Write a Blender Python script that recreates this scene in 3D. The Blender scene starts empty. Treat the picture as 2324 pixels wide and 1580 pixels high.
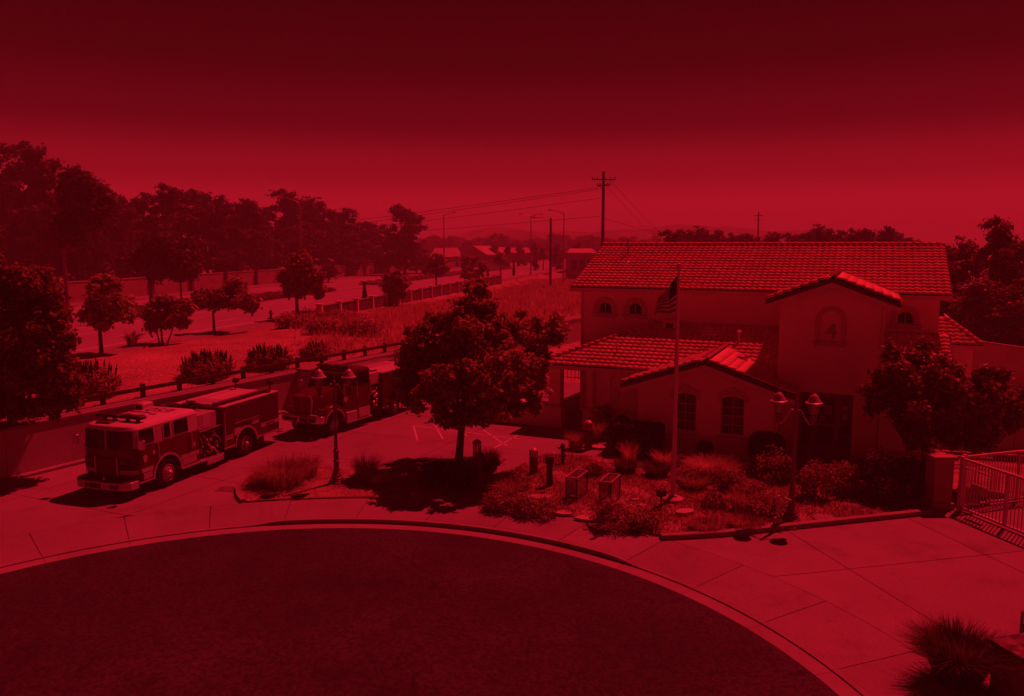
import bpy, math, random
import numpy as np
from mathutils import Vector, Matrix

SC = bpy.context.scene
COL = SC.collection
rng = np.random.default_rng(7)
random.seed(7)

# ------------------------------------------------------------------ camera
CAM_H = 9.0
PITCH = math.atan(234 / 1810)
cam_data = bpy.data.cameras.new('camera')
cam_data.sensor_fit = 'HORIZONTAL'
cam_data.sensor_width = 36.0
cam_data.lens = 36.0 * 1810 / 2324
cam_data.clip_start = 0.2
cam_data.clip_end = 20000
cam = bpy.data.objects.new('camera', cam_data)
COL.objects.link(cam)
cam.location = (0, 0, CAM_H)
cam.rotation_euler = (math.pi / 2 - PITCH, 0, 0)
SC.camera = cam

# ------------------------------------------------------------------ red daylight: sky and sun
SUN_EL = math.radians(60)
SUN_H = (0.667, 0.745)                      # towards the sun, on the ground
TINT = (1.0, 0.015, 0.042)                  # the red light the whole place lies in
world = bpy.data.worlds.new('World')
SC.world = world
world.use_nodes = True
wn, wl = world.node_tree.nodes, world.node_tree.links
wn.clear()
w_out = wn.new('ShaderNodeOutputWorld')
w_bg = wn.new('ShaderNodeBackground')
w_sky = wn.new('ShaderNodeTexSky')
w_sky.sky_type = 'NISHITA'
w_sky.sun_disc = False
w_sky.sun_elevation = SUN_EL
w_sky.sun_rotation = math.atan2(SUN_H[0], SUN_H[1])
w_sky.air_density = 1.0
w_sky.dust_density = 2.0
w_bw = wn.new('ShaderNodeRGBToBW')
w_geo = wn.new('ShaderNodeTexCoord')
w_sep = wn.new('ShaderNodeSeparateXYZ')
w_ramp = wn.new('ShaderNodeValToRGB')      # hazy sky: bright band over the horizon, deep and even above
w_ramp.color_ramp.interpolation = 'EASE'
els = w_ramp.color_ramp.elements
els[0].position = 0.0; els[0].color = (1.0, 1.0, 1.0, 1)
els[1].position = 1.0; els[1].color = (0.06, 0.06, 0.06, 1)
for pos, v in ((0.045, 0.93), (0.09, 0.54), (0.15, 0.20), (0.22, 0.09), (0.30, 0.06)):
    e = els.new(pos); e.color = (v, v, v, 1)
w_soft = wn.new('ShaderNodeMapRange')      # haze evens the clear-sky brightness out
w_soft.inputs[1].default_value = 0.0; w_soft.inputs[2].default_value = 10.0
w_soft.inputs[3].default_value = 2.6; w_soft.inputs[4].default_value = 4.6
w_mul = wn.new('ShaderNodeMath'); w_mul.operation = 'MULTIPLY'
w_tint = wn.new('ShaderNodeMix'); w_tint.data_type = 'RGBA'; w_tint.blend_type = 'MULTIPLY'
w_tint.inputs[0].default_value = 1.0
w_tint.inputs[7].default_value = (*TINT, 1)
wl.new(w_sky.outputs[0], w_bw.inputs[0])
wl.new(w_geo.outputs['Generated'], w_sep.inputs[0])
wl.new(w_sep.outputs[2], w_ramp.inputs[0])
wl.new(w_bw.outputs[0], w_soft.inputs[0])
wl.new(w_soft.outputs[0], w_mul.inputs[0])
wl.new(w_ramp.outputs[0], w_mul.inputs[1])
wl.new(w_mul.outputs[0], w_tint.inputs[6])
wl.new(w_tint.outputs[2], w_bg.inputs[0])
w_bg.inputs[1].default_value = 0.098
wl.new(w_bg.outputs[0], w_out.inputs[0])

sun_data = bpy.data.lights.new('sun', 'SUN')
sun_data.energy = 3.5
sun_data.angle = math.radians(0.5)
sun_data.color = TINT
sun = bpy.data.objects.new('sun', sun_data)
COL.objects.link(sun)
_d = Vector((-SUN_H[0] * math.cos(SUN_EL), -SUN_H[1] * math.cos(SUN_EL), -math.sin(SUN_EL)))
sun.rotation_euler = _d.to_track_quat('-Z', 'Y').to_euler()
sun.location = (60, 70, 120)

SC.view_settings.view_transform = 'Standard'
SC.view_settings.look = 'None'
SC.view_settings.exposure = 0.38
SC.view_settings.gamma = 1.0
SC.view_settings.use_curve_mapping = False
SC.cycles.max_bounces = 6
SC.cycles.diffuse_bounces = 4
SC.cycles.glossy_bounces = 3
SC.cycles.transmission_bounces = 4
SC.cycles.transparent_max_bounces = 6
SC.cycles.caustics_reflective = False
SC.cycles.caustics_refractive = False

# ------------------------------------------------------------------ helpers
F_PX, CX, CY = 1810.0, 1162.0, 790.0
def ray(x, y):
    u = (x - CX) / F_PX; v = (CY - y) / F_PX
    return (u, math.cos(PITCH) + v * math.sin(PITCH), -math.sin(PITCH) + v * math.cos(PITCH))
def pt(x, y, z=0.0):
    """where the line of sight through a photo point meets height z"""
    d = ray(x, y); t = (z - CAM_H) / d[2]
    return (d[0] * t, d[1] * t)
def up(x, y, Y):
    """X and height of a photo point at distance Y"""
    d = ray(x, y); t = Y / d[1]
    return (d[0] * t, CAM_H + d[2] * t)

def put(o, parent=None):
    COL.objects.link(o)
    if parent is not None:
        o.parent = parent
    return o
def tag(o, label=None, cat=None, group=None, kind=None):
    if label: o['label'] = label
    if cat: o['category'] = cat
    if group: o['group'] = group
    if kind: o['kind'] = kind
    return o
def thing(name, label, cat, loc=(0, 0, 0), rz=0.0, group=None):
    o = bpy.data.objects.new(name, None)
    o.empty_display_size = 0.2
    o.location = loc; o.rotation_euler = (0, 0, rz)
    put(o)
    return tag(o, label, cat, group)
def clone(o, parent=None):
    c = o.copy()
    put(c, parent)
    for ch in o.children:
        clone(ch, c)
    return c

def fast_mesh(name, V, F, smooth=False):
    """V (n,3), F (m,k) arrays -> mesh"""
    V = np.asarray(V, dtype=np.float32); F = np.asarray(F, dtype=np.int32)
    me = bpy.data.meshes.new(name)
    m, k = F.shape
    me.vertices.add(len(V)); me.vertices.foreach_set('co', V.ravel())
    me.loops.add(m * k); me.loops.foreach_set('vertex_index', F.ravel())
    me.polygons.add(m)
    me.polygons.foreach_set('loop_start', np.arange(0, m * k, k, dtype=np.int32))
    try:
        me.polygons.foreach_set('loop_total', np.full(m, k, dtype=np.int32))
    except Exception:
        pass
    if smooth:
        me.polygons.foreach_set('use_smooth', np.ones(m, dtype=bool))
    me.update(calc_edges=True)
    return me

class MB:
    """collects shapes into one mesh"""
    def __init__(self): self.v = []; self.f = []
    def add(self, vs, fs):
        n = len(self.v); self.v += [tuple(p) for p in vs]; self.f += [tuple(i + n for i in f) for f in fs]; return self
    def box(self, x0, x1, y0, y1, z0, z1):
        return self.add([(x0,y0,z0),(x1,y0,z0),(x1,y1,z0),(x0,y1,z0),(x0,y0,z1),(x1,y0,z1),(x1,y1,z1),(x0,y1,z1)],
                        [(0,3,2,1),(4,5,6,7),(0,1,5,4),(1,2,6,5),(2,3,7,6),(3,0,4,7)])
    def cbox(self, x0, x1, y0, y1, z0, z1, c=0.02):
        """box with chamfered top edges and corners"""
        self.add([(x0,y0,z0),(x1,y0,z0),(x1,y1,z0),(x0,y1,z0),(x0,y0,z1-c),(x1,y0,z1-c),(x1,y1,z1-c),(x0,y1,z1-c),
                  (x0+c,y0+c,z1),(x1-c,y0+c,z1),(x1-c,y1-c,z1),(x0+c,y1-c,z1)],
                 [(0,3,2,1),(0,1,5,4),(1,2,6,5),(2,3,7,6),(3,0,4,7),(4,5,9,8),(5,6,10,9),(6,7,11,10),(7,4,8,11),(8,9,10,11)])
        return self
    def bar(self, p, q, w, h):
        """straight bar from p to q, w wide, h high"""
        p = Vector(p); q = Vector(q); d = (q - p).normalized()
        s = d.cross(Vector((0, 0, 1)))
        if s.length < 1e-4: s = Vector((1, 0, 0))
        s.normalize(); n = s.cross(d)
        vs = []
        for c in (p, q):
            for a, b in ((-1,-1),(1,-1),(1,1),(-1,1)):
                vs.append(c + s * (a * w / 2) + n * (b * h / 2))
        return self.add(vs, [(0,1,2,3),(7,6,5,4),(0,4,5,1),(1,5,6,2),(2,6,7,3),(3,7,4,0)])
    def tube(self, path, radii, n=8, cap=True):
        path = [Vector(p) for p in path]
        if not hasattr(radii, '__len__'): radii = [radii] * len(path)
        base = len(self.v); ref = None
        for i, p in enumerate(path):
            d = (path[min(i+1, len(path)-1)] - path[max(i-1, 0)]).normalized()
            if ref is None:
                ref = Vector((1, 0, 0)) if abs(d.x) < 0.9 else Vector((0, 1, 0))
            s = (ref - d * ref.dot(d)).normalized(); t = d.cross(s); ref = s
            for k in range(n):
                a = 2 * math.pi * k / n
                self.v.append(tuple(p + (s * math.cos(a) + t * math.sin(a)) * radii[i]))
        for i in range(len(path) - 1):
            for k in range(n):
                a = base + i * n + k; b = base + i * n + (k + 1) % n
                self.f.append((a, b, b + n, a + n))
        if cap:
            self.f.append(tuple(base + k for k in reversed(range(n))))
            self.f.append(tuple(base + (len(path) - 1) * n + k for k in range(n)))
        return self
    def lathe(self, prof, n=16, c=(0, 0, 0), axis='z'):
        base = len(self.v)
        for r, z in prof:
            for k in range(n):
                a = 2 * math.pi * k / n; x, y = r * math.cos(a), r * math.sin(a)
                if axis == 'z': p = (c[0]+x, c[1]+y, c[2]+z)
                elif axis == 'y': p = (c[0]+x, c[1]+z, c[2]+y)
                else: p = (c[0]+z, c[1]+x, c[2]+y)
                self.v.append(p)
        for i in range(len(prof) - 1):
            for k in range(n):
                a = base + i * n + k; b = base + i * n + (k + 1) % n
                self.f.append((a, b, b + n, a + n))
        self.f.append(tuple(base + k for k in reversed(range(n))))
        self.f.append(tuple(base + (len(prof) - 1) * n + k for k in range(n)))
        return self
    def prism(self, poly, a0, a1, axis='y'):
        """polygon (p,q) extruded along an axis: 'y' -> (p,a,q), 'z' -> (p,q,a), 'x' -> (a,p,q)"""
        def m(p, q, a): return (p, a, q) if axis == 'y' else ((p, q, a) if axis == 'z' else (a, p, q))
        n = len(poly)
        return self.add([m(p, q, a0) for p, q in poly] + [m(p, q, a1) for p, q in poly],
                        [tuple(range(n)), tuple(reversed(range(n, 2*n)))] +
                        [(i, i + n, (i + 1) % n + n, (i + 1) % n) for i in range(n)])
    def band(self, outer, inner, a0, a1, axis='y'):
        """closed strip between two open polylines of equal length, extruded"""
        def m(p, q, a): return (p, a, q) if axis == 'y' else ((p, q, a) if axis == 'z' else (a, p, q))
        n = len(outer)
        vs = [m(*p, a0) for p in outer] + [m(*p, a0) for p in inner] + [m(*p, a1) for p in outer] + [m(*p, a1) for p in inner]
        fs = []
        for i in range(n - 1):
            fs += [(i, i+1, n+i+1, n+i), (2*n+i, 3*n+i, 3*n+i+1, 2*n+i+1), (i, 2*n+i, 2*n+i+1, i+1), (n+i, n+i+1, 3*n+i+1, 3*n+i)]
        fs += [(0, n, 3*n, 2*n), (n-1, 3*n-1, 4*n-1, 2*n-1)]
        return self.add(vs, fs)
    def mesh(self, name, smooth=False):
        me = bpy.data.meshes.new(name)
        me.from_pydata(self.v, [], self.f)
        me.update()
        import bmesh
        bm = bmesh.new(); bm.from_mesh(me)
        bmesh.ops.recalc_face_normals(bm, faces=bm.faces)
        bm.to_mesh(me); bm.free()
        if smooth:
            me.shade_smooth()
            try: me.set_sharp_from_angle(angle=math.radians(35))
            except Exception: pass
        return me
    def build(self, name, mat, parent=None, smooth=False, loc=None, bevel=0.0):
        me = self.mesh(name, smooth)
        me.materials.append(M[mat])
        o = bpy.data.objects.new(name, me)
        if loc is not None: o.location = loc
        if bevel:
            b = o.modifiers.new('edge', 'BEVEL'); b.width = bevel; b.segments = 2; b.limit_method = 'ANGLE'
        return put(o, parent)

def obj(name, me, mat, parent=None):
    me.materials.append(M[mat])
    return put(bpy.data.objects.new(name, me), parent)

def lettering(name, text, size, mat, parent, mtx, depth=0.004):
    cu = bpy.data.curves.new(name, 'FONT')
    cu.body = text; cu.size = size; cu.extrude = depth; cu.align_x = 'CENTER'; cu.align_y = 'CENTER'
    tmp = bpy.data.objects.new('tmp_text', cu)
    COL.objects.link(tmp)
    bpy.context.view_layer.update()
    dg = bpy.context.evaluated_depsgraph_get()
    me = bpy.data.meshes.new_from_object(tmp.evaluated_get(dg))
    bpy.data.objects.remove(tmp); bpy.data.curves.remove(cu)
    me.name = name
    me.materials.clear(); me.materials.append(M[mat])
    o = bpy.data.objects.new(name, me)
    put(o, parent)
    o.matrix_local = mtx
    return o

# ------------------------------------------------------------------ materials
M = {}
def mat(name, rgb, rough=0.8, var=0.15, scale=6.0, bump=0.0, bscale=None, metal=0.0, spec=0.3, coord='Object', fine=0.0, fscale=90.0, dist=0.03, each=0.0, crack=0.0, stain=0.0):
    m = bpy.data.materials.new(name); m.use_nodes = True
    nt = m.node_tree; N, L = nt.nodes, nt.links
    b = N['Principled BSDF']
    b.inputs['Roughness'].default_value = rough
    b.inputs['Metallic'].default_value = metal
    b.inputs['Specular IOR Level'].default_value = spec
    tc = N.new('ShaderNodeTexCoord')
    nz = N.new('ShaderNodeTexNoise'); nz.inputs['Scale'].default_value = scale; nz.inputs['Detail'].default_value = 5
    L.new(tc.outputs[coord], nz.inputs['Vector'])
    rp = N.new('ShaderNodeMapRange')
    rp.inputs[1].default_value = 0.3; rp.inputs[2].default_value = 0.7
    rp.inputs[3].default_value = 1 - var; rp.inputs[4].default_value = 1 + var
    L.new(nz.outputs[0], rp.inputs[0])
    fac = rp.outputs[0]
    if fine:
        n2 = N.new('ShaderNodeTexNoise'); n2.inputs['Scale'].default_value = fscale; n2.inputs['Detail'].default_value = 2
        L.new(tc.outputs[coord], n2.inputs['Vector'])
        r2 = N.new('ShaderNodeMapRange')
        r2.inputs[1].default_value = 0.35; r2.inputs[2].default_value = 0.65
        r2.inputs[3].default_value = 1 - fine; r2.inputs[4].default_value = 1 + fine
        L.new(n2.outputs[0], r2.inputs[0])
        mu = N.new('ShaderNodeMath'); mu.operation = 'MULTIPLY'
        L.new(fac, mu.inputs[0]); L.new(r2.outputs[0], mu.inputs[1]); fac = mu.outputs[0]
    def times(f0, f1):
        mu_ = N.new('ShaderNodeMath'); mu_.operation = 'MULTIPLY'
        L.new(f0, mu_.inputs[0]); L.new(f1, mu_.inputs[1]); return mu_.outputs[0]
    if each:                                       # every slab its own tone
        oi = N.new('ShaderNodeObjectInfo'); r4 = N.new('ShaderNodeMapRange')
        r4.inputs[3].default_value = 1 - each; r4.inputs[4].default_value = 1 + each
        L.new(oi.outputs['Random'], r4.inputs[0]); fac = times(fac, r4.outputs[0])
    if crack:                                      # thin wandering cracks
        n5 = N.new('ShaderNodeTexNoise'); n5.inputs['Scale'].default_value = 0.9; n5.inputs['Detail'].default_value = 4
        L.new(tc.outputs[coord], n5.inputs['Vector'])
        va = N.new('ShaderNodeVectorMath'); va.operation = 'ADD'
        L.new(tc.outputs[coord], va.inputs[0]); L.new(n5.outputs['Color'], va.inputs[1])
        vo = N.new('ShaderNodeTexVoronoi'); vo.feature = 'DISTANCE_TO_EDGE'; vo.inputs['Scale'].default_value = 0.22
        L.new(va.outputs[0], vo.inputs['Vector'])
        r5 = N.new('ShaderNodeMapRange'); r5.inputs[1].default_value = 0.0; r5.inputs[2].default_value = 0.006
        r5.inputs[3].default_value = 1 - crack; r5.inputs[4].default_value = 1.0
        L.new(vo.outputs['Distance'], r5.inputs[0]); fac = times(fac, r5.outputs[0])
    if stain:                                      # blotchy stains
        n6 = N.new('ShaderNodeTexNoise'); n6.inputs['Scale'].default_value = 0.55; n6.inputs['Detail'].default_value = 8; n6.inputs['Roughness'].default_value = 0.7
        L.new(tc.outputs[coord], n6.inputs['Vector'])
        r6 = N.new('ShaderNodeMapRange'); r6.inputs[1].default_value = 0.52; r6.inputs[2].default_value = 0.72
        r6.inputs[3].default_value = 1.0; r6.inputs[4].default_value = 1 - stain
        L.new(n6.outputs[0], r6.inputs[0]); fac = times(fac, r6.outputs[0])
    sc_ = N.new('ShaderNodeVectorMath'); sc_.operation = 'SCALE'
    sc_.inputs[0].default_value = rgb
    L.new(fac, sc_.inputs['Scale'])
    L.new(sc_.outputs[0], b.inputs['Base Color'])
    if bump:
        n3 = N.new('ShaderNodeTexNoise'); n3.inputs['Scale'].default_value = bscale or scale * 8; n3.inputs['Detail'].default_value = 4
        L.new(tc.outputs[coord], n3.inputs['Vector'])
        bp = N.new('ShaderNodeBump'); bp.inputs['Strength'].default_value = bump; bp.inputs['Distance'].default_value = dist
        L.new(n3.outputs[0], bp.inputs['Height']); L.new(bp.outputs[0], b.inputs['Normal'])
    M[name] = m
    return m

def leaf_mat(name, dark, light, trans=0.42, rough=0.55, spec=0.25):
    """each leaf its own shade"""
    m = bpy.data.materials.new(name); m.use_nodes = True
    nt = m.node_tree; N, L = nt.nodes, nt.links
    b = N['Principled BSDF']; out = N['Material Output']
    b.inputs['Roughness'].default_value = rough; b.inputs['Specular IOR Level'].default_value = spec
    g = N.new('ShaderNodeNewGeometry')
    r = N.new('ShaderNodeValToRGB')
    r.color_ramp.elements[0].color = (*dark, 1); r.color_ramp.elements[1].color = (*light, 1)
    L.new(g.outputs['Random Per Island'], r.inputs[0]); L.new(r.outputs[0], b.inputs['Base Color'])
    t = N.new('ShaderNodeBsdfTranslucent'); L.new(r.outputs[0], t.inputs[0])
    mx = N.new('ShaderNodeMixShader'); mx.inputs[0].default_value = trans
    L.new(b.outputs[0], mx.inputs[1]); L.new(t.outputs[0], mx.inputs[2]); L.new(mx.outputs[0], out.inputs[0])
    M[name] = m
    return m

def glass_mat(name, rgb, rough=0.06, alpha=1.0):
    m = bpy.data.materials.new(name); m.use_nodes = True
    b = m.node_tree.nodes['Principled BSDF']
    b.inputs['Base Color'].default_value = (*rgb, 1); b.inputs['Roughness'].default_value = rough
    b.inputs['Specular IOR Level'].default_value = 0.5; b.inputs['Alpha'].default_value = alpha
    M[name] = m
    return m

mat('asphalt', (0.036, 0.036, 0.038), 0.9, 0.34, 0.22, 0.5, 55, fine=0.45, fscale=12, crack=0.55, stain=0.4)
mat('road_asphalt', (0.28, 0.28, 0.28), 0.9, 0.08, 0.12, 0.0, fine=0.06, fscale=3)
mat('concrete', (0.235, 0.225, 0.21), 0.88, 0.09, 0.35, 0.25, 30, fine=0.08, fscale=14, each=0.07, stain=0.30)
mat('concrete_old', (0.27, 0.26, 0.24), 0.9, 0.14, 0.6, 0.25, 30, fine=0.08, fscale=18)
mat('kerb_concrete', (0.25, 0.24, 0.225), 0.9, 0.12, 0.9, 0.2, 30)
mat('wall_concrete', (0.46, 0.44, 0.40), 0.9, 0.10, 0.5, 0.2, 25, fine=0.05, fscale=10, each=0.04, stain=0.2)
mat('joint', (0.10, 0.095, 0.09), 0.95, 0.1)
mat('paint_white', (0.72, 0.72, 0.70), 0.7, 0.15, 8)
mat('stucco', (0.88, 0.79, 0.66), 0.92, 0.06, 0.5, 0.35, 60, fine=0.05, fscale=30, dist=0.01)
mat('stucco_trim', (0.62, 0.55, 0.46), 0.9, 0.06, 1.0, 0.25, 60, dist=0.01)
mat('fascia', (0.74, 0.70, 0.62), 0.7, 0.06, 2)
mat('roof_tile', (0.72, 0.47, 0.35), 0.85, 0.14, 1.3, 0.2, 20, fine=0.08, fscale=9, each=0.08)
mat('felt_and_shade', (0.10, 0.085, 0.08), 0.95, 0.1)  # deck felt; on the verges its colour paints the tile ends' shade
mat('dark_metal', (0.030, 0.028, 0.028), 0.5, 0.15, 10, metal=0.0, spec=0.5)
mat('black_rubber', (0.022, 0.022, 0.022), 0.8, 0.2, 6, 0.1, 40)
mat('lamp_metal', (0.16, 0.15, 0.14), 0.45, 0.2, 8, spec=0.6)
mat('lamp_cap', (0.42, 0.40, 0.38), 0.4, 0.1, 8, spec=0.6)
mat('galvanised', (0.38, 0.38, 0.38), 0.45, 0.15, 12, metal=0.3, spec=0.5)
mat('chrome', (0.65, 0.65, 0.66), 0.22, 0.05, 6, metal=0.8)
mat('aluminium', (0.52, 0.52, 0.52), 0.38, 0.1, 14, metal=0.4)
mat('engine_red', (0.085, 0.008, 0.008), 0.28, 0.08, 1.2, spec=0.55)
mat('engine_red_worn', (0.075, 0.012, 0.011), 0.45, 0.15, 2.0, spec=0.4)
mat('engine_white', (0.52, 0.52, 0.50), 0.35, 0.06, 1.5, spec=0.5)
mat('reflective', (0.46, 0.46, 0.44), 0.4, 0.05, 4)
mat('shutter', (0.060, 0.020, 0.019), 0.5, 0.10, 3, spec=0.4)
mat('hose', (0.20, 0.18, 0.15), 0.85, 0.3, 12)
mat('brass', (0.40, 0.28, 0.12), 0.35, 0.2, 14, metal=0.6)
mat('text_dark', (0.035, 0.03, 0.03), 0.6, 0.05)
mat('text_pale', (0.55, 0.53, 0.46), 0.5, 0.05)
mat('timber_dark', (0.060, 0.045, 0.036), 0.85, 0.3, 5, 0.3, 25)
mat('timber_pole', (0.075, 0.06, 0.05), 0.9, 0.25, 4, 0.3, 25)
mat('soil', (0.27, 0.21, 0.16), 0.95, 0.35, 2.2, 1.0, 28, fine=0.55, fscale=26)
mat('mulch', (0.26, 0.19, 0.14), 0.95, 0.25, 0.5, 1.0, 9, fine=0.55, fscale=8)
mat('dry_ground', (0.30, 0.24, 0.17), 0.95, 0.22, 0.12, 0.8, 4, fine=0.25, fscale=2.2)
mat('stone_pale', (0.40, 0.37, 0.33), 0.9, 0.15, 3, 0.4, 20)
mat('stone_dark', (0.13, 0.11, 0.10), 0.95, 0.5, 2.2, 0.8, 9, fine=0.5, fscale=5)
mat('block_wall', (0.34, 0.28, 0.24), 0.95, 0.12, 0.5, 0.5, 10, fine=0.16, fscale=3)
mat('block_cap', (0.42, 0.36, 0.31), 0.9, 0.1, 1)
mat('pilaster', (0.075, 0.062, 0.056), 0.95, 0.15, 1)
mat('bark', (0.085, 0.068, 0.058), 0.95, 0.3, 7, 0.6, 30)
mat('bark_pale', (0.22, 0.18, 0.15), 0.95, 0.3, 5, 0.5, 25)
mat('hill', (0.22, 0.18, 0.14), 1.0, 0.30, 0.008, 0.0, fine=0.25, fscale=0.06)
mat('house_wall', (0.33, 0.29, 0.25), 0.9, 0.08, 0.3)
mat('house_roof', (0.44, 0.37, 0.32), 0.9, 0.12, 0.6)
mat('house_opening', (0.04, 0.04, 0.045), 0.3, 0.1)
mat('door_wood', (0.34, 0.23, 0.17), 0.6, 0.2, 3)
mat('interior', (0.34, 0.29, 0.25), 0.9, 0.2, 2)
mat('paper', (0.45, 0.43, 0.40), 0.8, 0.1)
mat('curtain', (0.33, 0.30, 0.27), 0.9, 0.2, 6)
mat('gate_paint', (0.58, 0.55, 0.51), 0.5, 0.08, 5, spec=0.4)
mat('pole_white', (0.72, 0.70, 0.66), 0.35, 0.06, 4, spec=0.5)
mat('wire', (0.03, 0.03, 0.03), 0.8, 0.0)
glass_mat('glass_dark', (0.014, 0.013, 0.014), 0.05)
glass_mat('glass_mid', (0.10, 0.095, 0.095), 0.08, 0.6)
glass_mat('glass_clear', (0.6, 0.6, 0.6), 0.05, 0.16)
glass_mat('glass_lamp', (0.45, 0.44, 0.42), 0.15, 0.42)
leaf_mat('leaf_street', (0.15, 0.17, 0.075), (0.52, 0.52, 0.24), 0.50, spec=0.45)
leaf_mat('leaf_dark', (0.09, 0.105, 0.05), (0.30, 0.31, 0.14), 0.48, spec=0.45)
leaf_mat('leaf_gum', (0.035, 0.042, 0.025), (0.13, 0.14, 0.075))
leaf_mat('leaf_far', (0.10, 0.11, 0.07), (0.28, 0.29, 0.16))
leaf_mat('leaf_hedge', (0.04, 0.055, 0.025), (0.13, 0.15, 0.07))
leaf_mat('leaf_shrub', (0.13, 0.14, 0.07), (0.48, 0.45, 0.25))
leaf_mat('leaf_bright', (0.18, 0.17, 0.09), (0.62, 0.56, 0.34))
leaf_mat('spike_bloom', (0.022, 0.02, 0.03), (0.07, 0.06, 0.075))
leaf_mat('grass_dry', (0.34, 0.27, 0.16), (0.85, 0.70, 0.46), 0.45)
leaf_mat('grass_tan', (0.17, 0.14, 0.075), (0.62, 0.52, 0.32), 0.45)
leaf_mat('grass_green', (0.037, 0.058, 0.024), (0.204, 0.238, 0.102), 0.4)
leaf_mat('ground_cover', (0.14, 0.13, 0.07), (0.58, 0.50, 0.31), 0.45)
# ================================================================== THE SETTING
CC = (-5.5, 12.5)                                   # centre of the turning circle
R_ASPH, R_KERB, R_WALK = 12.5, 12.95, 15.1
def ring_pt(r, a): return (CC[0] + r * math.cos(a), CC[1] + r * math.sin(a))
def smooth01(x):
    x = min(max(x, 0.0), 1.0); return x * x * (3 - 2 * x)
def kerb_top(a_deg):
    """full kerb between the driveways, dropped in front of them"""
    s = smooth01((a_deg - 45) / 5) * smooth01((104 - a_deg) / 5)
    return -0.105 + 0.105 * s

g = MB(); g.add([(-9000, -300, -0.2), (9000, -300, -0.2), (9000, 9000, -0.2), (-9000, 9000, -0.2)], [(0, 1, 2, 3)])
tag(g.build('ground', 'dry_ground'), kind='structure')

n = 96
ga = MB()
ring = [ring_pt(R_ASPH, 2 * math.pi * k / n) for k in range(n)]
ga.add([(CC[0], CC[1], -0.10)] + [(x, y, -0.150) for x, y in ring], [(0, 1 + k, 1 + (k + 1) % n) for k in range(n)])
ga.add([(-10, -80, -0.152), (-1, -80, -0.152), (-1, 3, -0.152), (-10, 3, -0.152)], [(0, 1, 2, 3)])
tag(ga.build('cul_de_sac_road', 'asphalt', smooth=True), kind='structure')

walk = tag(MB().box(-0.01, 0.01, -0.01, 0.01, -0.19, -0.18).build('sidewalk', 'joint'), kind='structure')
STEP = 10.3
a = -35.0
while a < 165:
    a1 = a + STEP
    for nm, r0, r1, gap in (('gutter_slab', R_ASPH, R_KERB, 0.010), ('kerb_stone', R_KERB, R_KERB + 0.16, 0.010), ('slab', R_KERB + 0.168, R_WALK, 0.022)):
        mb = MB(); m = 9; vs = []; fs = []
        ga_ = math.degrees(gap / ((r0 + r1) / 2))
        for i in range(m):
            ad = a + ga_ / 2 + (STEP - ga_) * i / (m - 1); ar = math.radians(ad)
            kt = kerb_top(ad)
            if nm == 'gutter_slab': z0, z1 = -0.135, -0.150 + 0.004
            elif nm == 'kerb_stone': z0, z1 = kt, kt + 0.004 if kt > -0.05 else kt + 0.008
            else: z0, z1 = kt + 0.006, 0.006
            if nm == 'gutter_slab': z0, z1 = -0.142, -0.138
            p0 = ring_pt(r0, ar); p1 = ring_pt(r1, ar)
            vs += [(p0[0], p0[1], -0.19), (p0[0], p0[1], z0), (p1[0], p1[1], z1), (p1[0], p1[1], -0.19)]
            if i:
                b = 4 * i
                fs += [(b-4, b-3, b+1, b), (b-3, b-2, b+2, b+1), (b-2, b-1, b+3, b+2)]
        fs += [(0, 3, 2, 1), (4*m-4, 4*m-3, 4*m-2, 4*m-1)]
        mb.add(vs, fs)
        mb.build(nm, 'kerb_concrete' if nm != 'slab' else 'concrete', walk)
    a = a1

# concrete aprons: slabs on a grid, trimmed along the ring of the sidewalk
def slab_field(owner, org, ang, nu, nv, du, dv, keep, jit=0.0, mname='concrete', gap=0.026):
    ca, sa = math.cos(ang), math.sin(ang)
    for i in range(nu):
        for j in range(nv):
            cs = [(i * du + gap/2, j * dv + gap/2), ((i+1) * du - gap/2, j * dv + gap/2), ((i+1) * du - gap/2, (j+1) * dv - gap/2), (i * du + gap/2, (j+1) * dv - gap/2)]
            poly = []
            for k in range(4):
                p, q = cs[k], cs[(k + 1) % 4]
                for s in range(10):
                    f = s / 10
                    U = p[0] + (q[0] - p[0]) * f; V = p[1] + (q[1] - p[1]) * f
                    poly.append((org[0] + U * ca - V * sa, org[1] + U * sa + V * ca))
            cx = sum(p[0] for p in poly) / 40; cy = sum(p[1] for p in poly) / 40
            if not keep(cx, cy): continue
            out = []
            ins = 0
            for x, y in poly:
                r = math.hypot(x - CC[0], y - CC[1])
                if r < 15.13:
                    x = CC[0] + (x - CC[0]) / r * 15.13; y = CC[1] + (y - CC[1]) / r * 15.13; ins += 1
                out.append((x, y))
            if ins > 38: continue
            z = rng.uniform(-0.002, 0.0)
            MB().prism(out, -0.12, z, 'z').build('slab', mname, owner)

lot = tag(MB().box(-0.01, 0.01, 40, 40.02, -0.19, -0.18).build('parking_lot', 'joint'), kind='structure')
WO, WS, WT = (-19.6, 30.0), (0.4875, 0.8731), (-0.8731, 0.4875)      # the retaining wall: start, along, behind
def wall_t(x, y): return (x - WO[0]) * WT[0] + (y - WO[1]) * WT[1]
def wall_pt(s, t): return (WO[0] + s * WS[0] + t * WT[0], WO[1] + s * WS[1] + t * WT[1])
slab_field(lot, (-26.0, 22.0), math.radians(-24 + 0), 9, 9, 5.2, 4.4, lambda x, y: wall_t(x, y) < 1.5 and x < 9.5 and y < 56 and not (x > 1.5 and y < 27))
drive = tag(MB().box(-0.01, 0.01, 10, 10.02, -0.19, -0.18).build('driveway', 'joint'), kind='structure')
slab_field(drive, (3.5 - 2*4.434, 6.6 - 2*1.0235), math.radians(13), 8, 5, 4.55, 4.35, lambda x, y: x > 0 and y < 29 and not (x < 8 and y > 26))

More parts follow.
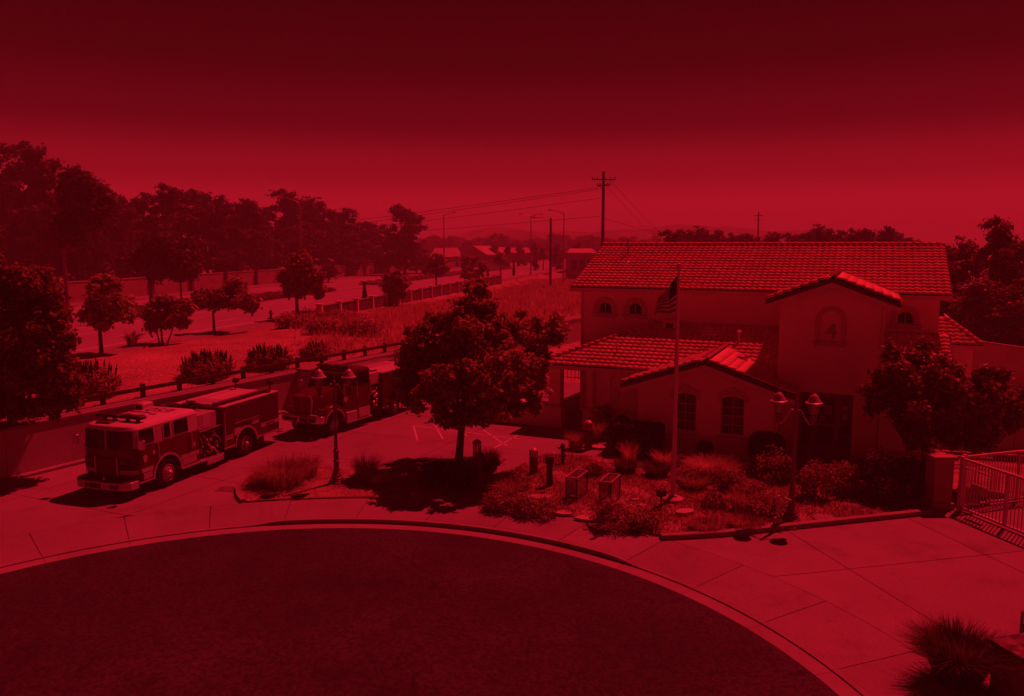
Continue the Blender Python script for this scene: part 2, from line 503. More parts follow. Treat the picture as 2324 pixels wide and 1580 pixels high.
# garden beds lie on the apron with a raised edge
def bed(name, px, mname='soil', h=0.06):
    poly = [p if len(p) == 2 and abs(p[0]) < 60 and abs(p[1]) < 60 else pt(*p) for p in px]
    mb = MB().prism(poly, -0.1, h, 'z')
    return tag(mb.build(name, mname), kind='structure')
ISLAND = [(543, 1128), (541, 1112), (556, 1092), (600, 1068), (660, 1058), (719, 1058), (806, 1073), (858, 1069), (995, 1050), (1050, 1040), (1130, 1036), (1148, 1044),
          (1060, 1096), (1000, 1122), (930, 1141), (800, 1142), (640, 1142), (560, 1142)]
GARDEN = [(1178, 1062), (1237, 1034), (1399, 1040), (1521, 1058), (1627, 1067), (1728, 1080), (1850, 1088), (2000, 1075), (2105, 1080), (2128, 1158), (2035, 1172),
          (1800, 1196), (1640, 1214), (1515, 1221), (1470, 1221), (1350, 1198), (1250, 1180), (1130, 1160), (1040, 1148), (1080, 1115)]
FRONT_BED = [(1290, 1012), (1300, 990), (1360, 975), (1450, 982), (1510, 1015), (1710, 1036), (1768, 1040), (1790, 1066), (1640, 1050), (1520, 1038), (1400, 1027)]
def clear_of_ring(px): 
    out = []
    for p in px:
        x, y = pt(*p); r = math.hypot(x - CC[0], y - CC[1])
        if r < R_WALK + 0.05:
            x = CC[0] + (x - CC[0]) / r * (R_WALK + 0.05); y = CC[1] + (y - CC[1]) / r * (R_WALK + 0.05)
        out.append((x, y))
    return out
bed('planting_island', clear_of_ring(ISLAND))
bed('planting_bed', clear_of_ring(GARDEN))
bed('border_bed', FRONT_BED)

def kerb_path(name, pts_, w, h):
    mb = MB()
    pts_ = [Vector((p[0], p[1], 0)) for p in pts_]
    L_, R_ = [], []
    for i, p in enumerate(pts_):
        d = (pts_[min(i+1, len(pts_)-1)] - pts_[max(i-1, 0)]).normalized(); s = Vector((-d.y, d.x, 0))
        L_.append((p.x + s.x * w/2, p.y + s.y * w/2)); R_.append((p.x - s.x * w/2, p.y - s.y * w/2))
    mb.band(L_, R_, -0.1, h, 'z')
    return tag(mb.build(name, 'kerb_concrete', bevel=0.015), kind='structure')
kerb_path('kerb', [pt(*p) for p in [(552, 1141), (542, 1128), (540, 1112), (555, 1091), (600, 1067), (660, 1057), (719, 1057)]], 0.2, 0.13)
kerb_path('kerb', [pt(*p) for p in [(1500, 1224), (1560, 1221), (1640, 1216), (1800, 1199), (2035, 1174), (2110, 1166)]], 0.24, 0.16)

# parking marks on the lot
mk = MB()
for p, q in (((938, 966), (1096, 986)), ((938, 966), (948, 1000)), ((985, 962), (1005, 996)), ((1080, 985), (1180, 996)), ((1096, 975), (1150, 1012)), ((1120, 1018), (1192, 978)), ((1020, 958), (1060, 990))):
    a_ = pt(*p, 0.004); b_ = pt(*q, 0.004)
    d = Vector((b_[0] - a_[0], b_[1] - a_[1], 0)).normalized(); s = Vector((-d.y, d.x, 0)) * 0.045
    mk.add([(a_[0] + s.x, a_[1] + s.y, 0.004), (a_[0] - s.x, a_[1] - s.y, 0.004), (b_[0] - s.x, b_[1] - s.y, 0.004), (b_[0] + s.x, b_[1] + s.y, 0.004)], [(0, 1, 2, 3)])
mark_mat = mat('worn_paint', (0.50, 0.49, 0.46), 0.8, 0.2, 6)
tag(mk.build('parking_marking', 'worn_paint'), kind='structure')

# ---- raised land behind the retaining wall, with the main road
NEC = np.array([(-80, -52), (20, -36.5), (49.4, -28.9), (63, -24.6), (74, -21.8), (88.5, -18.6), (129, -10.6), (186, 2.0), (300, 32), (420, 70), (600, 140), (900, 270)], float)
_yy = np.arange(-80, 900, 2.0); _xx = np.interp(_yy, NEC[:, 0], NEC[:, 1])
_k = np.hanning(25); _k /= _k.sum()
_xs = np.convolve(np.pad(_xx, 12, mode='edge'), _k, 'valid')
def ne_x(y): return np.interp(y, _yy, _xs)
svals = np.concatenate([-np.geomspace(3000, 50, 8), np.arange(-40, 190, 3.0), np.geomspace(200, 7000, 14)])
tvals = np.concatenate([[0.14, 0.7, 1.4], np.arange(2.2, 60, 2.0), np.geomspace(62, 7000, 24)])
S_, T_ = np.meshgrid(svals, tvals, indexing='ij')
X_ = WO[0] + S_ * WS[0] + T_ * WT[0]; Y_ = WO[1] + S_ * WS[1] + T_ * WT[1]
D_ = X_ - ne_x(Y_)
sm = lambda v: np.clip(v, 0, 1) ** 2 * (3 - 2 * np.clip(v, 0, 1))
Z_ = 1.98 - 1.15 * sm((Y_ - 72) / 60) * sm((D_ - 1.6) / 3.0)
Z_ += 0.45 * sm((T_ - 1.4) / 6) * sm((D_ - 1.5) / 6) * (1 - sm((Y_ - 60) / 25))
Z_ += rng.normal(0, 0.035, Z_.shape) * sm((T_ - 1.0) / 2) * (D_ > 3)
Z_ = np.where(D_ < 1.2, 1.80, Z_)
Z_[:, 0] = 1.98
ns, ntt = Z_.shape
idx = np.arange(ns * ntt).reshape(ns, ntt)
Fq = np.stack([idx[:-1, :-1].ravel(), idx[1:, :-1].ravel(), idx[1:, 1:].ravel(), idx[:-1, 1:].ravel()], 1)
m = mat('terrain', (0.31, 0.245, 0.17), 0.97, 0.28, 0.3, 0.7, 14, fine=0.55, fscale=10, dist=0.03, stain=0.25)
tag(obj('terrain', fast_mesh('terrain', np.stack([X_.ravel(), Y_.ravel(), Z_.ravel()], 1), Fq, True), 'terrain'), kind='structure')

def terrain_z(x, y):
    t = wall_t(x, y); d = x - float(ne_x(y))
    if d < 1.2: return 1.85
    s3 = lambda v: smooth01(v)
    return 1.98 - 1.15 * s3((y - 72) / 60) * s3((d - 1.6) / 3) + 0.45 * s3((t - 1.4) / 6) * s3((d - 1.5) / 6) * (1 - s3((y - 60) / 25))

_ys = np.concatenate([np.arange(-60, 260, 4.0), np.arange(260, 880, 20.0)])
_px = ne_x(_ys); _dx = np.gradient(_px, _ys); _ln = np.sqrt(1 + _dx ** 2)
def road_off(o):                                  # polyline at distance o to the far side of the near road edge
    return _px - o / _ln, _ys + o * _dx / _ln
def strip(name, o0, o1, z, mname, kind='structure', zlo=None):
    x0, y0 = road_off(o0); x1, y1 = road_off(o1); k = len(_ys)
    V = np.concatenate([np.stack([x0, y0, np.full(k, z)], 1), np.stack([x1, y1, np.full(k, z)], 1)])
    i = np.arange(k - 1)
    F = np.stack([i, i + 1, k + i + 1, k + i], 1)
    if zlo is not None:
        V = np.concatenate([V, np.stack([x0, y0, np.full(k, zlo)], 1)])
        F = np.concatenate([F, np.stack([2*k + i, 2*k + i + 1, i + 1, i], 1)])
    return tag(obj(name, fast_mesh(name, V, F), mname), kind=kind)
strip('roadside_path', -2.0, 0.0, 2.06, 'concrete', zlo=1.7)
strip('main_road', 0.0, 13.4, 1.95, 'road_asphalt')
strip('median', 13.4, 18.6, 2.08, 'concrete_old', zlo=1.9)
strip('opposite_road', 18.6, 31.5, 1.95, 'road_asphalt')
strip('opposite_path', 31.5, 35.2, 2.08, 'concrete', zlo=1.9)
lines = MB()
for o, dash in ((1.6, 0), (5.2, 1), (9.0, 1), (13.0, 0), (22.6, 1), (26.8, 1)):
    x0, y0 = road_off(o); x1, y1 = road_off(o + 0.14)
    for i in range(len(_ys) - 1):
        if dash and i % 3: continue
        if _ys[i] > 320: break
        lines.add([(x0[i], y0[i], 1.955), (x0[i+1], y0[i+1], 1.955), (x1[i+1], y1[i+1], 1.955), (x1[i], y1[i], 1.955)], [(0, 1, 2, 3)])
tag(lines.build('road_marking', 'paint_white'), kind='structure')

# ---- far hills
hv = []; hf = []
hx = np.linspace(-620, 1000, 190); rows = 22; HS = 0.118
def ridge(x):
    x = x / HS
    return HS * (205 * np.exp(-((x + 80) / 420) ** 2) * 0.80 + 205 * np.exp(-((x - 900) / 520) ** 2) + 130 * np.exp(-((x - 1700) / 520) ** 2) + 70 * np.exp(-((x + 1500) / 900) ** 2) + 60 * np.exp(-((x - 3600) / 1200) ** 2) + 12)
amp = np.zeros_like(hx)
for f_, a_ in ((0.026, 2.2), (0.06, 1.7), (0.14, 0.8), (0.33, 0.4)):
    amp += a_ * np.sin(hx * f_ + rng.uniform(0, 6)) * rng.uniform(0.6, 1.2)
for j in range(rows):
    fy = j / (rows - 1)
    wob = sum(a_ * np.sin(hx * f_ + fy * 9 * k + k) for k, (f_, a_) in enumerate(((0.039, 3.0), (0.085, 1.8), (0.2, 0.9))))
    z = (ridge(hx) + amp) * (math.sin(fy * math.pi / 2) ** 1.3) + wob * math.sin(fy * math.pi) * 0.9 - 1
    for x_, z_ in zip(hx, z): hv.append((x_, 495 + 105 * fy, z_))
nh = len(hx)
for j in range(rows - 1):
    for i in range(nh - 1):
        hf.append((j*nh+i, j*nh+i+1, (j+1)*nh+i+1, (j+1)*nh+i))
tag(obj('hills', fast_mesh('hills', np.array(hv), np.array(hf), True), 'hill'), kind='structure')

# ---- the summer haze everything stands in
hz = MB().box(-1400, 1700, -120, 1200, -1.4, 36).mesh('haze')
hm = bpy.data.materials.new('haze'); hm.use_nodes = True
hn = hm.node_tree.nodes; hn.clear()
h_out = hn.new('ShaderNodeOutputMaterial'); h_vol = hn.new('ShaderNodeVolumePrincipled')
h_vol.inputs['Color'].default_value = (0.98, 0.98, 0.98, 1); h_vol.inputs["Density"].default_value = 0.0014
hm.node_tree.links.new(h_vol.outputs[0], h_out.inputs['Volume'])
hz.materials.append(hm)
tag(put(bpy.data.objects.new('haze', hz)), kind='stuff')
# ================================================================== FIRE STATION
from mathutils.geometry import tessellate_polygon
ST_ANG = math.radians(-24)
st = thing('fire_station', 'cream stucco fire station with tiled roofs and numeral 4 on its entrance tower', 'building', (6.66, 34.23, 0), ST_ANG)

def arch(uc, r, z_sill, z_spring, n=14, rise=None):
    """closed outline of an arched opening, anticlockwise from lower left"""
    rise = r if rise is None else rise
    pts_ = [(uc - r, z_sill), (uc + r, z_sill)]
    for k in range(n + 1):
        a = math.pi * k / n
        pts_.append((uc + r * math.cos(a), z_spring + rise * math.sin(a)))
    return pts_
def arc_line(uc, r, z_sill, z_spring, n=14, rise=None):
    rise = r if rise is None else rise
    pts_ = [(uc + r, z_sill)] + [(uc + r * math.cos(math.pi * k / n), z_spring + rise * math.sin(math.pi * k / n)) for k in range(n + 1)] + [(uc - r, z_sill)]
    return pts_
def wall_face(outer, holes, w0, d):
    """wall with real openings: front at w0, reveals d deep"""
    mb = MB()
    loops = [outer] + holes
    flat = [p for l in loops for p in l]
    tris = tessellate_polygon([[Vector((p[0], p[1], 0)) for p in l] for l in loops])
    mb.add([(p[0], w0, p[1]) for p in flat], [tuple(t) for t in tris])
    for l in loops:
        n = len(l)
        mb.add([(p[0], w0, p[1]) for p in l] + [(p[0], w0 + d, p[1]) for p in l], [(i, (i+1) % n, (i+1) % n + n, i + n) for i in range(n)])
    me = bpy.data.meshes.new('wall'); me.from_pydata(mb.v, [], mb.f); me.update()
    import bmesh
    bm = bmesh.new(); bm.from_mesh(me); bmesh.ops.remove_doubles(bm, verts=bm.verts, dist=1e-5); bmesh.ops.recalc_face_normals(bm, faces=bm.faces); bm.to_mesh(me); bm.free()
    return me
def rect(u0, u1, z0, z1): return [(u0, z0), (u1, z0), (u1, z1), (u0, z1)]

# ---- masses behind the facades
MW = 6.9
MB().prism([(MW + 0.25, -0.1), (17.3, -0.1), (17.3, 6.9), (12.1, 8.85), (MW + 0.25, 6.9)], -6.28, 10.87, 'x').build('wall', 'stucco', st)
small = [(-4.93, 0.38), (-3.28, 0.38), (9.5, 0.36)]
obj('wall', wall_face(rect(-6.28, 10.87, -0.1, 6.86), [arch(u, r, 5.36, 5.62) for u, r in small], MW, 0.25), 'stucco', st)
for u, r in small:
    wd = MB().band(arc_line(u, r, 5.36, 5.62), arc_line(u, r - 0.05, 5.36, 5.62), MW + 0.10, MW + 0.15).box(u - r, u + r, MW + 0.10, MW + 0.15, 5.362, 5.40)
    wd.box(u - 0.015, u + 0.015, MW + 0.11, MW + 0.14, 5.40, 5.62 + r - 0.05)
    wo = wd.build('window', 'fascia', st)
    MB().prism(arch(u, r - 0.03, 5.37, 5.62), MW + 0.16, MW + 0.18).build('pane', 'glass_dark', wo)
    MB().band(arc_line(u, r + 0.26, 5.36, 5.62), arc_line(u, r + 0.03, 5.36, 5.62), MW - 0.06, MW + 0.02).band(arc_line(u, r + 0.20, 5.36, 5.62), arc_line(u, r + 0.11, 5.36, 5.62), MW - 0.09, MW - 0.05).build('arch_moulding', 'stucco_trim', wo)
    MB().box(u - 0.72, u + 0.72, MW - 0.14, MW + 0.02, 5.24, 5.35).box(u - 0.66, u + 0.66, MW - 0.08, MW + 0.02, 5.16, 5.238).build('sill', 'stucco_trim', wo, bevel=0.02)

TW, TU0, TU1, TUC = 1.5, 4.5, 8.55, 6.52
MB().prism([(TU0, -0.1), (TU1, -0.1), (TU1, 6.72), (TUC, 7.46), (TU0, 6.72)], TW + 1.0, 9.0).build('wall', 'stucco', st)
niche = arch(6.53, 0.40, 5.02, 5.86)
obj('wall', wall_face([(TU0, -0.1), (TU1, -0.1), (TU1, 6.72), (TUC, 7.46), (TU0, 6.72)], [[(5.42, 0.0), (7.55, 0.0), (7.55, 2.82), (5.42, 2.82)], niche], TW, 1.0), 'stucco', st)
nb = MB().prism(arch(6.53, 0.42, 5.0, 5.86), TW + 0.09, TW + 0.12).build('niche', 'stucco', st)
MB().band(arc_line(6.53, 0.60, 5.02, 5.86), arc_line(6.53, 0.415, 5.02, 5.86), TW - 0.06, TW + 0.02).band(arc_line(6.53, 0.55, 5.02, 5.86), arc_line(6.53, 0.47, 5.02, 5.86), TW - 0.09, TW - 0.05).build('arch_moulding', 'stucco_trim', nb)
MB().box(5.83, 7.20, TW - 0.15, TW + 0.03, 4.90, 5.01).box(5.90, 7.13, TW - 0.09, TW + 0.03, 4.80, 4.898).build('sill', 'stucco_trim', nb, bevel=0.02)
mat('numeral', (0.36, 0.28, 0.23), 0.6, 0.1)
lettering('numeral', '4', 0.92, 'numeral', nb, Matrix.Translation((6.55, TW + 0.06, 5.40)) @ Matrix.Rotation(math.radians(90), 4, 'X'), 0.03)

# entrance: recessed glazed door with sidelights
dz = MB()
dz.box(5.42, 7.55, TW + 0.90, TW + 0.96, 2.62, 2.82).box(5.42, 5.52, TW + 0.90, TW + 0.96, 0, 2.62).box(7.45, 7.55, TW + 0.90, TW + 0.96, 0, 2.62)
dz.box(5.92, 6.02, TW + 0.90, TW + 0.96, 0, 2.62).box(6.95, 7.05, TW + 0.90, TW + 0.96, 0, 2.62).box(5.52, 5.92, TW + 0.90, TW + 0.96, 0, 0.35).box(7.05, 7.45, TW + 0.90, TW + 0.96, 0, 0.35)
for z in (0.85, 1.35, 1.85, 2.25): dz.box(5.52, 5.92, TW + 0.905, TW + 0.955, z, z + 0.06).box(7.05, 7.45, TW + 0.905, TW + 0.955, z, z + 0.06)
entr = dz.build('entrance_frame', 'door_wood', st)
dr = MB()
dr.box(6.02, 6.14, TW + 0.88, TW + 0.93, 0.03, 2.6).box(6.83, 6.95, TW + 0.88, TW + 0.93, 0.03, 2.6).box(6.14, 6.83, TW + 0.88, TW + 0.93, 0.03, 0.4).box(6.14, 6.83, TW + 0.88, TW + 0.93, 1.22, 1.34).box(6.14, 6.83, TW + 0.88, TW + 0.93, 2.48, 2.6)
door = dr.build('door', 'door_wood', st)
MB().box(6.14, 6.83, TW + 0.90, TW + 0.915, 0.4, 1.22).build('pane', 'glass_mid', door)
MB().box(6.14, 6.83, TW + 0.90, TW + 0.915, 1.34, 2.48).build('pane', 'glass_mid', door)
MB().tube([(6.20, TW + 0.84, 1.28), (6.76, TW + 0.84, 1.28)], 0.022, 8).build('push_bar', 'aluminium', door)
MB().box(6.40, 6.72, TW + 0.895, TW + 0.899, 1.75, 2.15).build('notice', 'paper', door)
MB().box(6.24, 6.44, TW + 0.895, TW + 0.899, 1.45, 1.68).build('notice', 'paper', door)
for u0, u1 in ((5.52, 5.92), (7.05, 7.45)):
    MB().box(u0, u1, TW + 0.925, TW + 0.935, 0.35, 2.62).build('sidelight_pane', 'glass_mid', entr)
MB().box(7.12, 7.36, TW + 0.90, TW + 0.904, 1.95, 2.2).build('notice', 'paper', entr)
MB().box(7.14, 7.34, TW + 0.90, TW + 0.904, 1.55, 1.8).build('notice', 'paper', entr)
MB().box(5.3, 7.7, TW - 1.2, TW + 0.9, -0.05, 0.03).build('threshold', 'concrete', st)

# gable wing with two arched windows
GU, GH, G_SL, G_RZ = 1.78, 2.97, 0.337, 4.2
gw = lambda u: G_RZ - 0.13 - G_SL * abs(u - GU)
wins = [(0.90, 0.49), (2.90, 0.49)]
obj('wall', wall_face([(GU - GH, -0.1), (GU + GH, -0.1), (GU + GH, gw(GU + GH)), (GU, gw(GU)), (GU - GH, gw(GU - GH))],
                      [arch(u, r, 0.98, 2.50, 10, 0.17) for u, r in wins], 0.0, 0.25), 'stucco', st)
MB().prism([(GU - GH, -0.1), (GU + GH, -0.1), (GU + GH, gw(GU + GH)), (GU, gw(GU)), (GU - GH, gw(GU - GH))], 0.25, 6.95).build('wall', 'stucco', st)
for u, r in wins:
    wo = MB().band(arc_line(u, r, 0.98, 2.5, 10, 0.17), arc_line(u, r - 0.05, 0.98, 2.5, 10, 0.13), 0.09, 0.15).box(u - r, u + r, 0.09, 0.15, 0.982, 1.03).build('window', 'fascia', st)
    MB().prism(arch(u, r - 0.03, 1.0, 2.5, 10, 0.15), 0.165, 0.18).build('pane', 'glass_mid', wo)
    bars = MB()
    for k in (1, 2, 3): bars.box(u - r + 0.05, u + r - 0.05, 0.11, 0.135, 1.03 + k * 0.38, 1.03 + k * 0.38 + 0.022)
    bars.box(u - 0.011, u + 0.011, 0.108, 0.137, 1.03, 2.6).build('glazing_bar', 'fascia', wo)
    MB().prism(arch(u, r - 0.06, 1.02, 2.5, 10, 0.12), 0.19, 0.20).build('blind', 'interior', wo)
    out_ = [(u + s * (r + 0.14), 2.44 + (0.34 if abs(s) < 2 else 0) - 0.10 * s * s) for s in (1, .75, .5, .25, 0, -.25, -.5, -.75, -1)]
    inn_ = [(u + s * (r + 0.14), 2.44 + 0.10 + 0.20 * (1 - s * s)) for s in (1, .75, .5, .25, 0, -.25, -.5, -.75, -1)]
    out_ = [(a_, b_ + 0.21) for a_, b_ in inn_]
    MB().band(out_, inn_, -0.07, 0.02).box(u + r - 0.02, u + r + 0.16, -0.068, 0.02, 2.44, 2.60).box(u - r - 0.16, u - r + 0.02, -0.068, 0.02, 2.44, 2.60).build('head_moulding', 'stucco_trim', wo)
    MB().prism([(u - 0.10, 2.66), (u + 0.10, 2.66), (u + 0.15, 3.03), (u - 0.15, 3.03)], -0.11, 0.0).build('keystone', 'stucco_trim', wo)
    MB().box(u - r - 0.10, u + r + 0.10, -0.09, 0.05, 0.90, 0.975).build('sill', 'stucco_trim', wo, bevel=0.015)
MB().box(GU - GH - 0.06, GU + GH + 0.03, -0.08, 0.01, 0.66, 0.88).box(GU - GH - 0.03, GU + GH + 0.02, -0.05, 0.01, -0.1, 0.658).build('plinth', 'stucco_trim', st, bevel=0.02)
for z0 in (1.72,): pass
MB().box(GU - 0.06, GU + 0.06, -0.05, 0.01, 3.55, 3.80).build('gable_vent', 'fascia', st)

# porch at the left: pier, column, wall above a plinth
PW = 2.5
po = MB(); po.box(-6.42, -5.80, PW, PW + 0.55, 1.12, 3.0)
po.build('pier', 'stucco', st)
MB().box(-4.42, -4.02, PW, PW + 0.45, 1.12, 3.0).build('column', 'stucco', st)
MB().box(-4.019, -1.19, PW + 0.12, PW + 0.40, -0.1, 3.0).build('wall', 'stucco', st)
MB().box(-9.7, -5.70, PW - 0.12, PW + 0.62, -0.1, 0.96).build('plinth_wall', 'stucco', st)
MB().box(-9.75, -5.62, PW - 0.20, PW + 0.70, 0.962, 1.115).build('plinth_cap', 'stucco_trim', st, bevel=0.03)
MB().box(-4.58, -1.19, PW - 0.10, PW + 0.40, -0.1, 0.96).build('plinth_wall', 'stucco', st)
MB().box(-4.68, -1.19, PW - 0.17, PW + 0.45, 0.962, 1.115).build('plinth_cap', 'stucco_trim', st, bevel=0.03)
MB().box(-6.45, -1.19, PW - 0.03, PW + 0.40, 3.002, 3.16).build('beam', 'stucco', st)
MB().box(-5.05, -1.20, 4.9, 5.1, -0.1, 3.6).build('wall', 'stucco', st)
MB().box(-5.10, -3.2, 4.82, 4.90, 0.75, 0.95).build('wall_band', 'stucco_trim', st)
MB().box(-6.4, -1.2, PW, 6.9, -0.12, 0.02).build('porch_floor', 'concrete', st)
cab = MB().box(-3.12, -2.82, PW - 0.10, PW + 0.10, 1.66, 2.02).build('meter_cabinet', 'fascia', st)
MB().tube([(-3.02, PW - 0.0, 0.2), (-3.02, PW - 0.0, 1.66)], 0.03, 8).tube([(-3.22, PW - 0.04, 0.2), (-3.22, PW - 0.04, 2.62), (-3.10, PW + 0.05, 2.70)], 0.035, 8).build('conduit', 'fascia', st)
for pipe in ([(-4.10, PW - 0.06, 0.1), (-4.10, PW - 0.06, 2.95)], [(-6.20, MW - 0.05, 2.0), (-6.20, MW - 0.05, 6.7)], [(8.50, TW - 0.06, 0.1), (8.50, TW - 0.06, 6.6)], [(4.62, -0.06, 0.1), (4.62, -0.06, 2.9)]):
    MB().tube(pipe, 0.048, 8).build('downpipe', 'fascia', st)

# ---- right wing (behind the tree) and low back wing
RU0, RU1, RUC, RW = 8.555, 10.6, 9.62, 0.9
MB().prism([(RU0, -0.1), (RU1, -0.1), (RU1, 3.0), (RUC, 3.45), (RU0, 3.0)], RW, 7.0).build('wall', 'stucco', st)
MB().box(RU0 - 0.05, RU1 + 0.05, RW - 0.07, RW + 0.01, 0.62, 0.82).build('plinth', 'stucco_trim', st, bevel=0.02)
MB().box(8.56, 8.95, RW - 0.12, RW + 0.02, -0.1, 2.95).build('corner_pilaster', 'stucco', st)
MB().box(10.9, 12.6, 9.4, 15, -0.1, 4.2).build('wall', 'stucco', st)

# ---- roofs
TILE_W, TILE_L, TILE_E = 0.30, 0.44, 0.365
def tile_mesh():
    xs = np.linspace(0, TILE_W, 9)
    prof = 0.038 * (0.5 - 0.5 * np.cos(2 * np.pi * xs / TILE_W)) + 0.006 * np.sin(2 * np.pi * xs / TILE_W)
    front = np.stack([xs, np.zeros(9), prof + 0.046], 1)
    back = np.stack([xs, np.full(9, TILE_L), prof + 0.004], 1)
    low = np.stack([xs, np.full(9, 0.004), prof + 0.010], 1)
    V = np.concatenate([front, back, low]); i = np.arange(8)
    F = np.concatenate([np.stack([i, i+1, 10+i, 9+i], 1), np.stack([18+i, 19+i, i+1, i], 1)])
    return V, F
TV, TF = tile_mesh()
tile_me = fast_mesh('roof_tile', TV, TF); tile_me.materials.append(M['roof_tile'])
def cap_mesh():
    k = 9; L0 = 0.42
    a = np.linspace(0, math.pi, k)
    f = np.stack([0.135 * np.cos(a), np.zeros(k), 0.105 * np.sin(a) + 0.03], 1)
    f2 = np.stack([0.118 * np.cos(a), np.zeros(k), 0.090 * np.sin(a) + 0.02], 1)
    b = np.stack([0.105 * np.cos(a), np.full(k, L0), 0.085 * np.sin(a)], 1)
    V = np.concatenate([f, b, f2]); i = np.arange(k - 1)
    F = np.concatenate([np.stack([i, i+1, k+i+1, k+i], 1), np.stack([2*k+i, 2*k+i+1, i+1, i], 1)])
    return V, F
CV, CF = cap_mesh()
cap_me = fast_mesh('ridge_tile', CV, CF, True); cap_me.materials.append(M['roof_tile'])

roof_parts = {}
def roof_slab(name, corners, th=0.10):
    """thin deck under the tiles; corners in order"""
    c = [Vector(p) for p in corners]
    n = (c[1] - c[0]).cross(c[-1] - c[0]).normalized()
    if n.z < 0: n = -n
    k = len(c)
    mb = MB().add([p - n * 0.01 for p in c] + [p - n * th for p in c], [tuple(range(k)), tuple(reversed(range(k, 2*k)))] + [(i, i + k, (i+1) % k + k, (i+1) % k) for i in range(k)])
    return mb.build(name, 'felt_and_shade', st)
tile_jobs = []                                   # (roof object, matrix, priority)
def lay_tiles(roof, org, ud, vd, ulen, vlen, inside=None, prio=0):
    ud = Vector(ud).normalized(); vd = Vector(vd).normalized(); n = ud.cross(vd)
    if n.z < 0: ud = -ud; org = Vector(org) - ud * ulen; n = ud.cross(vd)
    org = Vector(org)
    for j in range(int(vlen / TILE_E) + 1):
        if j * TILE_E + 0.2 > vlen: break
        for i in range(int(ulen / TILE_W) + 1):
            p = org + ud * (i * TILE_W) + vd * (j * TILE_E)
            c = p + ud * TILE_W / 2 + vd * TILE_E / 2
            if i * TILE_W + TILE_W / 2 > ulen: continue
            if inside and not inside(c): continue
            jit = rng.normal(0, 0.004, 3)
            mtx = Matrix(((ud.x, vd.x, n.x, p.x + jit[0]), (ud.y, vd.y, n.y, p.y + jit[1]), (ud.z, vd.z, n.z, p.z + jit[2]), (0, 0, 0, 1)))
            tile_jobs.append((roof, mtx, prio, c.copy()))
def lay_caps(roof, p, q, side_n=None):
    p = Vector(p); q = Vector(q); d = (q - p).normalized(); n = Vector((0, 0, 1)); s = d.cross(n).normalized(); n = s.cross(d)
    k = int((q - p).length / 0.36)
    for i in range(k + 1):
        o_ = bpy.data.objects.new('ridge_tile', cap_me); put(o_, roof)
        c = p + d * (i * 0.36)
        o_.matrix_local = Matrix(((s.x, d.x, n.x, c.x), (s.y, d.y, n.y, c.y), (s.z, d.z, n.z, c.z), (0, 0, 0, 1)))

# main roof
E_W, E_Z, R_W_, R_Z, MU0, MU1 = 6.4, 6.77, 12.1, 9.0, -6.73, 11.33
r_main = roof_slab('roof', [(MU0, E_W, E_Z), (MU1, E_W, E_Z), (MU1, R_W_, R_Z), (MU0, R_W_, R_Z)])
sl = Vector((0, R_W_ - E_W, R_Z - E_Z))
lay_tiles(r_main, (MU0, E_W - 0.05, E_Z), (1, 0, 0), sl, MU1 - MU0, sl.length, None, 2)
roof_slab('roof', [(MU0, R_W_, R_Z), (MU1, R_W_, R_Z), (MU1, 17.8, E_Z), (MU0, 17.8, E_Z)])
lay_caps(r_main, (MU0, R_W_, R_Z + 0.04), (MU1 - 0.3, R_W_, R_Z + 0.04))
MB().box(MU0, MU1, E_W - 0.03, E_W + 0.03, E_Z - 0.24, E_Z - 0.03).build('eave_gutter', 'fascia', r_main)
MB().box(MU0 + 0.05, MU1 - 0.05, E_W + 0.03, MW, E_Z - 0.24, E_Z - 0.20).build('soffit', 'stucco', r_main)
# porch roof, hipped at its left end
P_SL, PE_W, PE_Z, PU0 = 0.365, 2.0, 3.22, -6.85
pz = lambda w: PE_Z + P_SL * (w - PE_W)
r_po = roof_slab('roof', [(PU0, PE_W, PE_Z), (TU0, PE_W, PE_Z), (TU0, MW, pz(MW)), (PU0 + MW - PE_W, MW, pz(MW))])
sl = Vector((0, 1, P_SL))
lay_tiles(r_po, (PU0, PE_W - 0.05, PE_Z), (1, 0, 0), sl, TU0 - PU0, sl.length * (MW - PE_W),
          lambda c: c.x > PU0 + (c.y - PE_W) - 0.05 and c.x < TU0 - 0.05 and not (c.z < G_RZ - G_SL * abs(c.x - GU) - 0.25 and c.x < 5.3), 0)
r_hip = roof_slab('roof', [(PU0, PE_W, PE_Z), (PU0 + MW - PE_W, MW, pz(MW)), (PU0, MW, PE_Z)])
sl2 = Vector((1, 0, P_SL))
lay_tiles(r_hip, (PU0 - 0.05, PE_W, PE_Z), (0, 1, 0), sl2, MW - PE_W, sl2.length * (MW - PE_W), lambda c: c.y > PE_W + (c.x - PU0) + 0.05 and c.y < MW, 3)
lay_caps(r_po, (PU0 + 0.02, PE_W, PE_Z + 0.05), (PU0 + MW - PE_W - 0.2, MW - 0.2, pz(MW - 0.2) + 0.05))
MB().box(PU0, GU - GH, PE_W - 0.03, PE_W + 0.03, PE_Z - 0.22, PE_Z - 0.03).build('eave_gutter', 'fascia', r_po)
MB().box(PU0, GU - GH, PE_W + 0.03, PW + 0.1, PE_Z - 0.22, PE_Z - 0.18).build('soffit', 'stucco', r_po)
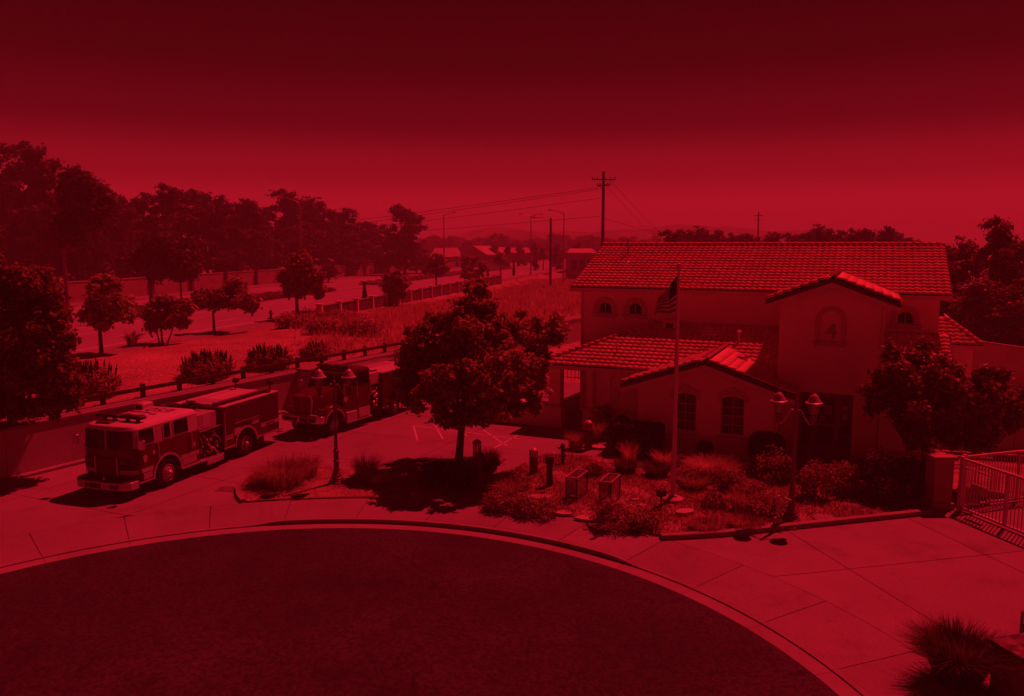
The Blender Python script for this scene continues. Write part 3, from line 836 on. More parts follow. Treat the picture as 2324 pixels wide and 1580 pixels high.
# gable roofs
def gable_roof(uc, half, z_r, slope, w0, w1, w_clip, tiles_right_clip=None, prio=1, left=True):
    zt = z_r - slope * half
    objs = []
    for sgn in (-1, 1):
        rf = roof_slab('roof', [(uc, w0, z_r), (uc, w1, z_r), (uc + sgn * half, w1, zt), (uc + sgn * half, w0, zt)])
        objs.append(rf)
        vdir = Vector((-sgn, 0, slope))
        def ins(c, sgn=sgn):
            if w_clip and not w_clip(c): return False
            if tiles_right_clip and not tiles_right_clip(c): return False
            return True
        lay_tiles(rf, (uc + sgn * (half + 0.04), w0 + 0.10, zt), (0, 1, 0), vdir, w1 - w0 - 0.1, vdir.length * half, ins, prio)
        # rake: row of barrel tiles above a dark strip painted as tile-end shade, and a pale fascia
        lay_caps(rf, (uc + sgn * half, w0 + 0.05, zt + 0.04), (uc + sgn * 0.25, w0 + 0.05, z_r - slope * 0.25 + 0.04))
        MB().prism([(uc, z_r - 0.02), (uc, z_r - 0.20), (uc + sgn * (half + 0.02), zt - 0.20), (uc + sgn * (half + 0.02), zt - 0.02)], w0 - 0.04, w0 + 0.02).build('verge', 'felt_and_shade', rf)
        MB().prism([(uc, z_r - 0.19), (uc, z_r - 0.40), (uc + sgn * (half - 0.02), zt - 0.38), (uc + sgn * (half - 0.02), zt - 0.19)], w0 + 0.022, w0 + 0.07).build('fascia', 'fascia', rf)
    lay_caps(objs[0], (uc, w0 - 0.02, z_r + 0.05), (uc, w1 - 0.3, z_r + 0.05))
    return objs
porch_over = lambda c: c.z > pz(c.y) - 0.05 or c.y < PE_W
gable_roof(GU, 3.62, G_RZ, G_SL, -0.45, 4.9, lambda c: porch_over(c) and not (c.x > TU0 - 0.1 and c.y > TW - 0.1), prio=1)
main_z = lambda w: E_Z + (R_Z - E_Z) * (w - E_W) / (R_W_ - E_W)
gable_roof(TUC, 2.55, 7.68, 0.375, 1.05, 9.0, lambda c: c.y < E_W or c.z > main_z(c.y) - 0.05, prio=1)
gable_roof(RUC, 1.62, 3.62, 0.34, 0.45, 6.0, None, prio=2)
r_rp = roof_slab('roof', [(TU1, 2.6, 3.45), (11.4, 2.6, 3.45), (11.4, MW, 5.0), (TU1, MW, 5.0)])
sl = Vector((0, 1, 0.36))
lay_tiles(r_rp, (TU1 + 0.03, 2.55, 3.45), (1, 0, 0), sl, 2.8, sl.length * 4.3, None, 3)
r_bk = roof_slab('roof', [(10.6, 9.0, 4.30), (12.95, 9.0, 4.30), (11.55, 11.2, 5.30), (10.6, 11.2, 5.30)])
sl = Vector((0, 2.2, 1.0))
lay_tiles(r_bk, (10.88, 8.95, 4.30), (1, 0, 0), sl, 2.1, sl.length, lambda c: c.x < 12.95 - (c.y - 9.0) * 0.64, 3)
MB().add([(12.95, 9.0, 4.30), (13.05, 14, 4.30), (11.6, 14, 5.42), (11.55, 11.2, 5.32)], [(0, 1, 2, 3)]).build('roof', 'roof_tile', st)
lay_caps(r_bk, (12.95, 9.0, 4.34), (11.6, 11.1, 5.30))
MB().box(10.88, 12.98, 8.95, 9.0, 4.10, 4.27).build('eave_gutter', 'fascia', r_bk)

# the nearest 300 tiles one by one, the rest of each roof as one piece
camL = st.matrix_world.copy()
camL = Matrix.Translation((6.66, 34.23, 0)) @ Matrix.Rotation(ST_ANG, 4, 'Z')
cam_loc = camL.inverted() @ Vector((0, 0, CAM_H))
order = sorted(range(len(tile_jobs)), key=lambda k: (tile_jobs[k][2] > 1, (tile_jobs[k][3] - cam_loc).length))
single = set(order[:300])
rest = {}
for k, (rf, mtx, pr, c) in enumerate(tile_jobs):
    if k in single:
        o_ = bpy.data.objects.new('roof_tile', tile_me); put(o_, rf); o_.matrix_local = mtx
    else:
        rest.setdefault(rf.name, (rf, []))[1].append(np.array(mtx))
for nm, (rf, ms) in rest.items():
    A_ = np.stack(ms)                                              # (k,4,4)
    VV = np.einsum('kij,nj->kni', A_[:, :3, :3], TV) + A_[:, None, :3, 3]
    FF = (TF[None] + (np.arange(len(ms)) * len(TV))[:, None, None]).reshape(-1, 4)
    tag(obj('roof_tiling', fast_mesh('roof_tiling', VV.reshape(-1, 3), FF), 'roof_tile', rf), kind='stuff')

# roof fittings
def vent_pipe(u, w, z, h, r=0.06):
    return MB().tube([(u, w, z - 0.1), (u, w, z + h)], r, 10).lathe([(r * 2.2, 0), (r * 2.2, 0.05), (r * 0.8, 0.14)], 10, (u, w, z + h - 0.02)).build('vent_pipe', 'fascia', st)
vent_pipe(2.35, 5.0, pz(5.0), 0.55, 0.055)
vent_pipe(-3.2, 3.4, pz(3.4), 0.25, 0.03)
vent_pipe(3.9, 3.6, 3.6, 0.35, 0.05)
bxv = MB().box(-1.55, -0.95, 6.1, 6.6, pz(6.1) - 0.1, pz(6.1) + 0.42).box(-1.62, -0.88, 6.03, 6.67, pz(6.1) + 0.42, pz(6.1) + 0.50).build('vent_hood', 'fascia', st)
MB().box(-1.45, -1.05, 6.085, 6.099, pz(6.1) + 0.08, pz(6.1) + 0.34).build('vent_grille', 'felt_and_shade', bxv)
an = MB().tube([(1.0, 4.6, pz(4.6) - 0.05), (1.0, 4.6, pz(4.6) + 0.95)], 0.025, 6)
for z_, l_ in ((0.55, 0.35), (0.70, 0.3), (0.85, 0.24)): an.tube([(1.0 - l_, 4.6, pz(4.6) + z_), (1.0 + l_, 4.6, pz(4.6) + z_)], 0.010, 5)
an.tube([(1.0, 4.6, pz(4.6) + 0.8), (0.4, 4.3, pz(4.3))], 0.006, 4).tube([(1.0, 4.6, pz(4.6) + 0.8), (1.6, 4.3, pz(4.3))], 0.006, 4).build('antenna', 'galvanised', st)
zz_ = main_z(10.6)
MB().tube([(-4.75, 10.6, zz_ - 0.1), (-4.75, 10.6, zz_ + 0.85)], 0.035, 6).tube([(-5.0, 10.6, zz_ + 0.55), (-4.5, 10.6, zz_ + 0.6)], 0.02, 5).tube([(-4.75, 10.6, zz_ + 0.4), (-5.05, 10.3, zz_ - 0.1)], 0.015, 5).lathe([(0.05, 0), (0.07, 0.08), (0.0, 0.16)], 8, (-4.75, 10.6, zz_ + 0.82)).build('mast', 'galvanised', st)
MB().prism([(0, 0), (0.5, 0), (0.5, 0.05), (0, 0.05)], 0, 0.25).build('skylight', 'felt_and_shade', st, loc=(2.62, 2.6, G_RZ - G_SL * 0.9 + 0.06))
# ================================================================== WALLS, FENCES, POLES, FAR HOUSES
# retaining wall: cast panels with a coping
rw = thing('retaining_wall', 'long pale concrete retaining wall behind the two fire engines', 'wall', (WO[0], WO[1], 0), math.atan2(WS[1], WS[0]))
s0 = -24.0
while s0 < 60:
    L_ = 6.0
    MB().box(s0 + 0.008, s0 + L_ - 0.008, -0.15, 0.15, -0.2, 1.90).build('panel', 'wall_concrete', rw)
    MB().box(s0 + 0.004, s0 + L_ - 0.004, -0.19, 0.19, 1.902, 2.03).build('coping', 'kerb_concrete', rw, bevel=0.015)
    s0 += L_
MB().box(15.6, 17.3, -0.95, -0.15, -0.2, 2.12).build('buttress', 'wall_concrete', rw)
MB().box(15.5, 17.4, -1.05, -0.12, 2.122, 2.24).build('buttress_cap', 'kerb_concrete', rw, bevel=0.02)
MB().box(-24, 15.5, -0.50, -0.16, -0.1, 0.12).build('footing_kerb', 'kerb_concrete', rw, bevel=0.02)
# paved strip on top, behind the coping
strip_m = MB()
a_ = [wall_pt(s, 0.20) for s in (-24, 60)]; b_ = [wall_pt(s, 1.15) for s in (-24, 60)]
strip_m.add([(*a_[0], 2.035), (*a_[1], 2.035), (*b_[1], 2.035), (*b_[0], 2.035), (*b_[0], 1.9), (*b_[1], 1.9)], [(0, 1, 2, 3), (3, 2, 5, 4)])
tag(strip_m.build('wall_top_path', 'concrete'), kind='structure')
# timber guard rail
gr = thing('guard_rail', 'dark timber post and rail barrier along the top of the retaining wall', 'barrier', (WO[0], WO[1], 2.035), math.atan2(WS[1], WS[0]))
sp = -3.2
posts = []
while sp < 27:
    MB().cbox(sp - 0.085, sp + 0.085, 0.72, 0.89, -0.3, 0.62, 0.02).build('post', 'timber_dark', gr)
    MB().box(sp - 0.02, sp + 0.02, 0.66, 0.72, 0.42, 0.46).build('bolt', 'galvanised', gr)
    posts.append(sp); sp += 1.98
for p, q in zip(posts[:-1], posts[1:]):
    MB().box(p - 0.002 + 0.004, q - 0.004, 0.60, 0.715, 0.33, 0.50).build('rail', 'timber_dark', gr)

mat('paint_stone', (0.74, 0.68, 0.60), 0.9, 0.1, 1)
# low stone wall beside the road with pale posts
lw = thing('roadside_stone_wall', 'low dark stone panel wall with pale concrete posts beside the road', 'wall')
yv = 77.5; prev = None; k = 0
while yv < 160:
    i = np.searchsorted(_ys, yv)
    dx = float(np.interp(yv, _ys, _dx)); ln = math.sqrt(1 + dx * dx)
    x_ = float(ne_x(yv)) + 2.6 / ln; y_ = yv - 2.6 * dx / ln
    zb = terrain_z(x_ + 2.5, y_) - 0.4
    d = Vector((dx / ln, 1 / ln, 0))
    c = Vector((x_, y_, 0)); s_ = Vector((1 / ln, -dx / ln, 0))
    MB().bar(c + Vector((0, 0, zb)), c + Vector((0, 0, 3.28)), 0.52, 0.52).build('post', 'paint_stone', lw)
    MB().bar(c + Vector((0, 0, 3.28)), c + Vector((0, 0, 3.36)), 0.64, 0.64).build('post_cap', 'paint_stone', lw)
    if prev is not None:
        pc, pzb = prev
        a3 = pc + d * 0.26; b3 = c - d * 0.26
        zl = min(zb, pzb) - 0.1
        MB().bar(a3 + Vector((0, 0, (zl + 3.08) / 2)), b3 + Vector((0, 0, (zl + 3.08) / 2)), 0.22, 3.08 - zl).build('stone_panel', 'stone_dark', lw)
        MB().bar(a3 + Vector((0, 0, 3.13)), b3 + Vector((0, 0, 3.13)), 0.34, 0.10).build('coping', 'kerb_concrete', lw)
    prev = (c, zb); yv += 4.15 + 0.012 * (yv - 77)

# block wall across the road with dark pilasters
fw = thing('boundary_block_wall', 'long textured block wall with dark pilasters across the road under the trees', 'wall')
yv = 66.0; prev = None
ox, oy = road_off(37.0)
while yv < 300:
    x_ = float(np.interp(yv, oy, ox)); c = Vector((x_, yv, 0))
    MB().box(x_ - 0.42, x_ + 0.42, yv - 0.42, yv + 0.42, 1.7, 4.55).build('pilaster', 'pilaster', fw)
    if prev is not None:
        d = (c - prev).normalized()
        a3 = prev + d * 0.45; b3 = c - d * 0.45
        MB().bar(a3 + Vector((0, 0, 3.05)), b3 + Vector((0, 0, 3.05)), 0.25, 2.7).build('panel', 'block_wall', fw)
        MB().bar(a3 + Vector((0, 0, 4.46)), b3 + Vector((0, 0, 4.46)), 0.38, 0.12).build('coping', 'block_cap', fw)
    prev = c; yv += 9.5

# white yard fence at the left rear corner of the station
def picket_fence(name, label, p, q, z, h, step=0.16, mname='fascia', group=None):
    p = Vector((*p, z)); q = Vector((*q, z)); d = q - p; L_ = d.length
    t = thing(name, label, 'fence', tuple(p), math.atan2(d.y, d.x), group)
    MB().box(0, L_, -0.04, 0.04, h - 0.08, h).build('rail', mname, t)
    MB().box(0, L_, -0.03, 0.03, 0.12, 0.18).build('rail', mname, t)
    n_ = max(2, int(L_ / step))
    proto = None
    for k in range(n_ + 1):
        if proto is None:
            proto = MB().box(-0.02, 0.02, -0.02, 0.02, 0.0, h - 0.085).build('picket', mname, t); o_ = proto
        else:
            o_ = proto.copy(); put(o_, t)
        o_.location = (L_ * k / n_, 0, 0)
    return t
c0 = Vector((3.4, 46.0)); 
picket_fence('picket_fence', 'short pale picket fence beside the left corner of the station', (1.6, 48.0), (4.2, 46.9), 1.0, 1.1, 0.22)

# compound wall far right
cw = thing('compound_wall', 'plain tall wall receding behind the right end of the station', 'wall')
cpts = [(28.6, 66.0), (30.2, 59.5), (31.76, 53.5), (33.4, 46.8), (35.2, 39.5), (37.0, 32.0)]
for p, q in zip(cpts[:-1], cpts[1:]):
    MB().bar((*p, 1.15), (*q, 1.15), 0.25, 2.6).build('panel', 'wall_concrete', cw)
    MB().bar((*p, 2.50), (*q, 2.50), 0.36, 0.10).build('coping', 'kerb_concrete', cw)

# ---- street lamps on the main road
def street_lamp(name, label, base, h, arms, mname='galvanised', group=None, r=0.11, arm_len=2.4, rise=0.7):
    t = thing(name, label, 'street lamp', (base[0], base[1], base[2]), 0, group)
    MB().tube([(0, 0, -0.2), (0, 0, 0.8), (0, 0, h)], [r * 1.3, r * 1.15, r * 0.62], 8).build('pole', mname, t, True)
    MB().lathe([(r * 2.6, 0), (r * 2.6, 0.12), (r * 1.4, 0.35)], 8, (0, 0, -0.05)).build('base', mname, t)
    for ang in arms:
        ca, sa = math.cos(ang), math.sin(ang)
        P_ = [(ca * arm_len * f, sa * arm_len * f, h - 0.15 + rise * math.sin(f * math.pi / 2)) for f in (0, .25, .5, .75, 1)]
        MB().tube(P_, [r * 0.55, r * 0.5, r * 0.45, r * 0.4, r * 0.36], 6).build('arm', mname, t, True)
        e = P_[-1]
        hd = MB(); q = (e[0] + ca * 0.75, e[1] + sa * 0.75, e[2] + 0.02)
        hd.tube([e, (e[0] + ca * 0.2, e[1] + sa * 0.2, e[2] + 0.03), (e[0] + ca * 0.55, e[1] + sa * 0.55, e[2]), q], [0.06, 0.14, 0.15, 0.06], 8)
        hd.build('lamp_head', mname, t, True)
    return t
RD = lambda y: math.atan2(1, float(np.interp(y, _ys, _dx)))
def lamp_at(px_x, px_top, Y, z, **kw):
    X, zt = up(px_x, px_top, Y)
    return (X, Y, z), zt - z
b, h = lamp_at(680, 452, 112, 2.05); street_lamp('street_lamp', 'tall twin-arm street lamp on the median in front of the tall trees', b, h - 0.4, [0.12, math.pi + 0.12], r=0.14, arm_len=2.3)
b, h = lamp_at(1007, 485, 205, 2.05); street_lamp('street_lamp', 'single-arm street lamp whose arm points right, near the far houses', b, h - 0.3, [0.0], r=0.17, arm_len=2.3)
b, h = lamp_at(1205, 488, 190, 2.05); street_lamp('street_lamp', 'slim twin-arm street lamp left of the utility pole', b, h - 0.3, [0.0, math.pi], r=0.15, arm_len=2.1)
b, h = lamp_at(1280, 480, 165, 1.2); street_lamp('street_lamp', 'single-arm street lamp pointing left, closest to the utility pole', b, h - 0.3, [math.pi], r=0.15, arm_len=2.5)
b, h = lamp_at(1250, 495, 150, 1.2)
t = thing('light_pole', 'short dark wooden pole carrying one lamp arm pointing left', 'street lamp', b)
MB().tube([(0, 0, -0.2), (0, 0, h)], [0.24, 0.20], 8).build('pole', 'timber_pole', t)
MB().tube([(0, 0, h - 0.5), (-1.2, 0, h + 0.12), (-2.6, 0, h + 0.1)], 0.06, 6).build('arm', 'galvanised', t)
MB().tube([(-2.6, 0, h + 0.1), (-2.9, 0, h + 0.12), (-3.5, 0, h + 0.1)], [0.08, 0.17, 0.08], 8).build('lamp_head', 'galvanised', t)
b, h = lamp_at(1484, 515, 260, 1.2); street_lamp('street_lamp', 'distant faint twin-arm street lamp right of the utility pole', b, h - 0.3, [0.0, math.pi], r=0.15, arm_len=4.0)

# ---- utility pole with cross-arms, and wires
UY = 90.0
ux, uzt = up(1370, 390, UY)
up_t = thing('utility_pole', 'tall dark wooden utility pole with cross-arms rising behind the roof', 'utility pole', (ux, UY, 0.8))
uh = uzt - 0.8
MB().tube([(0, 0, -0.5), (0, 0, uh)], [0.23, 0.15], 8).build('pole', 'timber_pole', up_t)
def uz(y): return up(1370, y, UY)[1] - 0.8
for y_, L_, yaw in ((408, 1.35, 0.15), (421, 0.75, -0.4)):
    ca, sa = math.cos(yaw), math.sin(yaw)
    MB().bar((-L_ * ca, -L_ * sa - 0.18, uz(y_)), (L_ * ca, L_ * sa - 0.18, uz(y_)), 0.12, 0.14).build('cross_arm', 'timber_pole', up_t)
    for f in (-0.95, -0.55, 0.55, 0.95):
        MB().lathe([(0.04, 0), (0.06, 0.08), (0.035, 0.12), (0.06, 0.17), (0.02, 0.24)], 8, (L_ * f * ca, L_ * f * sa - 0.18, uz(y_) + 0.07)).build('insulator', 'dark_metal', up_t)
MB().bar((-0.55, -0.05, uz(421)), (0, -0.1, uz(432)), 0.06, 0.06).build('brace', 'dark_metal', up_t)
def wire(name, label, a_, b_, sag, r=0.016, group='overhead wires on the utility pole'):
    a_ = Vector(a_); b_ = Vector(b_); P_ = []
    for k in range(17):
        f = k / 16; p = a_.lerp(b_, f); p.z -= sag * 4 * f * (1 - f); P_.append(p)
    return tag(MB().tube(P_, r, 4).build(name, 'wire'), label, 'wire', group)
def w3(px_x, px_y, Y): X, Z = up(px_x, px_y, Y); return (X, Y, Z)
LBL = 'thin overhead wire running left from the utility pole over the road'
wire('overhead_wire', 'upper of the close pair of wires running left from the utility pole', w3(1358, 426, UY), w3(-200, 565, 260), 3.0, 0.022)
wire('overhead_wire', 'lower of the close pair of wires running left from the utility pole', w3(1358, 430, UY), w3(-200, 575, 260), 3.2, 0.020)
wire('overhead_wire', 'single thin wire leaving the utility pole leftwards at mid height', w3(1362, 450, UY), w3(-200, 590, 260), 2.5, 0.018)
wire('overhead_wire', 'lowest thin wire leaving the utility pole leftwards', w3(1360, 491, UY), w3(-100, 575, 270), 1.5, 0.018)
wire('overhead_wire', 'steep thick wire slanting right from the top of the utility pole', w3(1384, 408, UY), w3(1530, 553, 190), 0.5, 0.022)
wire('overhead_wire', 'second slanting wire right of the utility pole, from the lower cross-arm', w3(1378, 423, UY), w3(1500, 545, 190), 0.5, 0.018)
wire('overhead_wire', 'long low wire drooping right from the utility pole towards the distant trees', w3(1372, 496, UY), w3(1620, 545, 240), 0.8, 0.018)
# small distant pole above the tree line
sx, szt = up(1722, 482, 170)
t = thing('utility_pole', 'thin distant utility pole rising above the trees behind the roof ridge', 'utility pole', (sx, 170, 0))
MB().tube([(0, 0, 0), (0, 0, szt)], [0.20, 0.13], 6).build('pole', 'timber_pole', t)
MB().bar((-0.9, 0, szt - 0.7), (0.9, 0, szt - 0.7), 0.10, 0.12).build('cross_arm', 'timber_pole', t)
MB().bar((-0.6, 0, szt - 1.6), (0.6, 0, szt - 1.6), 0.10, 0.12).build('cross_arm', 'timber_pole', t)

# ---- far houses
def far_house(label, px0, px1, py_eave, py_ridge, Y, depth=9, side='gable'):
    x0, ze = up(px0, py_eave, Y); x1, _ = up(px1, py_eave, Y); zr = up(px0, py_ridge, Y)[1]
    t = thing('distant_house', label, 'house', ((x0 + x1) / 2, Y, 0.8), -0.55 if side == 'gable' else 0.0)
    w = (x1 - x0) / 2; ze -= 0.8; zr -= 0.8
    MB().box(-w * 0.94, w * 0.94, 0.4, depth, -0.5, ze).build('wall', 'house_wall', t)
    if side == 'gable':
        MB().prism([(-w, ze), (w, ze), (0, zr)], 0.0, depth + 0.5).build('roof', 'house_roof', t)
        MB().prism([(-w * 0.93, ze - 0.05), (w * 0.93, ze - 0.05), (0, zr - 0.25)], -0.03, 0.0).build('gable', 'house_wall', t)
    else:
        MB().add([(-w, 0, ze), (w, 0, ze), (w * 0.75, depth / 2, zr), (-w * 0.75, depth / 2, zr), (w, depth, ze), (-w, depth, ze)], [(0, 1, 2, 3), (1, 4, 2), (4, 5, 3, 2), (5, 0, 3), (0, 5, 4, 1)]).build('roof', 'house_roof', t)
    for f in (-0.55, 0.0, 0.5):
        MB().box(w * f - 0.7, w * f + 0.7, 0.34, 0.399, ze * 0.35, ze * 0.75).build('window', 'house_opening', t)
    return t
far_house('distant house with a broad pale hipped roof at the left of the far row', 975, 1045, 583, 563, 270, 12, 'hip')
far_house('distant house with a gabled front standing mid-row beyond the road', 1035, 1112, 578, 558, 255, 14, 'gable')
far_house('distant house with pale roof right of the gabled house', 1105, 1160, 576, 561, 300, 12, 'hip')
far_house('distant house with long low roof near the twin-arm lamp', 1155, 1206, 574, 562, 320, 12, 'hip')
far_house('distant pale-roofed house between the street lamps and the utility pole', 1288, 1356, 574, 564, 190, 10, 'hip')
# far roadside fence
ffx = thing('roadside_fence', 'long low fence across the road in front of the far houses', 'fence')
for (a_, b_) in (((960, 594), (1040, 588)), ((1045, 588), (1120, 585)), ((1122, 585), (1210, 583)), ((1212, 583), (1340, 580))):
    A3 = w3(*a_, 235); B3 = w3(*b_, 235)
    MB().bar((A3[0], A3[1], A3[2]), (B3[0], B3[1], B3[2]), 0.2, 1.6).build('panel', 'block_wall', ffx)

# shaded yard wall right of the station
yw = thing('yard_wall', 'plain shaded yard wall right of the station behind the barred fence', 'wall')
for p, q in (((17.6, 35.4), (22.0, 34.2)), ((22.02, 34.19), (26.5, 32.9)), ((26.52, 32.89), (31.5, 31.5))):
    MB().bar((*p, 0.85), (*q, 0.85), 0.25, 1.9).build('panel', 'wall_concrete', yw)
    MB().bar((*p, 1.85), (*q, 1.85), 0.36, 0.10).build('coping', 'kerb_concrete', yw)
# ================================================================== FIRE ENGINES
def arc_notch(xc, zc, r, zb, n=12):
    """points of a wheel-arch notch, from rear foot to front foot (rising x)"""
    a0 = math.asin(max(-1, min(1, (zb - zc) / r)))
    return [(xc + r * math.cos(math.pi - a0 - (math.pi - 2 * a0) * k / n), zc + r * math.sin(math.pi - a0 - (math.pi - 2 * a0) * k / n)) for k in range(n + 1)]
def wheel(parent, x, y, r, side, rim_mat='aluminium', width=0.30, dual=False):
    s = side
    w = (0.56 if dual else width)
    tyre = MB().lathe([(r * 0.60, 0.0), (r * 0.62, 0.03), (r * 0.92, 0.0), (r * 0.985, 0.03), (r, 0.07), (r, w - 0.07), (r * 0.985, w - 0.03), (r * 0.92, w), (r * 0.60, w)], 32, axis='y')
    t_ = tyre.build('wheel', 'black_rubber', parent, True)
    t_.location = (x, y, r); t_.rotation_euler = (0, 0, math.pi if s > 0 else 0)
    # outer face is at local y=0 pointing away from the truck
    if dual: prof = [(r * 0.61, 0.0), (r * 0.57, 0.02), (r * 0.53, 0.10), (r * 0.42, 0.15), (r * 0.0, 0.15)]
    else: prof = [(r * 0.61, 0.0), (r * 0.57, -0.01), (r * 0.52, 0.03), (r * 0.40, -0.02), (r * 0.30, -0.06), (0.0, -0.07)]
    MB().lathe(prof, 24, axis='y').build('rim', rim_mat, t_, True)
    hub = MB().lathe([(r * 0.20, 0.13 if dual else -0.03), (r * 0.19, -0.06 if dual else -0.10), (r * 0.12, -0.10 if dual else -0.14), (0.0, -0.11 if dual else -0.15)], 16, axis='y')
    hub.build('hub', rim_mat, t_, True)
    nuts = MB()
    for k in range(10):
        a = 2 * math.pi * k / 10
        nuts.lathe([(0.026, 0.02), (0.026, -0.055 if not dual else 0.10), (0.0, -0.06 if not dual else 0.09)], 6, (r * 0.35 * math.cos(a), 0.0, r * 0.35 * math.sin(a)), axis='y')
    tag(nuts.build('wheel_nuts', 'black_rubber' if not dual else 'dark_metal', t_), kind='stuff')
    return t_
def zigzag(z0, z1, step, depth):
    out = []; z = z0
    while z < z1 - 1e-6:
        out += [(0.0, z), (depth, z + step * 0.25), (depth, z + step * 0.75)]; z += step
    out.append((0.0, z1))
    return out

def shutter(parent, x0, x1, z0, z1, y, mname='shutter', step=0.06):
    zs = zigzag(z0, z1, step, 0.012)
    poly = zs + [(-0.02, z1), (-0.02, z0)]
    o_ = MB().prism([(p[0], p[1]) for p in poly], x0, x1, 'x')   # (a, p, q)
    ob = o_.build('roller_shutter', mname, parent)
    ob.location = (0, y, 0)
    return ob

# ---------------------------------------------------------------- near engine (cab over)
T1O, T1H = (-14.02, 29.43), (-0.311, -0.950)
e1 = thing('fire_engine', 'dark red fire engine with white cab top, flat front and light bar, nearest the camera', 'fire engine', (T1O[0], T1O[1], 0), math.atan2(T1H[1], T1H[0]))
HW = 1.20
prof = [(-1.72, 0.55)] + arc_notch(0.0, 0.53, 0.70, 0.55) + [(1.18, 0.55), (1.18, 1.80), (-1.72, 1.80)]
body = MB().prism(prof, -HW, HW, 'y').build('cab', 'engine_red', e1, bevel=0.012)
def nose(off, x0=1.178):
    return [(x0, -HW - off), (1.36, -HW + 0.02 - off), (1.52, -HW + 0.13 - off), (1.60 + off, -HW + 0.34), (1.64 + off, -0.5), (1.65 + off, 0), (1.64 + off, 0.5), (1.60 + off, HW - 0.34), (1.52, HW - 0.13 + off), (1.36, HW - 0.02 + off), (x0, HW + off)]
MB().prism(nose(0), 0.62, 1.80, 'z').build('cab_front', 'engine_red', e1, True)
# white upper cab with tapered sides
def taper_ring(lo, hi, z0, z1):
    n = len(lo); mb = MB()
    mb.add([(x, y, z0) for x, y in lo] + [(x, y, z1) for x, y in hi], [tuple(reversed(range(n))), tuple(range(n, 2*n))] + [(i, (i+1) % n, (i+1) % n + n, i + n) for i in range(n)])
    return mb
lo = nose(-0.005, -1.72); hi = [(x * 0.985 - 0.02 if x > 0 else x, y * 0.965) for x, y in lo]
upper = taper_ring(lo, hi, 1.802, 2.46).build('cab_top', 'engine_white', e1, True)
hi2 = [(x - 0.04 if x > 0 else x, y * 0.94) for x, y in hi]
hi3 = [(x - 0.16 if x > 0 else x + 0.06, y * 0.86) for x, y in hi]
mb = taper_ring(hi, hi2, 2.462, 2.56); roof1 = mb.build('cab_roof', 'engine_white', e1, True)
taper_ring(hi2, hi3, 2.561, 2.62).build('roof_crown', 'engine_white', roof1, True)
# windscreen, two curved panes
fr_lo = nose(0.012)[2:9]; 
def pane_strip(pts_, z0, z1, th=0.012, tilt=0.0):
    mb = MB(); n = len(pts_)
    V = []
    for x, y in pts_: V.append((x, y, z0))
    for x, y in pts_: V.append((x * (1 - tilt) , y * 0.972, z1))
    return mb.add(V, [(i, i+1, n+i+1, n+i) for i in range(n-1)])
left_half = [(1.52 + .010, HW - 0.115), (1.612, HW - 0.34), (1.652, 0.5), (1.662, 0.04)]
pane_strip(left_half, 1.74, 2.42, tilt=0.022).build('windscreen', 'glass_dark', e1, True)
pane_strip([(x, -y) for x, y in reversed(left_half)], 1.74, 2.42, tilt=0.022).build('windscreen', 'glass_dark', e1, True)
MB().bar((1.672, 0, 1.72), (1.635, 0, 2.44), 0.05, 0.02).build('screen_post', 'engine_white', e1)
MB().bar((1.70, 0.35, 1.80), (1.665, 0.75, 2.08), 0.02, 0.02).build('wiper', 'black_rubber', e1)
MB().bar((1.70, -0.35, 1.80), (1.665, -0.75, 2.08), 0.02, 0.02).build('wiper', 'black_rubber', e1)
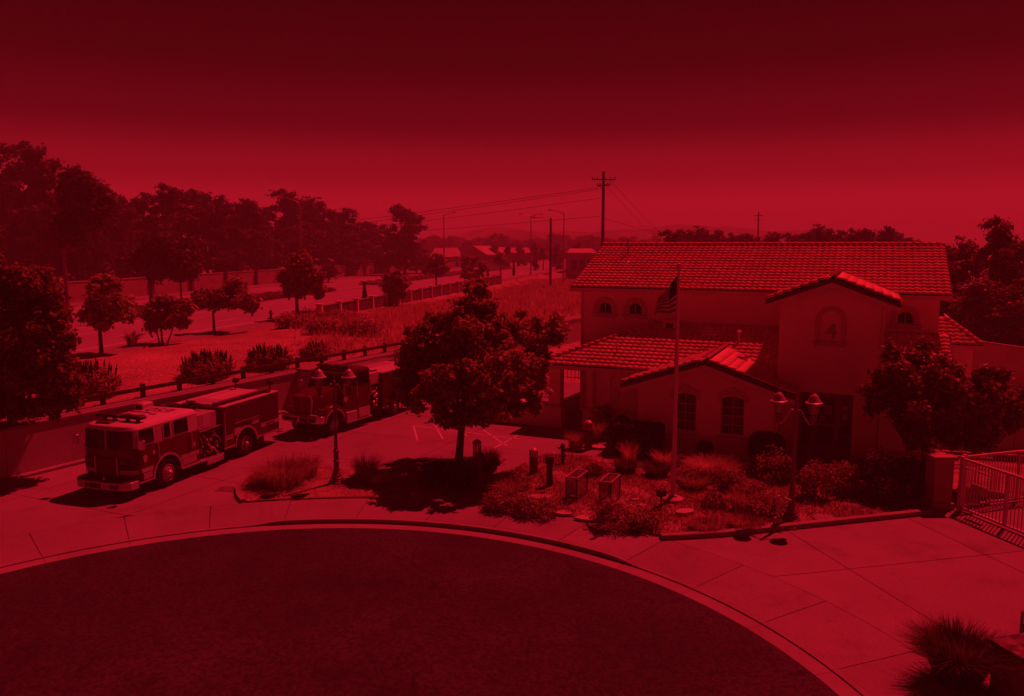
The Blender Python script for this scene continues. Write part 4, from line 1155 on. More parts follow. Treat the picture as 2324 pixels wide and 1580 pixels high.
# side windows both sides
for s in (1, -1):
    for x0, x1 in ((0.62, 1.36), (-0.22, 0.12), (-1.16, -0.40)):
        ya = s * (HW + 0.003); yb = s * (HW - 0.036)
        fr = MB().add([(x0 - 0.035, ya + s*.002, 1.855), (x1 + 0.035, ya + s*.002, 1.855), (x1 + 0.01, yb + s*.004, 2.445), (x0 - 0.035, yb + s*.004, 2.445)], [(0, 1, 2, 3)]).build('window_frame', 'engine_white', e1)
        MB().add([(x0, ya + s*.006, 1.885), (x1, ya + s*.006, 1.885), (x1 - 0.03, yb + s*.008, 2.42), (x0, yb + s*.008, 2.42)], [(0, 1, 2, 3)]).build('pane', 'glass_dark', fr)
    for x in (0.52, -0.34, -1.22, 1.44):
        MB().box(x - 0.008, x + 0.008, s * HW - 0.004, s * HW + 0.004, 0.60, 1.80).build('door_seam', 'black_rubber', e1)
    MB().box(-1.70, -0.72, s * HW - 0.006, s * HW + 0.006, 0.84, 1.00).build('stripe', 'reflective', e1)
    MB().box(0.74, 1.30, s * HW - 0.006, s * HW + 0.006, 0.86, 1.01).build('stripe', 'reflective', e1)
    for x, z0, z1 in ((0.47, 1.15, 1.75), (-1.28, 1.15, 1.80)):
        MB().tube([(x, s * (HW + 0.0), z0), (x, s * (HW + 0.06), z0 + 0.03), (x, s * (HW + 0.06), z1 - 0.03), (x, s * HW, z1)], 0.018, 6).build('grab_handle', 'chrome', e1)
    # steel fender rim
    ro = arc_notch(0, 0.53, 0.77, 0.50); ri = arc_notch(0, 0.53, 0.69, 0.50)
    MB().band(ro, ri, s * (HW - 0.04), s * (HW + 0.025)).build('fender', 'aluminium', e1)
    # steps and lower lockers
    MB().box(0.78, 1.42, s * (HW - 0.25), s * (HW + 0.02), 0.50, 0.555).build('step', 'aluminium', e1)
    MB().box(-1.70, -0.72, s * (HW - 0.25), s * (HW + 0.03), 0.46, 0.545).build('step', 'aluminium', e1)
    MB().box(-1.55, -0.80, s * HW - 0.005, s * HW + 0.008, 0.60, 0.82).build('locker_door', 'aluminium', e1)
    MB().box(0.80, 1.22, s * HW - 0.005, s * HW + 0.008, 0.60, 0.83).build('locker_door', 'aluminium', e1)
    # mirror
    MB().tube([(1.30, s * HW, 1.75), (1.55, s * (HW + 0.30), 1.78), (1.55, s * (HW + 0.30), 2.05)], 0.015, 6).build('mirror_arm', 'chrome', e1)
    MB().cbox(1.50, 1.60, s * (HW + 0.30) - 0.12, s * (HW + 0.30) + 0.12, 1.82, 2.16, 0.03).build('mirror', 'chrome', e1)
lettering('door_crest', '\u2720', 0.34, 'text_pale', e1, Matrix.Translation((1.10, HW + 0.006, 1.36)) @ Matrix.Rotation(math.pi, 4, 'Z') @ Matrix.Rotation(math.radians(90), 4, 'X'))
MB().prism([(1.10 - 0.11, 1.44), (1.10 - 0.08, 1.26), (1.10, 1.20), (1.10 + 0.08, 1.26), (1.10 + 0.11, 1.44), (1.10, 1.50)], HW + 0.001, HW + 0.005).build('door_badge', 'text_pale', e1)
MB().box(0.60, 0.72, HW + 0.001, HW + 0.006, 1.42, 1.55).build('door_sticker', 'text_pale', e1)
MB().box(-1.52, -1.42, HW + 0.001, HW + 0.006, 1.20, 1.36).build('door_sticker', 'text_pale', e1)
# nose: grille, lamps, stripe, bumper
fx = 1.665
MB().box(fx - 0.03, fx + 0.035, -0.46, 0.46, 0.80, 1.44).build('grille', 'engine_red_worn', e1, bevel=0.015)
MB().box(fx, fx + 0.045, 0.462, 0.52, 0.80, 1.46).build('grille_trim', 'aluminium', e1)
MB().box(fx, fx + 0.045, -0.52, -0.462, 0.80, 1.46).build('grille_trim', 'aluminium', e1)
for k in range(5): MB().box(fx + 0.036, fx + 0.044, -0.44, 0.44, 0.88 + k * 0.11, 0.905 + k * 0.11).build('grille_slat', 'engine_red', e1)
for s in (1, -1):
    hd = MB().box(fx - 0.06, fx + 0.03, s * 0.77 - 0.20, s * 0.77 + 0.20, 1.20, 1.42).build('headlamp_housing', 'dark_metal', e1, bevel=0.02)
    MB().lathe([(0.085, 0), (0.08, 0.02), (0.0, 0.03)], 14, (fx + 0.03, s * 0.68, 1.31), 'x').build('headlamp', 'glass_clear', hd, True)
    MB().lathe([(0.085, 0), (0.08, 0.02), (0.0, 0.03)], 14, (fx + 0.03, s * 0.86, 1.31), 'x').build('headlamp', 'glass_clear', hd, True)
    MB().box(fx - 0.06, fx + 0.02, s * 0.77 - 0.20, s * 0.77 + 0.20, 1.03, 1.17).build('indicator', 'shutter', e1, bevel=0.02)
    pts_ = [(1.37, s * (HW - 0.008)), (1.53, s * (HW - 0.12)), (1.612, s * (HW - 0.34)), (1.655, s * 0.53)]
    mb = MB().add([(x, y, 0.86) for x, y in pts_] + [(x, y, 1.01) for x, y in pts_], [(i, i+1, i+5, i+4) for i in range(3)])
    mb.build('stripe', 'reflective', e1)
bp = [(1.50, -1.24), (1.86, -1.22), (2.02, -1.02), (2.08, -0.5), (2.10, 0), (2.08, 0.5), (2.02, 1.02), (1.86, 1.22), (1.50, 1.24)]
bump = MB().prism(bp, 0.38, 0.66, 'z').build('bumper', 'aluminium', e1, True, bevel=0.015)
MB().prism([(x - 0.02, y * 0.97) for x, y in bp], 0.662, 0.70, 'z').build('bumper_deck', 'dark_metal', bump)
for y in (-0.55, -0.28, 0.55, 0.75): MB().lathe([(0.07, 0), (0.08, 0.05), (0.0, 0.07)], 12, (2.05, y, 0.52), 'x').build('bumper_lamp', 'dark_metal', bump, True)
MB().box(2.085, 2.105, -0.42, 0.10, 0.43, 0.60).build('bumper_locker', 'dark_metal', bump)
MB().lathe([(0.05, 0), (0.05, 0.1), (0.0, 0.12)], 10, (1.95, 0.12, 0.70), 'z').build('bumper_bell', 'chrome', bump, True)
# roof: light bar, hatches, numerals, marker
lb = MB().cbox(0.72, 1.02, -1.05, -0.05, 2.74, 2.86, 0.03).build('light_bar', 'dark_metal', e1)
MB().cbox(0.72, 1.02, 0.05, 1.0, 2.74, 2.86, 0.03).build('light_bar', 'dark_metal', e1)
for y in (-0.75, -0.3, 0.3, 0.75): MB().box(0.82, 0.92, y - 0.05, y + 0.05, 2.60, 2.74).build('light_bar_foot', 'dark_metal', e1)
MB().cbox(1.20, 1.44, -0.62, 0.0, 2.55, 2.68, 0.03).build('beacon', 'shutter', e1)
for y in (-0.62, 0.02):
    MB().lathe([(0.20, 0), (0.19, 0.02), (0, 0.025)], 20, (0.02, y, 2.62)).build('roof_hatch', 'dark_metal', e1, True)
top = 2.624
def roof_text(nm, s_, size, x, y):
    lettering(nm, s_, size, 'text_dark', e1, Matrix.Translation((x, y, top)) @ Matrix.Rotation(math.radians(-90), 4, 'Z'), 0.003)
roof_text('roof_lettering', 'E50', 0.80, -1.12, -0.02)
MB().box(-0.62, -0.55, -0.95, -0.05, top - 0.003, top + 0.012).build('roof_mark', 'text_dark', e1)
MB().box(-0.45, -0.36, 0.10, 0.40, top - 0.003, top + 0.012).build('roof_mark', 'text_dark', e1)
ac = MB().cbox(-1.50, -0.95, -1.12, -0.70, 2.55, 2.86, 0.05).build('roof_unit', 'engine_white', e1)
MB().box(-0.95, -0.94, -1.05, -0.78, 2.62, 2.80).build('roof_unit_grille', 'dark_metal', ac)
# pump section
MB().box(-3.18, -1.74, -1.02, 1.02, 0.50, 1.70).build('pump_house', 'dark_metal', e1)
MB().box(-2.85, -1.76, -1.16, 1.16, 1.72, 2.34).build('crosslay_bin', 'aluminium', e1, bevel=0.015)
for s in (1, -1):
    MB().box(-2.50, -2.05, s * 1.16 - 0.003, s * 1.16 + 0.006, 1.80, 2.28).build('crosslay_door', 'engine_white', e1)
    MB().tube([(-1.80, s * 1.17, 1.66), (-3.15, s * 1.17, 1.70)], 0.03, 8).build('pump_rail', 'chrome', e1)
    MB().box(-3.16, -1.76, s * 1.02, s * 1.24, 0.44, 0.52).build('running_board', 'aluminium', e1)
    MB().box(-3.10, -2.10, s * 1.20, s * 1.26, 0.26, 0.45).build('running_board_skirt', 'aluminium', e1)
r2 = np.random.default_rng(3)
for k in range(26):                                    # gauges, valves and pipe ends on the pump panel
    x = r2.uniform(-3.05, -1.9); z = r2.uniform(0.62, 1.6); r_ = r2.uniform(0.035, 0.085)
    MB().lathe([(r_, 0), (r_, 0.06), (r_ * 0.75, 0.09), (0, 0.10)], 10, (x, 1.02, z), 'y').build(('gauge', 'valve_cap', 'pipe_end')[k % 3], ('chrome', 'brass', 'dark_metal', 'aluminium')[k % 4], e1, True)
for k, (x, z) in enumerate(((-2.0, 1.45), (-2.25, 1.1), (-2.8, 1.3), (-2.55, 0.9))):
    MB().tube([(x, 1.02, z), (x - 0.05, 1.20, z - 0.05), (x - 0.22, 1.22, z - 0.28), (x - 0.25, 1.05, z - 0.45)], 0.04, 8).build('pump_hose', ('hose', 'aluminium')[k % 2], e1, True)
MB().tube([(-1.85, 1.06, 1.60), (-2.02, 1.16, 1.15)], 0.035, 8).build('pump_lever', 'aluminium', e1)
for k in range(7):                                     # hose lines heaped above the pump
    a = r2.uniform(0, 6); P_ = []
    for q in range(12):
        f = q / 11
        P_.append((-2.1 - 0.55 * f + 0.10 * math.sin(5 * f + a), -0.95 + 1.7 * f * (0.6 + 0.05 * k) + 0.08 * math.sin(9 * f + a), 2.40 + 0.12 * abs(math.sin(7 * f + a)) + 0.02 * k))
    MB().tube(P_, 0.045, 6).build('hose_line', ('hose', 'black_rubber')[k % 2], e1, True)
MB().lathe([(0.05, 0), (0.22, 0.02), (0.22, 0.22), (0.05, 0.24)], 14, (-2.55, -0.1, 2.42), 'y').build('hose_reel', 'dark_metal', e1, True)
MB().tube([(-2.7, 0.25, 2.36), (-2.7, 0.25, 2.66), (-2.2, 0.30, 2.78)], [0.07, 0.06, 0.045], 8).build('deck_gun', 'black_rubber', e1, True)
# rear body
prof = [(-7.06, 0.62), (-5.36, 0.62)] if False else [(-7.06, 0.60)] + arc_notch(-4.66, 0.53, 0.72, 0.60) + [(-3.20, 0.60), (-3.20, 2.36), (-7.06, 2.36)]
MB().prism(prof, -HW - 0.02, HW + 0.02, 'y').build('rear_body', 'engine_red', e1, bevel=0.012)
for s in (1, -1):
    MB().box(-7.08, -3.18, s * 1.22 - 0.34 if s > 0 else s * 1.22 - 0.02, s * 1.22 + 0.02 if s > 0 else s * 1.22 + 0.34, 2.362, 2.42).build('body_top_edge', 'engine_white', e1, bevel=0.01)
    y = s * 1.222
    for x0, x1, z0, z1 in ((-3.78, -3.28, 1.02, 2.28), (-5.62, -3.86, 1.62, 2.28), (-7.0, -5.74, 1.22, 2.28)):
        if s > 0: shutter(e1, x0, x1, z0, z1, y)
    for x0, x1 in ((-3.80, -3.26), (-7.02, -5.72)):
        MB().box(x0, x1, y - 0.004, y + 0.012, 0.98 if x0 > -5 else 1.01, 1.17).build('stripe', 'reflective', e1)
    MB().box(-5.55, -5.10, y - 0.004, y + 0.010, 1.28, 1.54).build('body_panel', 'reflective', e1)
    MB().box(-4.30, -3.88, y - 0.004, y + 0.010, 1.06, 1.34).build('body_panel', 'reflective', e1)
    MB().tube([(-5.60, y + s * 0.03, 1.58), (-3.88, y + s * 0.03, 1.58)], 0.022, 6).build('rub_rail', 'chrome', e1)
    ro = arc_notch(-4.66, 0.53, 0.79, 0.56); ri = arc_notch(-4.66, 0.53, 0.715, 0.56)
    MB().band(ro, ri, s * 1.18, s * 1.25).build('fender', 'aluminium', e1)
    MB().box(-7.02, -5.42, y - 0.004, y + 0.014, 0.62, 0.68).build('rub_rail', 'aluminium', e1)
    MB().box(-3.9, -3.2, y - 0.004, y + 0.014, 0.62, 0.68).build('rub_rail', 'aluminium', e1)
    MB().tube([(-3.24, y + s * 0.05, 0.8), (-3.24, y + s * 0.05, 2.2)], 0.018, 6).build('grab_handle', 'chrome', e1)
lettering('stripe_lettering', 'MILPITAS', 0.17, 'text_dark', e1, Matrix.Translation((-6.37, 1.236, 1.09)) @ Matrix.Rotation(math.pi, 4, 'Z') @ Matrix.Rotation(math.radians(90), 4, 'X'))
MB().box(-7.05, -3.25, -0.86, 0.86, 2.362, 2.40).build('hose_bed_cover', 'engine_white', e1)
MB().box(-4.3, -3.25, -0.80, 0.80, 2.402, 2.47).build('hose_bed_lid', 'aluminium', e1)
MB().tube([(-3.05, 0.92, 2.52), (-6.65, 0.92, 2.52)], 0.085, 10).build('suction_hose', 'dark_metal', e1, True)
for x in (-3.6, -5.0, -6.3): MB().box(x - 0.04, x + 0.04, 0.82, 1.02, 2.42, 2.47).build('hose_bracket', 'dark_metal', e1)
for y in (-0.9, 0.95):
    MB().tube([(-6.85, y, 2.42), (-6.85, y, 2.75)], 0.03, 6).build('scene_light_post', 'dark_metal', e1)
    MB().cbox(-6.97, -6.80, y - 0.12, y + 0.12, 2.72, 2.92, 0.02).build('scene_light', 'dark_metal', e1)
MB().lathe([(0.16, 0), (0.16, 0.06), (0.05, 0.10)], 14, (-6.55, 1.0, 2.43)).build('beacon_base', 'dark_metal', e1, True)
MB().box(-7.45, -7.07, -1.15, 1.15, 0.55, 0.62).build('tailboard', 'aluminium', e1)
MB().box(-6.9, 1.3, -0.5, 0.5, 0.42, 0.60).build('chassis', 'dark_metal', e1)
MB().box(-6.2, -5.7, -0.6, 1.0, 0.30, 0.60).build('fuel_tank', 'dark_metal', e1)
for s in (1, -1):
    wheel(e1, 0.0, s * 1.20, 0.53, s)
    wheel(e1, -4.66, s * 1.20, 0.53, s, dual=True)

# ---------------------------------------------------------------- far engine (bonneted)
T2H = (-0.45, -0.893)
T2O = (-9.46, 37.75)
e2 = thing('brush_engine', 'dark bonneted fire truck with chrome bumper and grille parked behind the lamp post', 'fire engine', (T2O[0], T2O[1], 0), math.atan2(T2H[1], T2H[0]))
# bonnet: cross-section lofted from scuttle to nose
def loft(sections, name, mname, parent):
    mb = MB(); n = len(sections[0]); V = []
    for s_ in sections: V += s_
    F = [tuple(reversed(range(n))), tuple(range((len(sections)-1)*n, len(sections)*n))]
    for j in range(len(sections) - 1):
        for i in range(n):
            a = j*n+i; b = j*n+(i+1) % n
            F.append((a, b, b+n, a+n))
    mb.add(V, F)
    return mb.build(name, mname, parent, True)
def hood_sec(x, hw_, z0, zs, zt):
    return [(x, -hw_, z0), (x, hw_, z0), (x, hw_, zs), (x, hw_ * 0.82, zt - 0.05), (x, hw_ * 0.4, zt), (x, -hw_ * 0.4, zt), (x, -hw_ * 0.82, zt - 0.05), (x, -hw_, zs)]
loft([hood_sec(-0.75, 0.88, 1.0, 1.85, 2.16), hood_sec(0.1, 0.78, 1.0, 1.80, 2.12), hood_sec(0.75, 0.66, 1.0, 1.74, 2.03), hood_sec(0.93, 0.60, 1.02, 1.68, 1.95)], 'bonnet', 'engine_red', e2)
gl = MB().prism([(-0.60, 1.06), (0.60, 1.06), (0.62, 1.80), (0.50, 1.98), (-0.50, 1.98), (-0.62, 1.80)], 0.90, 0.99, 'x').build('grille_surround', 'chrome', e2, bevel=0.02)
MB().box(0.985, 0.995, -0.52, -0.03, 1.12, 1.86).build('grille_mesh', 'dark_metal', gl)
MB().box(0.985, 0.995, 0.03, 0.52, 1.12, 1.86).build('grille_mesh', 'dark_metal', gl)
for k in range(9):
    for s in (1, -1):
        MB().box(0.994, 1.004, s * (0.07 + k * 0.052) - 0.010, s * (0.07 + k * 0.052) + 0.010, 1.12, 1.86).build('grille_bar', 'chrome', gl)
MB().lathe([(0.06, 0), (0.07, 0.05), (0, 0.07)], 10, (0.94, 0, 1.96)).build('bonnet_badge', 'chrome', e2, True)
for s in (1, -1):
    # swept fender
    ro = arc_notch(0, 0.52, 0.92, 0.70, 16); ri = arc_notch(0, 0.52, 0.70, 0.70, 16)
    y0, y1 = (0.80, 1.16) if s > 0 else (-1.16, -0.80)
    MB().band(ro, ri, y0, y1).build('fender', 'engine_red', e2, True, bevel=0.03)
    ro2 = arc_notch(0, 0.52, 0.76, 0.70, 16); ri2 = arc_notch(0, 0.52, 0.69, 0.70, 16)
    MB().band(ro2, ri2, s * 1.15 if s > 0 else s * 1.19, s * 1.19 if s > 0 else s * 1.15).build('fender_trim', 'aluminium', e2)
    hl = MB().box(0.55, 0.90, s * 0.86 - 0.20, s * 0.86 + 0.20, 1.02, 1.36).build('headlamp_housing', 'engine_red', e2, bevel=0.04)
    MB().box(0.90, 0.93, s * 0.86 - 0.16, s * 0.86 + 0.16, 1.10, 1.30).build('headlamp', 'glass_lamp', hl, bevel=0.02)
    # mirrors
    MB().tube([(-0.62, s * 1.1, 1.9), (-0.55, s * 1.38, 1.95), (-0.55, s * 1.38, 2.45)], 0.015, 6).build('mirror_arm', 'chrome', e2)
    MB().cbox(-0.62, -0.50, s * 1.40 - 0.11, s * 1.40 + 0.11, 2.0, 2.40, 0.03).build('mirror', 'aluminium', e2)
bp2 = [(0.80, -1.22), (1.02, -1.20), (1.16, -1.02), (1.24, -0.4), (1.25, 0), (1.24, 0.4), (1.16, 1.02), (1.02, 1.20), (0.80, 1.22)]
b2 = MB().prism(bp2, 0.72, 1.06, 'z').build('bumper', 'chrome', e2, True, bevel=0.03)
for y, w_ in ((-0.92, 0.10), (-0.62, 0.24), (-0.18, 0.14), (0.30, 0.20), (0.80, 0.14)):
    MB().box(1.14, 1.262 if abs(y) < 0.7 else 1.215, y - w_, y + w_, 0.80, 0.97).build('bumper_opening', 'dark_metal', b2)
MB().box(0.70, 1.14, -1.0, 1.0, 1.062, 1.12).build('bumper_deck', 'aluminium', b2)
MB().tube([(1.27, -0.12, 0.62), (1.27, 0.05, 1.10)], 0.03, 6).build('tow_hook', 'chrome', b2)
# crew cab
cabp = [(-2.85, 0.95), (-0.72, 0.95), (-0.72, 2.05), (-1.10, 2.78), (-1.30, 2.86), (-2.80, 2.86), (-2.85, 2.80)]
MB().prism(cabp, -1.10, 1.10, 'y').build('cab', 'engine_red', e2, bevel=0.04)
MB().prism([(-1.25, 2.862), (-2.82, 2.862), (-2.78, 2.93), (-1.32, 2.93)], -1.06, 1.06, 'y').build('cab_roof', 'engine_red_worn', e2, bevel=0.03)
wsv = [(-0.735, -0.98, 2.10), (-0.735, 0.98, 2.10), (-1.075, 0.92, 2.72), (-1.075, -0.92, 2.72)]
nrm = Vector((0.73, 0, 0.34)).normalized() * 0.03
MB().add([tuple(Vector(v) + nrm) for v in wsv], [(0, 1, 2, 3)]).build('windscreen', 'glass_dark', e2)
for s in (1, -1):
    y = s * 1.103
    MB().add([(-0.98, y, 2.10), (-1.78, y, 2.10), (-1.78, y, 2.72), (-1.16, y, 2.72)], [(0, 1, 2, 3)]).build('side_window', 'glass_dark', e2)
    MB().add([(-1.88, y, 2.10), (-2.74, y, 2.10), (-2.74, y, 2.72), (-1.88, y, 2.72)], [(0, 1, 2, 3)]).build('side_window', 'glass_dark', e2)
    MB().box(-1.835, -1.82, y - 0.004, y + 0.004, 1.0, 2.75).build('door_seam', 'black_rubber', e2)
    MB().box(-0.80, -0.785, y - 0.004, y + 0.004, 1.0, 2.0).build('door_seam', 'black_rubber', e2)
    for x in (-1.72, -2.80):
        MB().tube([(x, s * 1.10, 1.45), (x, s * 1.18, 1.50), (x, s * 1.18, 2.25), (x, s * 1.10, 2.30)], 0.022, 6).build('grab_handle', 'chrome', e2)
    MB().box(-0.85, -1.68, s * 0.70 if s > 0 else s * 1.20, s * 1.20 if s > 0 else s * 0.70, 0.46, 0.92).build('step_tank', 'aluminium', e2, bevel=0.03)
    MB().box(-1.80, -2.68, s * 0.70 if s > 0 else s * 1.22, s * 1.22 if s > 0 else s * 0.70, 0.50, 0.96).build('battery_box', 'chrome', e2, bevel=0.02)
    MB().box(-0.82, -2.8, s * 1.10 if s > 0 else s * 1.24, s * 1.24 if s > 0 else s * 1.10, 0.40, 0.455).build('step', 'aluminium', e2)
MB().prism([(-0.90 + 0.15 * math.cos(k * math.pi / 6), 1.58 + 0.15 * math.sin(k * math.pi / 6)) for k in range(12)], 1.104, 1.110, 'y').build('door_badge', 'text_pale', e2, )
MB().cbox(-1.62, -1.34, -1.0, -0.05, 2.98, 3.12, 0.03).build('light_bar', 'engine_red_worn', e2)
MB().cbox(-1.62, -1.34, 0.05, 1.0, 2.98, 3.12, 0.03).build('light_bar', 'engine_red_worn', e2)
for y in (-0.6, 0.6): MB().box(-1.53, -1.43, y - 0.06, y + 0.06, 2.92, 2.98).build('light_bar_foot', 'dark_metal', e2)
# pump and body
MB().box(-3.75, -2.90, -1.02, 1.02, 0.62, 1.95).build('pump_house', 'dark_metal', e2)
for k in range(16):
    x = r2.uniform(-3.65, -3.0); z = r2.uniform(0.8, 1.8); r_ = r2.uniform(0.04, 0.09)
    MB().lathe([(r_, 0), (r_, 0.06), (r_ * 0.7, 0.09), (0, 0.10)], 10, (x, 1.02, z), 'y').build(('gauge', 'valve_cap')[k % 2], ('chrome', 'brass', 'aluminium')[k % 3], e2, True)
prof = [(-7.2, 0.70)] + arc_notch(-4.85, 0.52, 0.70, 0.70) + [(-3.78, 0.70), (-3.78, 2.42), (-7.2, 2.42)]
MB().prism(prof, -1.18, 1.18, 'y').build('rear_body', 'engine_red_worn', e2, bevel=0.02)
for x0, x1, z0 in ((-4.15, -3.82, 0.8), (-5.6, -4.25, 1.45), (-7.1, -5.7, 0.85)): shutter(e2, x0, x1, z0, 2.32, 1.182)
MB().box(-7.22, -3.76, -1.2, 1.2, 2.422, 2.48).build('body_top', 'engine_white', e2)
MB().box(-3.74, -2.92, -1.05, 1.05, 1.96, 2.52).build('tank_top', 'engine_white', e2)
lad = MB()
MB().bar((-3.2, -0.75, 2.72), (-6.9, -0.75, 2.72), 0.06, 0.10).build('ladder_rail', 'aluminium', e2)
MB().bar((-3.2, -0.30, 2.72), (-6.9, -0.30, 2.72), 0.06, 0.10).build('ladder_rail', 'aluminium', e2)
for k in range(12): MB().bar((-3.4 - k * 0.3, -0.73, 2.72), (-3.4 - k * 0.3, -0.32, 2.72), 0.04, 0.04).build('ladder_rung', 'aluminium', e2)
MB().tube([(-3.0, 0.3, 2.58), (-3.3, 0.6, 2.62), (-3.6, 0.75, 2.55), (-4.1, 0.6, 2.52)], 0.04, 6).build('hose_line', 'black_rubber', e2)
MB().tube([(-3.75, 1.2, 0.62), (-4.2, 1.2, 0.62)], 0.05, 8).build('side_rail', 'chrome', e2)
MB().box(-7.0, 0.8, -0.45, 0.45, 0.50, 0.90).build('chassis', 'dark_metal', e2)
for s in (1, -1):
    wheel(e2, 0.0, s * 1.10, 0.52, s)
    wheel(e2, -4.85, s * 1.14, 0.52, s, dual=True)
# ================================================================== LAMPS, FLAG, SMALL FITTINGS
def lamp_post(label, loc, rz, sc=1.0):
    t = thing('ornamental_lamp_post', label, 'lamp post', loc, rz, 'twin-lantern lamp posts')
    t.scale = (sc, sc, sc)
    base = [(0.30, 0), (0.31, 0.05), (0.27, 0.08), (0.26, 0.13), (0.23, 0.15), (0.24, 0.20), (0.19, 0.24), (0.20, 0.29), (0.14, 0.36), (0.105, 0.55), (0.095, 0.78), (0.125, 0.80), (0.125, 0.84), (0.095, 0.87), (0.09, 1.18), (0.11, 1.20), (0.11, 1.24), (0.075, 1.28)]
    MB().lathe(base, 20).build('base', 'lamp_metal', t, True)
    MB().tube([(0, 0, 1.28), (0, 0, 3.86)], [0.068, 0.052], 12).build('shaft', 'lamp_metal', t, True)
    MB().lathe([(0.06, 0), (0.06, 0.03), (0.03, 0.06), (0.045, 0.11), (0.025, 0.16), (0.03, 0.20), (0.0, 0.30)], 12, (0, 0, 3.86)).build('finial', 'lamp_metal', t, True)
    for s in (1, -1):
        P_ = []
        for k in range(13):
            f = k / 12
            P_.append((s * (0.05 + 0.50 * f), 0, 3.74 + 0.05 * math.sin(min(1, f * 3) * math.pi) - 0.46 * smooth01((f - 0.12) / 0.75) + 0.07 * smooth01((f - 0.8) / 0.2)))
        P_[-1] = (s * 0.55, 0, 3.37)
        MB().tube(P_, 0.020, 8).build('arm', 'aluminium', t, True)
        hd = MB().lathe([(0.03, -0.08), (0.035, -0.02), (0.07, 0.0), (0.075, 0.05), (0.11, 0.07), (0.115, 0.20), (0.10, 0.22), (0.13, 0.26), (0.05, 0.28)], 16, (s * 0.55, 0, 3.38)).build('lantern', 'lamp_metal', t, True)
        MB().lathe([(0.115, 0.28), (0.155, 0.40), (0.185, 0.56), (0.195, 0.66)], 16, (s * 0.55, 0, 3.38)).build('lantern_glass', 'glass_lamp', hd, True)
        MB().lathe([(0.02, 0.28), (0.05, 0.34), (0.055, 0.52), (0.02, 0.6)], 10, (s * 0.55, 0, 3.38)).build('lamp_bulb', 'paper', hd, True)
        MB().lathe([(0.275, 0.64), (0.28, 0.675), (0.22, 0.70), (0.19, 0.77), (0.165, 0.80), (0.15, 0.86), (0.09, 0.93), (0.03, 0.97), (0.02, 1.0), (0.0, 1.02)], 20, (s * 0.55, 0, 3.38)).build('lantern_cap', 'lamp_cap', hd, True)
        for k in range(4):
            a = math.pi / 4 + k * math.pi / 2
            MB().tube([(s * 0.55 + 0.118 * math.cos(a), 0.118 * math.sin(a), 3.66), (s * 0.55 + 0.19 * math.cos(a), 0.19 * math.sin(a), 3.94), (s * 0.55 + 0.205 * math.cos(a), 0.205 * math.sin(a), 4.03)], 0.012, 5).build('lantern_rib', 'lamp_metal', hd, True)
    return t
lamp_post('twin-lantern lamp post on the planted island in front of the bonneted truck', (-6.65, 29.39, 0.06), 0.05)
lamp_post('twin-lantern lamp post at the right, in front of the station entrance', (9.16, 25.25, 0.06), -0.30, 0.97)

# flagpole and flag
fpx, fpy = 5.67, 27.2
fp = thing('flagpole', 'tall pale flagpole on a round concrete base in the garden', 'flagpole', (fpx, fpy, 0.05))
MB().tube([(0, 0, 0), (0, 0, 4.0), (0, 0, 8.1)], [0.092, 0.075, 0.042], 14).build('pole', 'pole_white', fp, True)
MB().lathe([(0.36, -0.1), (0.36, 0.10), (0.30, 0.14), (0.16, 0.17), (0.15, 0.22), (0.10, 0.24)], 24).build('base', 'stone_pale', fp, True)
MB().lathe([(0.03, 0), (0.065, 0.04), (0.065, 0.07), (0.035, 0.10), (0.075, 0.15), (0.085, 0.20), (0.07, 0.26), (0.0, 0.29)], 14, (0, 0, 8.06)).build('finial', 'pole_white', fp, True)
MB().tube([(-0.085, -0.04, 1.3), (-0.06, -0.04, 8.0)], 0.008, 4).build('halyard', 'paper', fp)
MB().box(-0.12, -0.08, -0.06, 0.02, 1.2, 1.4).build('cleat', 'galvanised', fp)

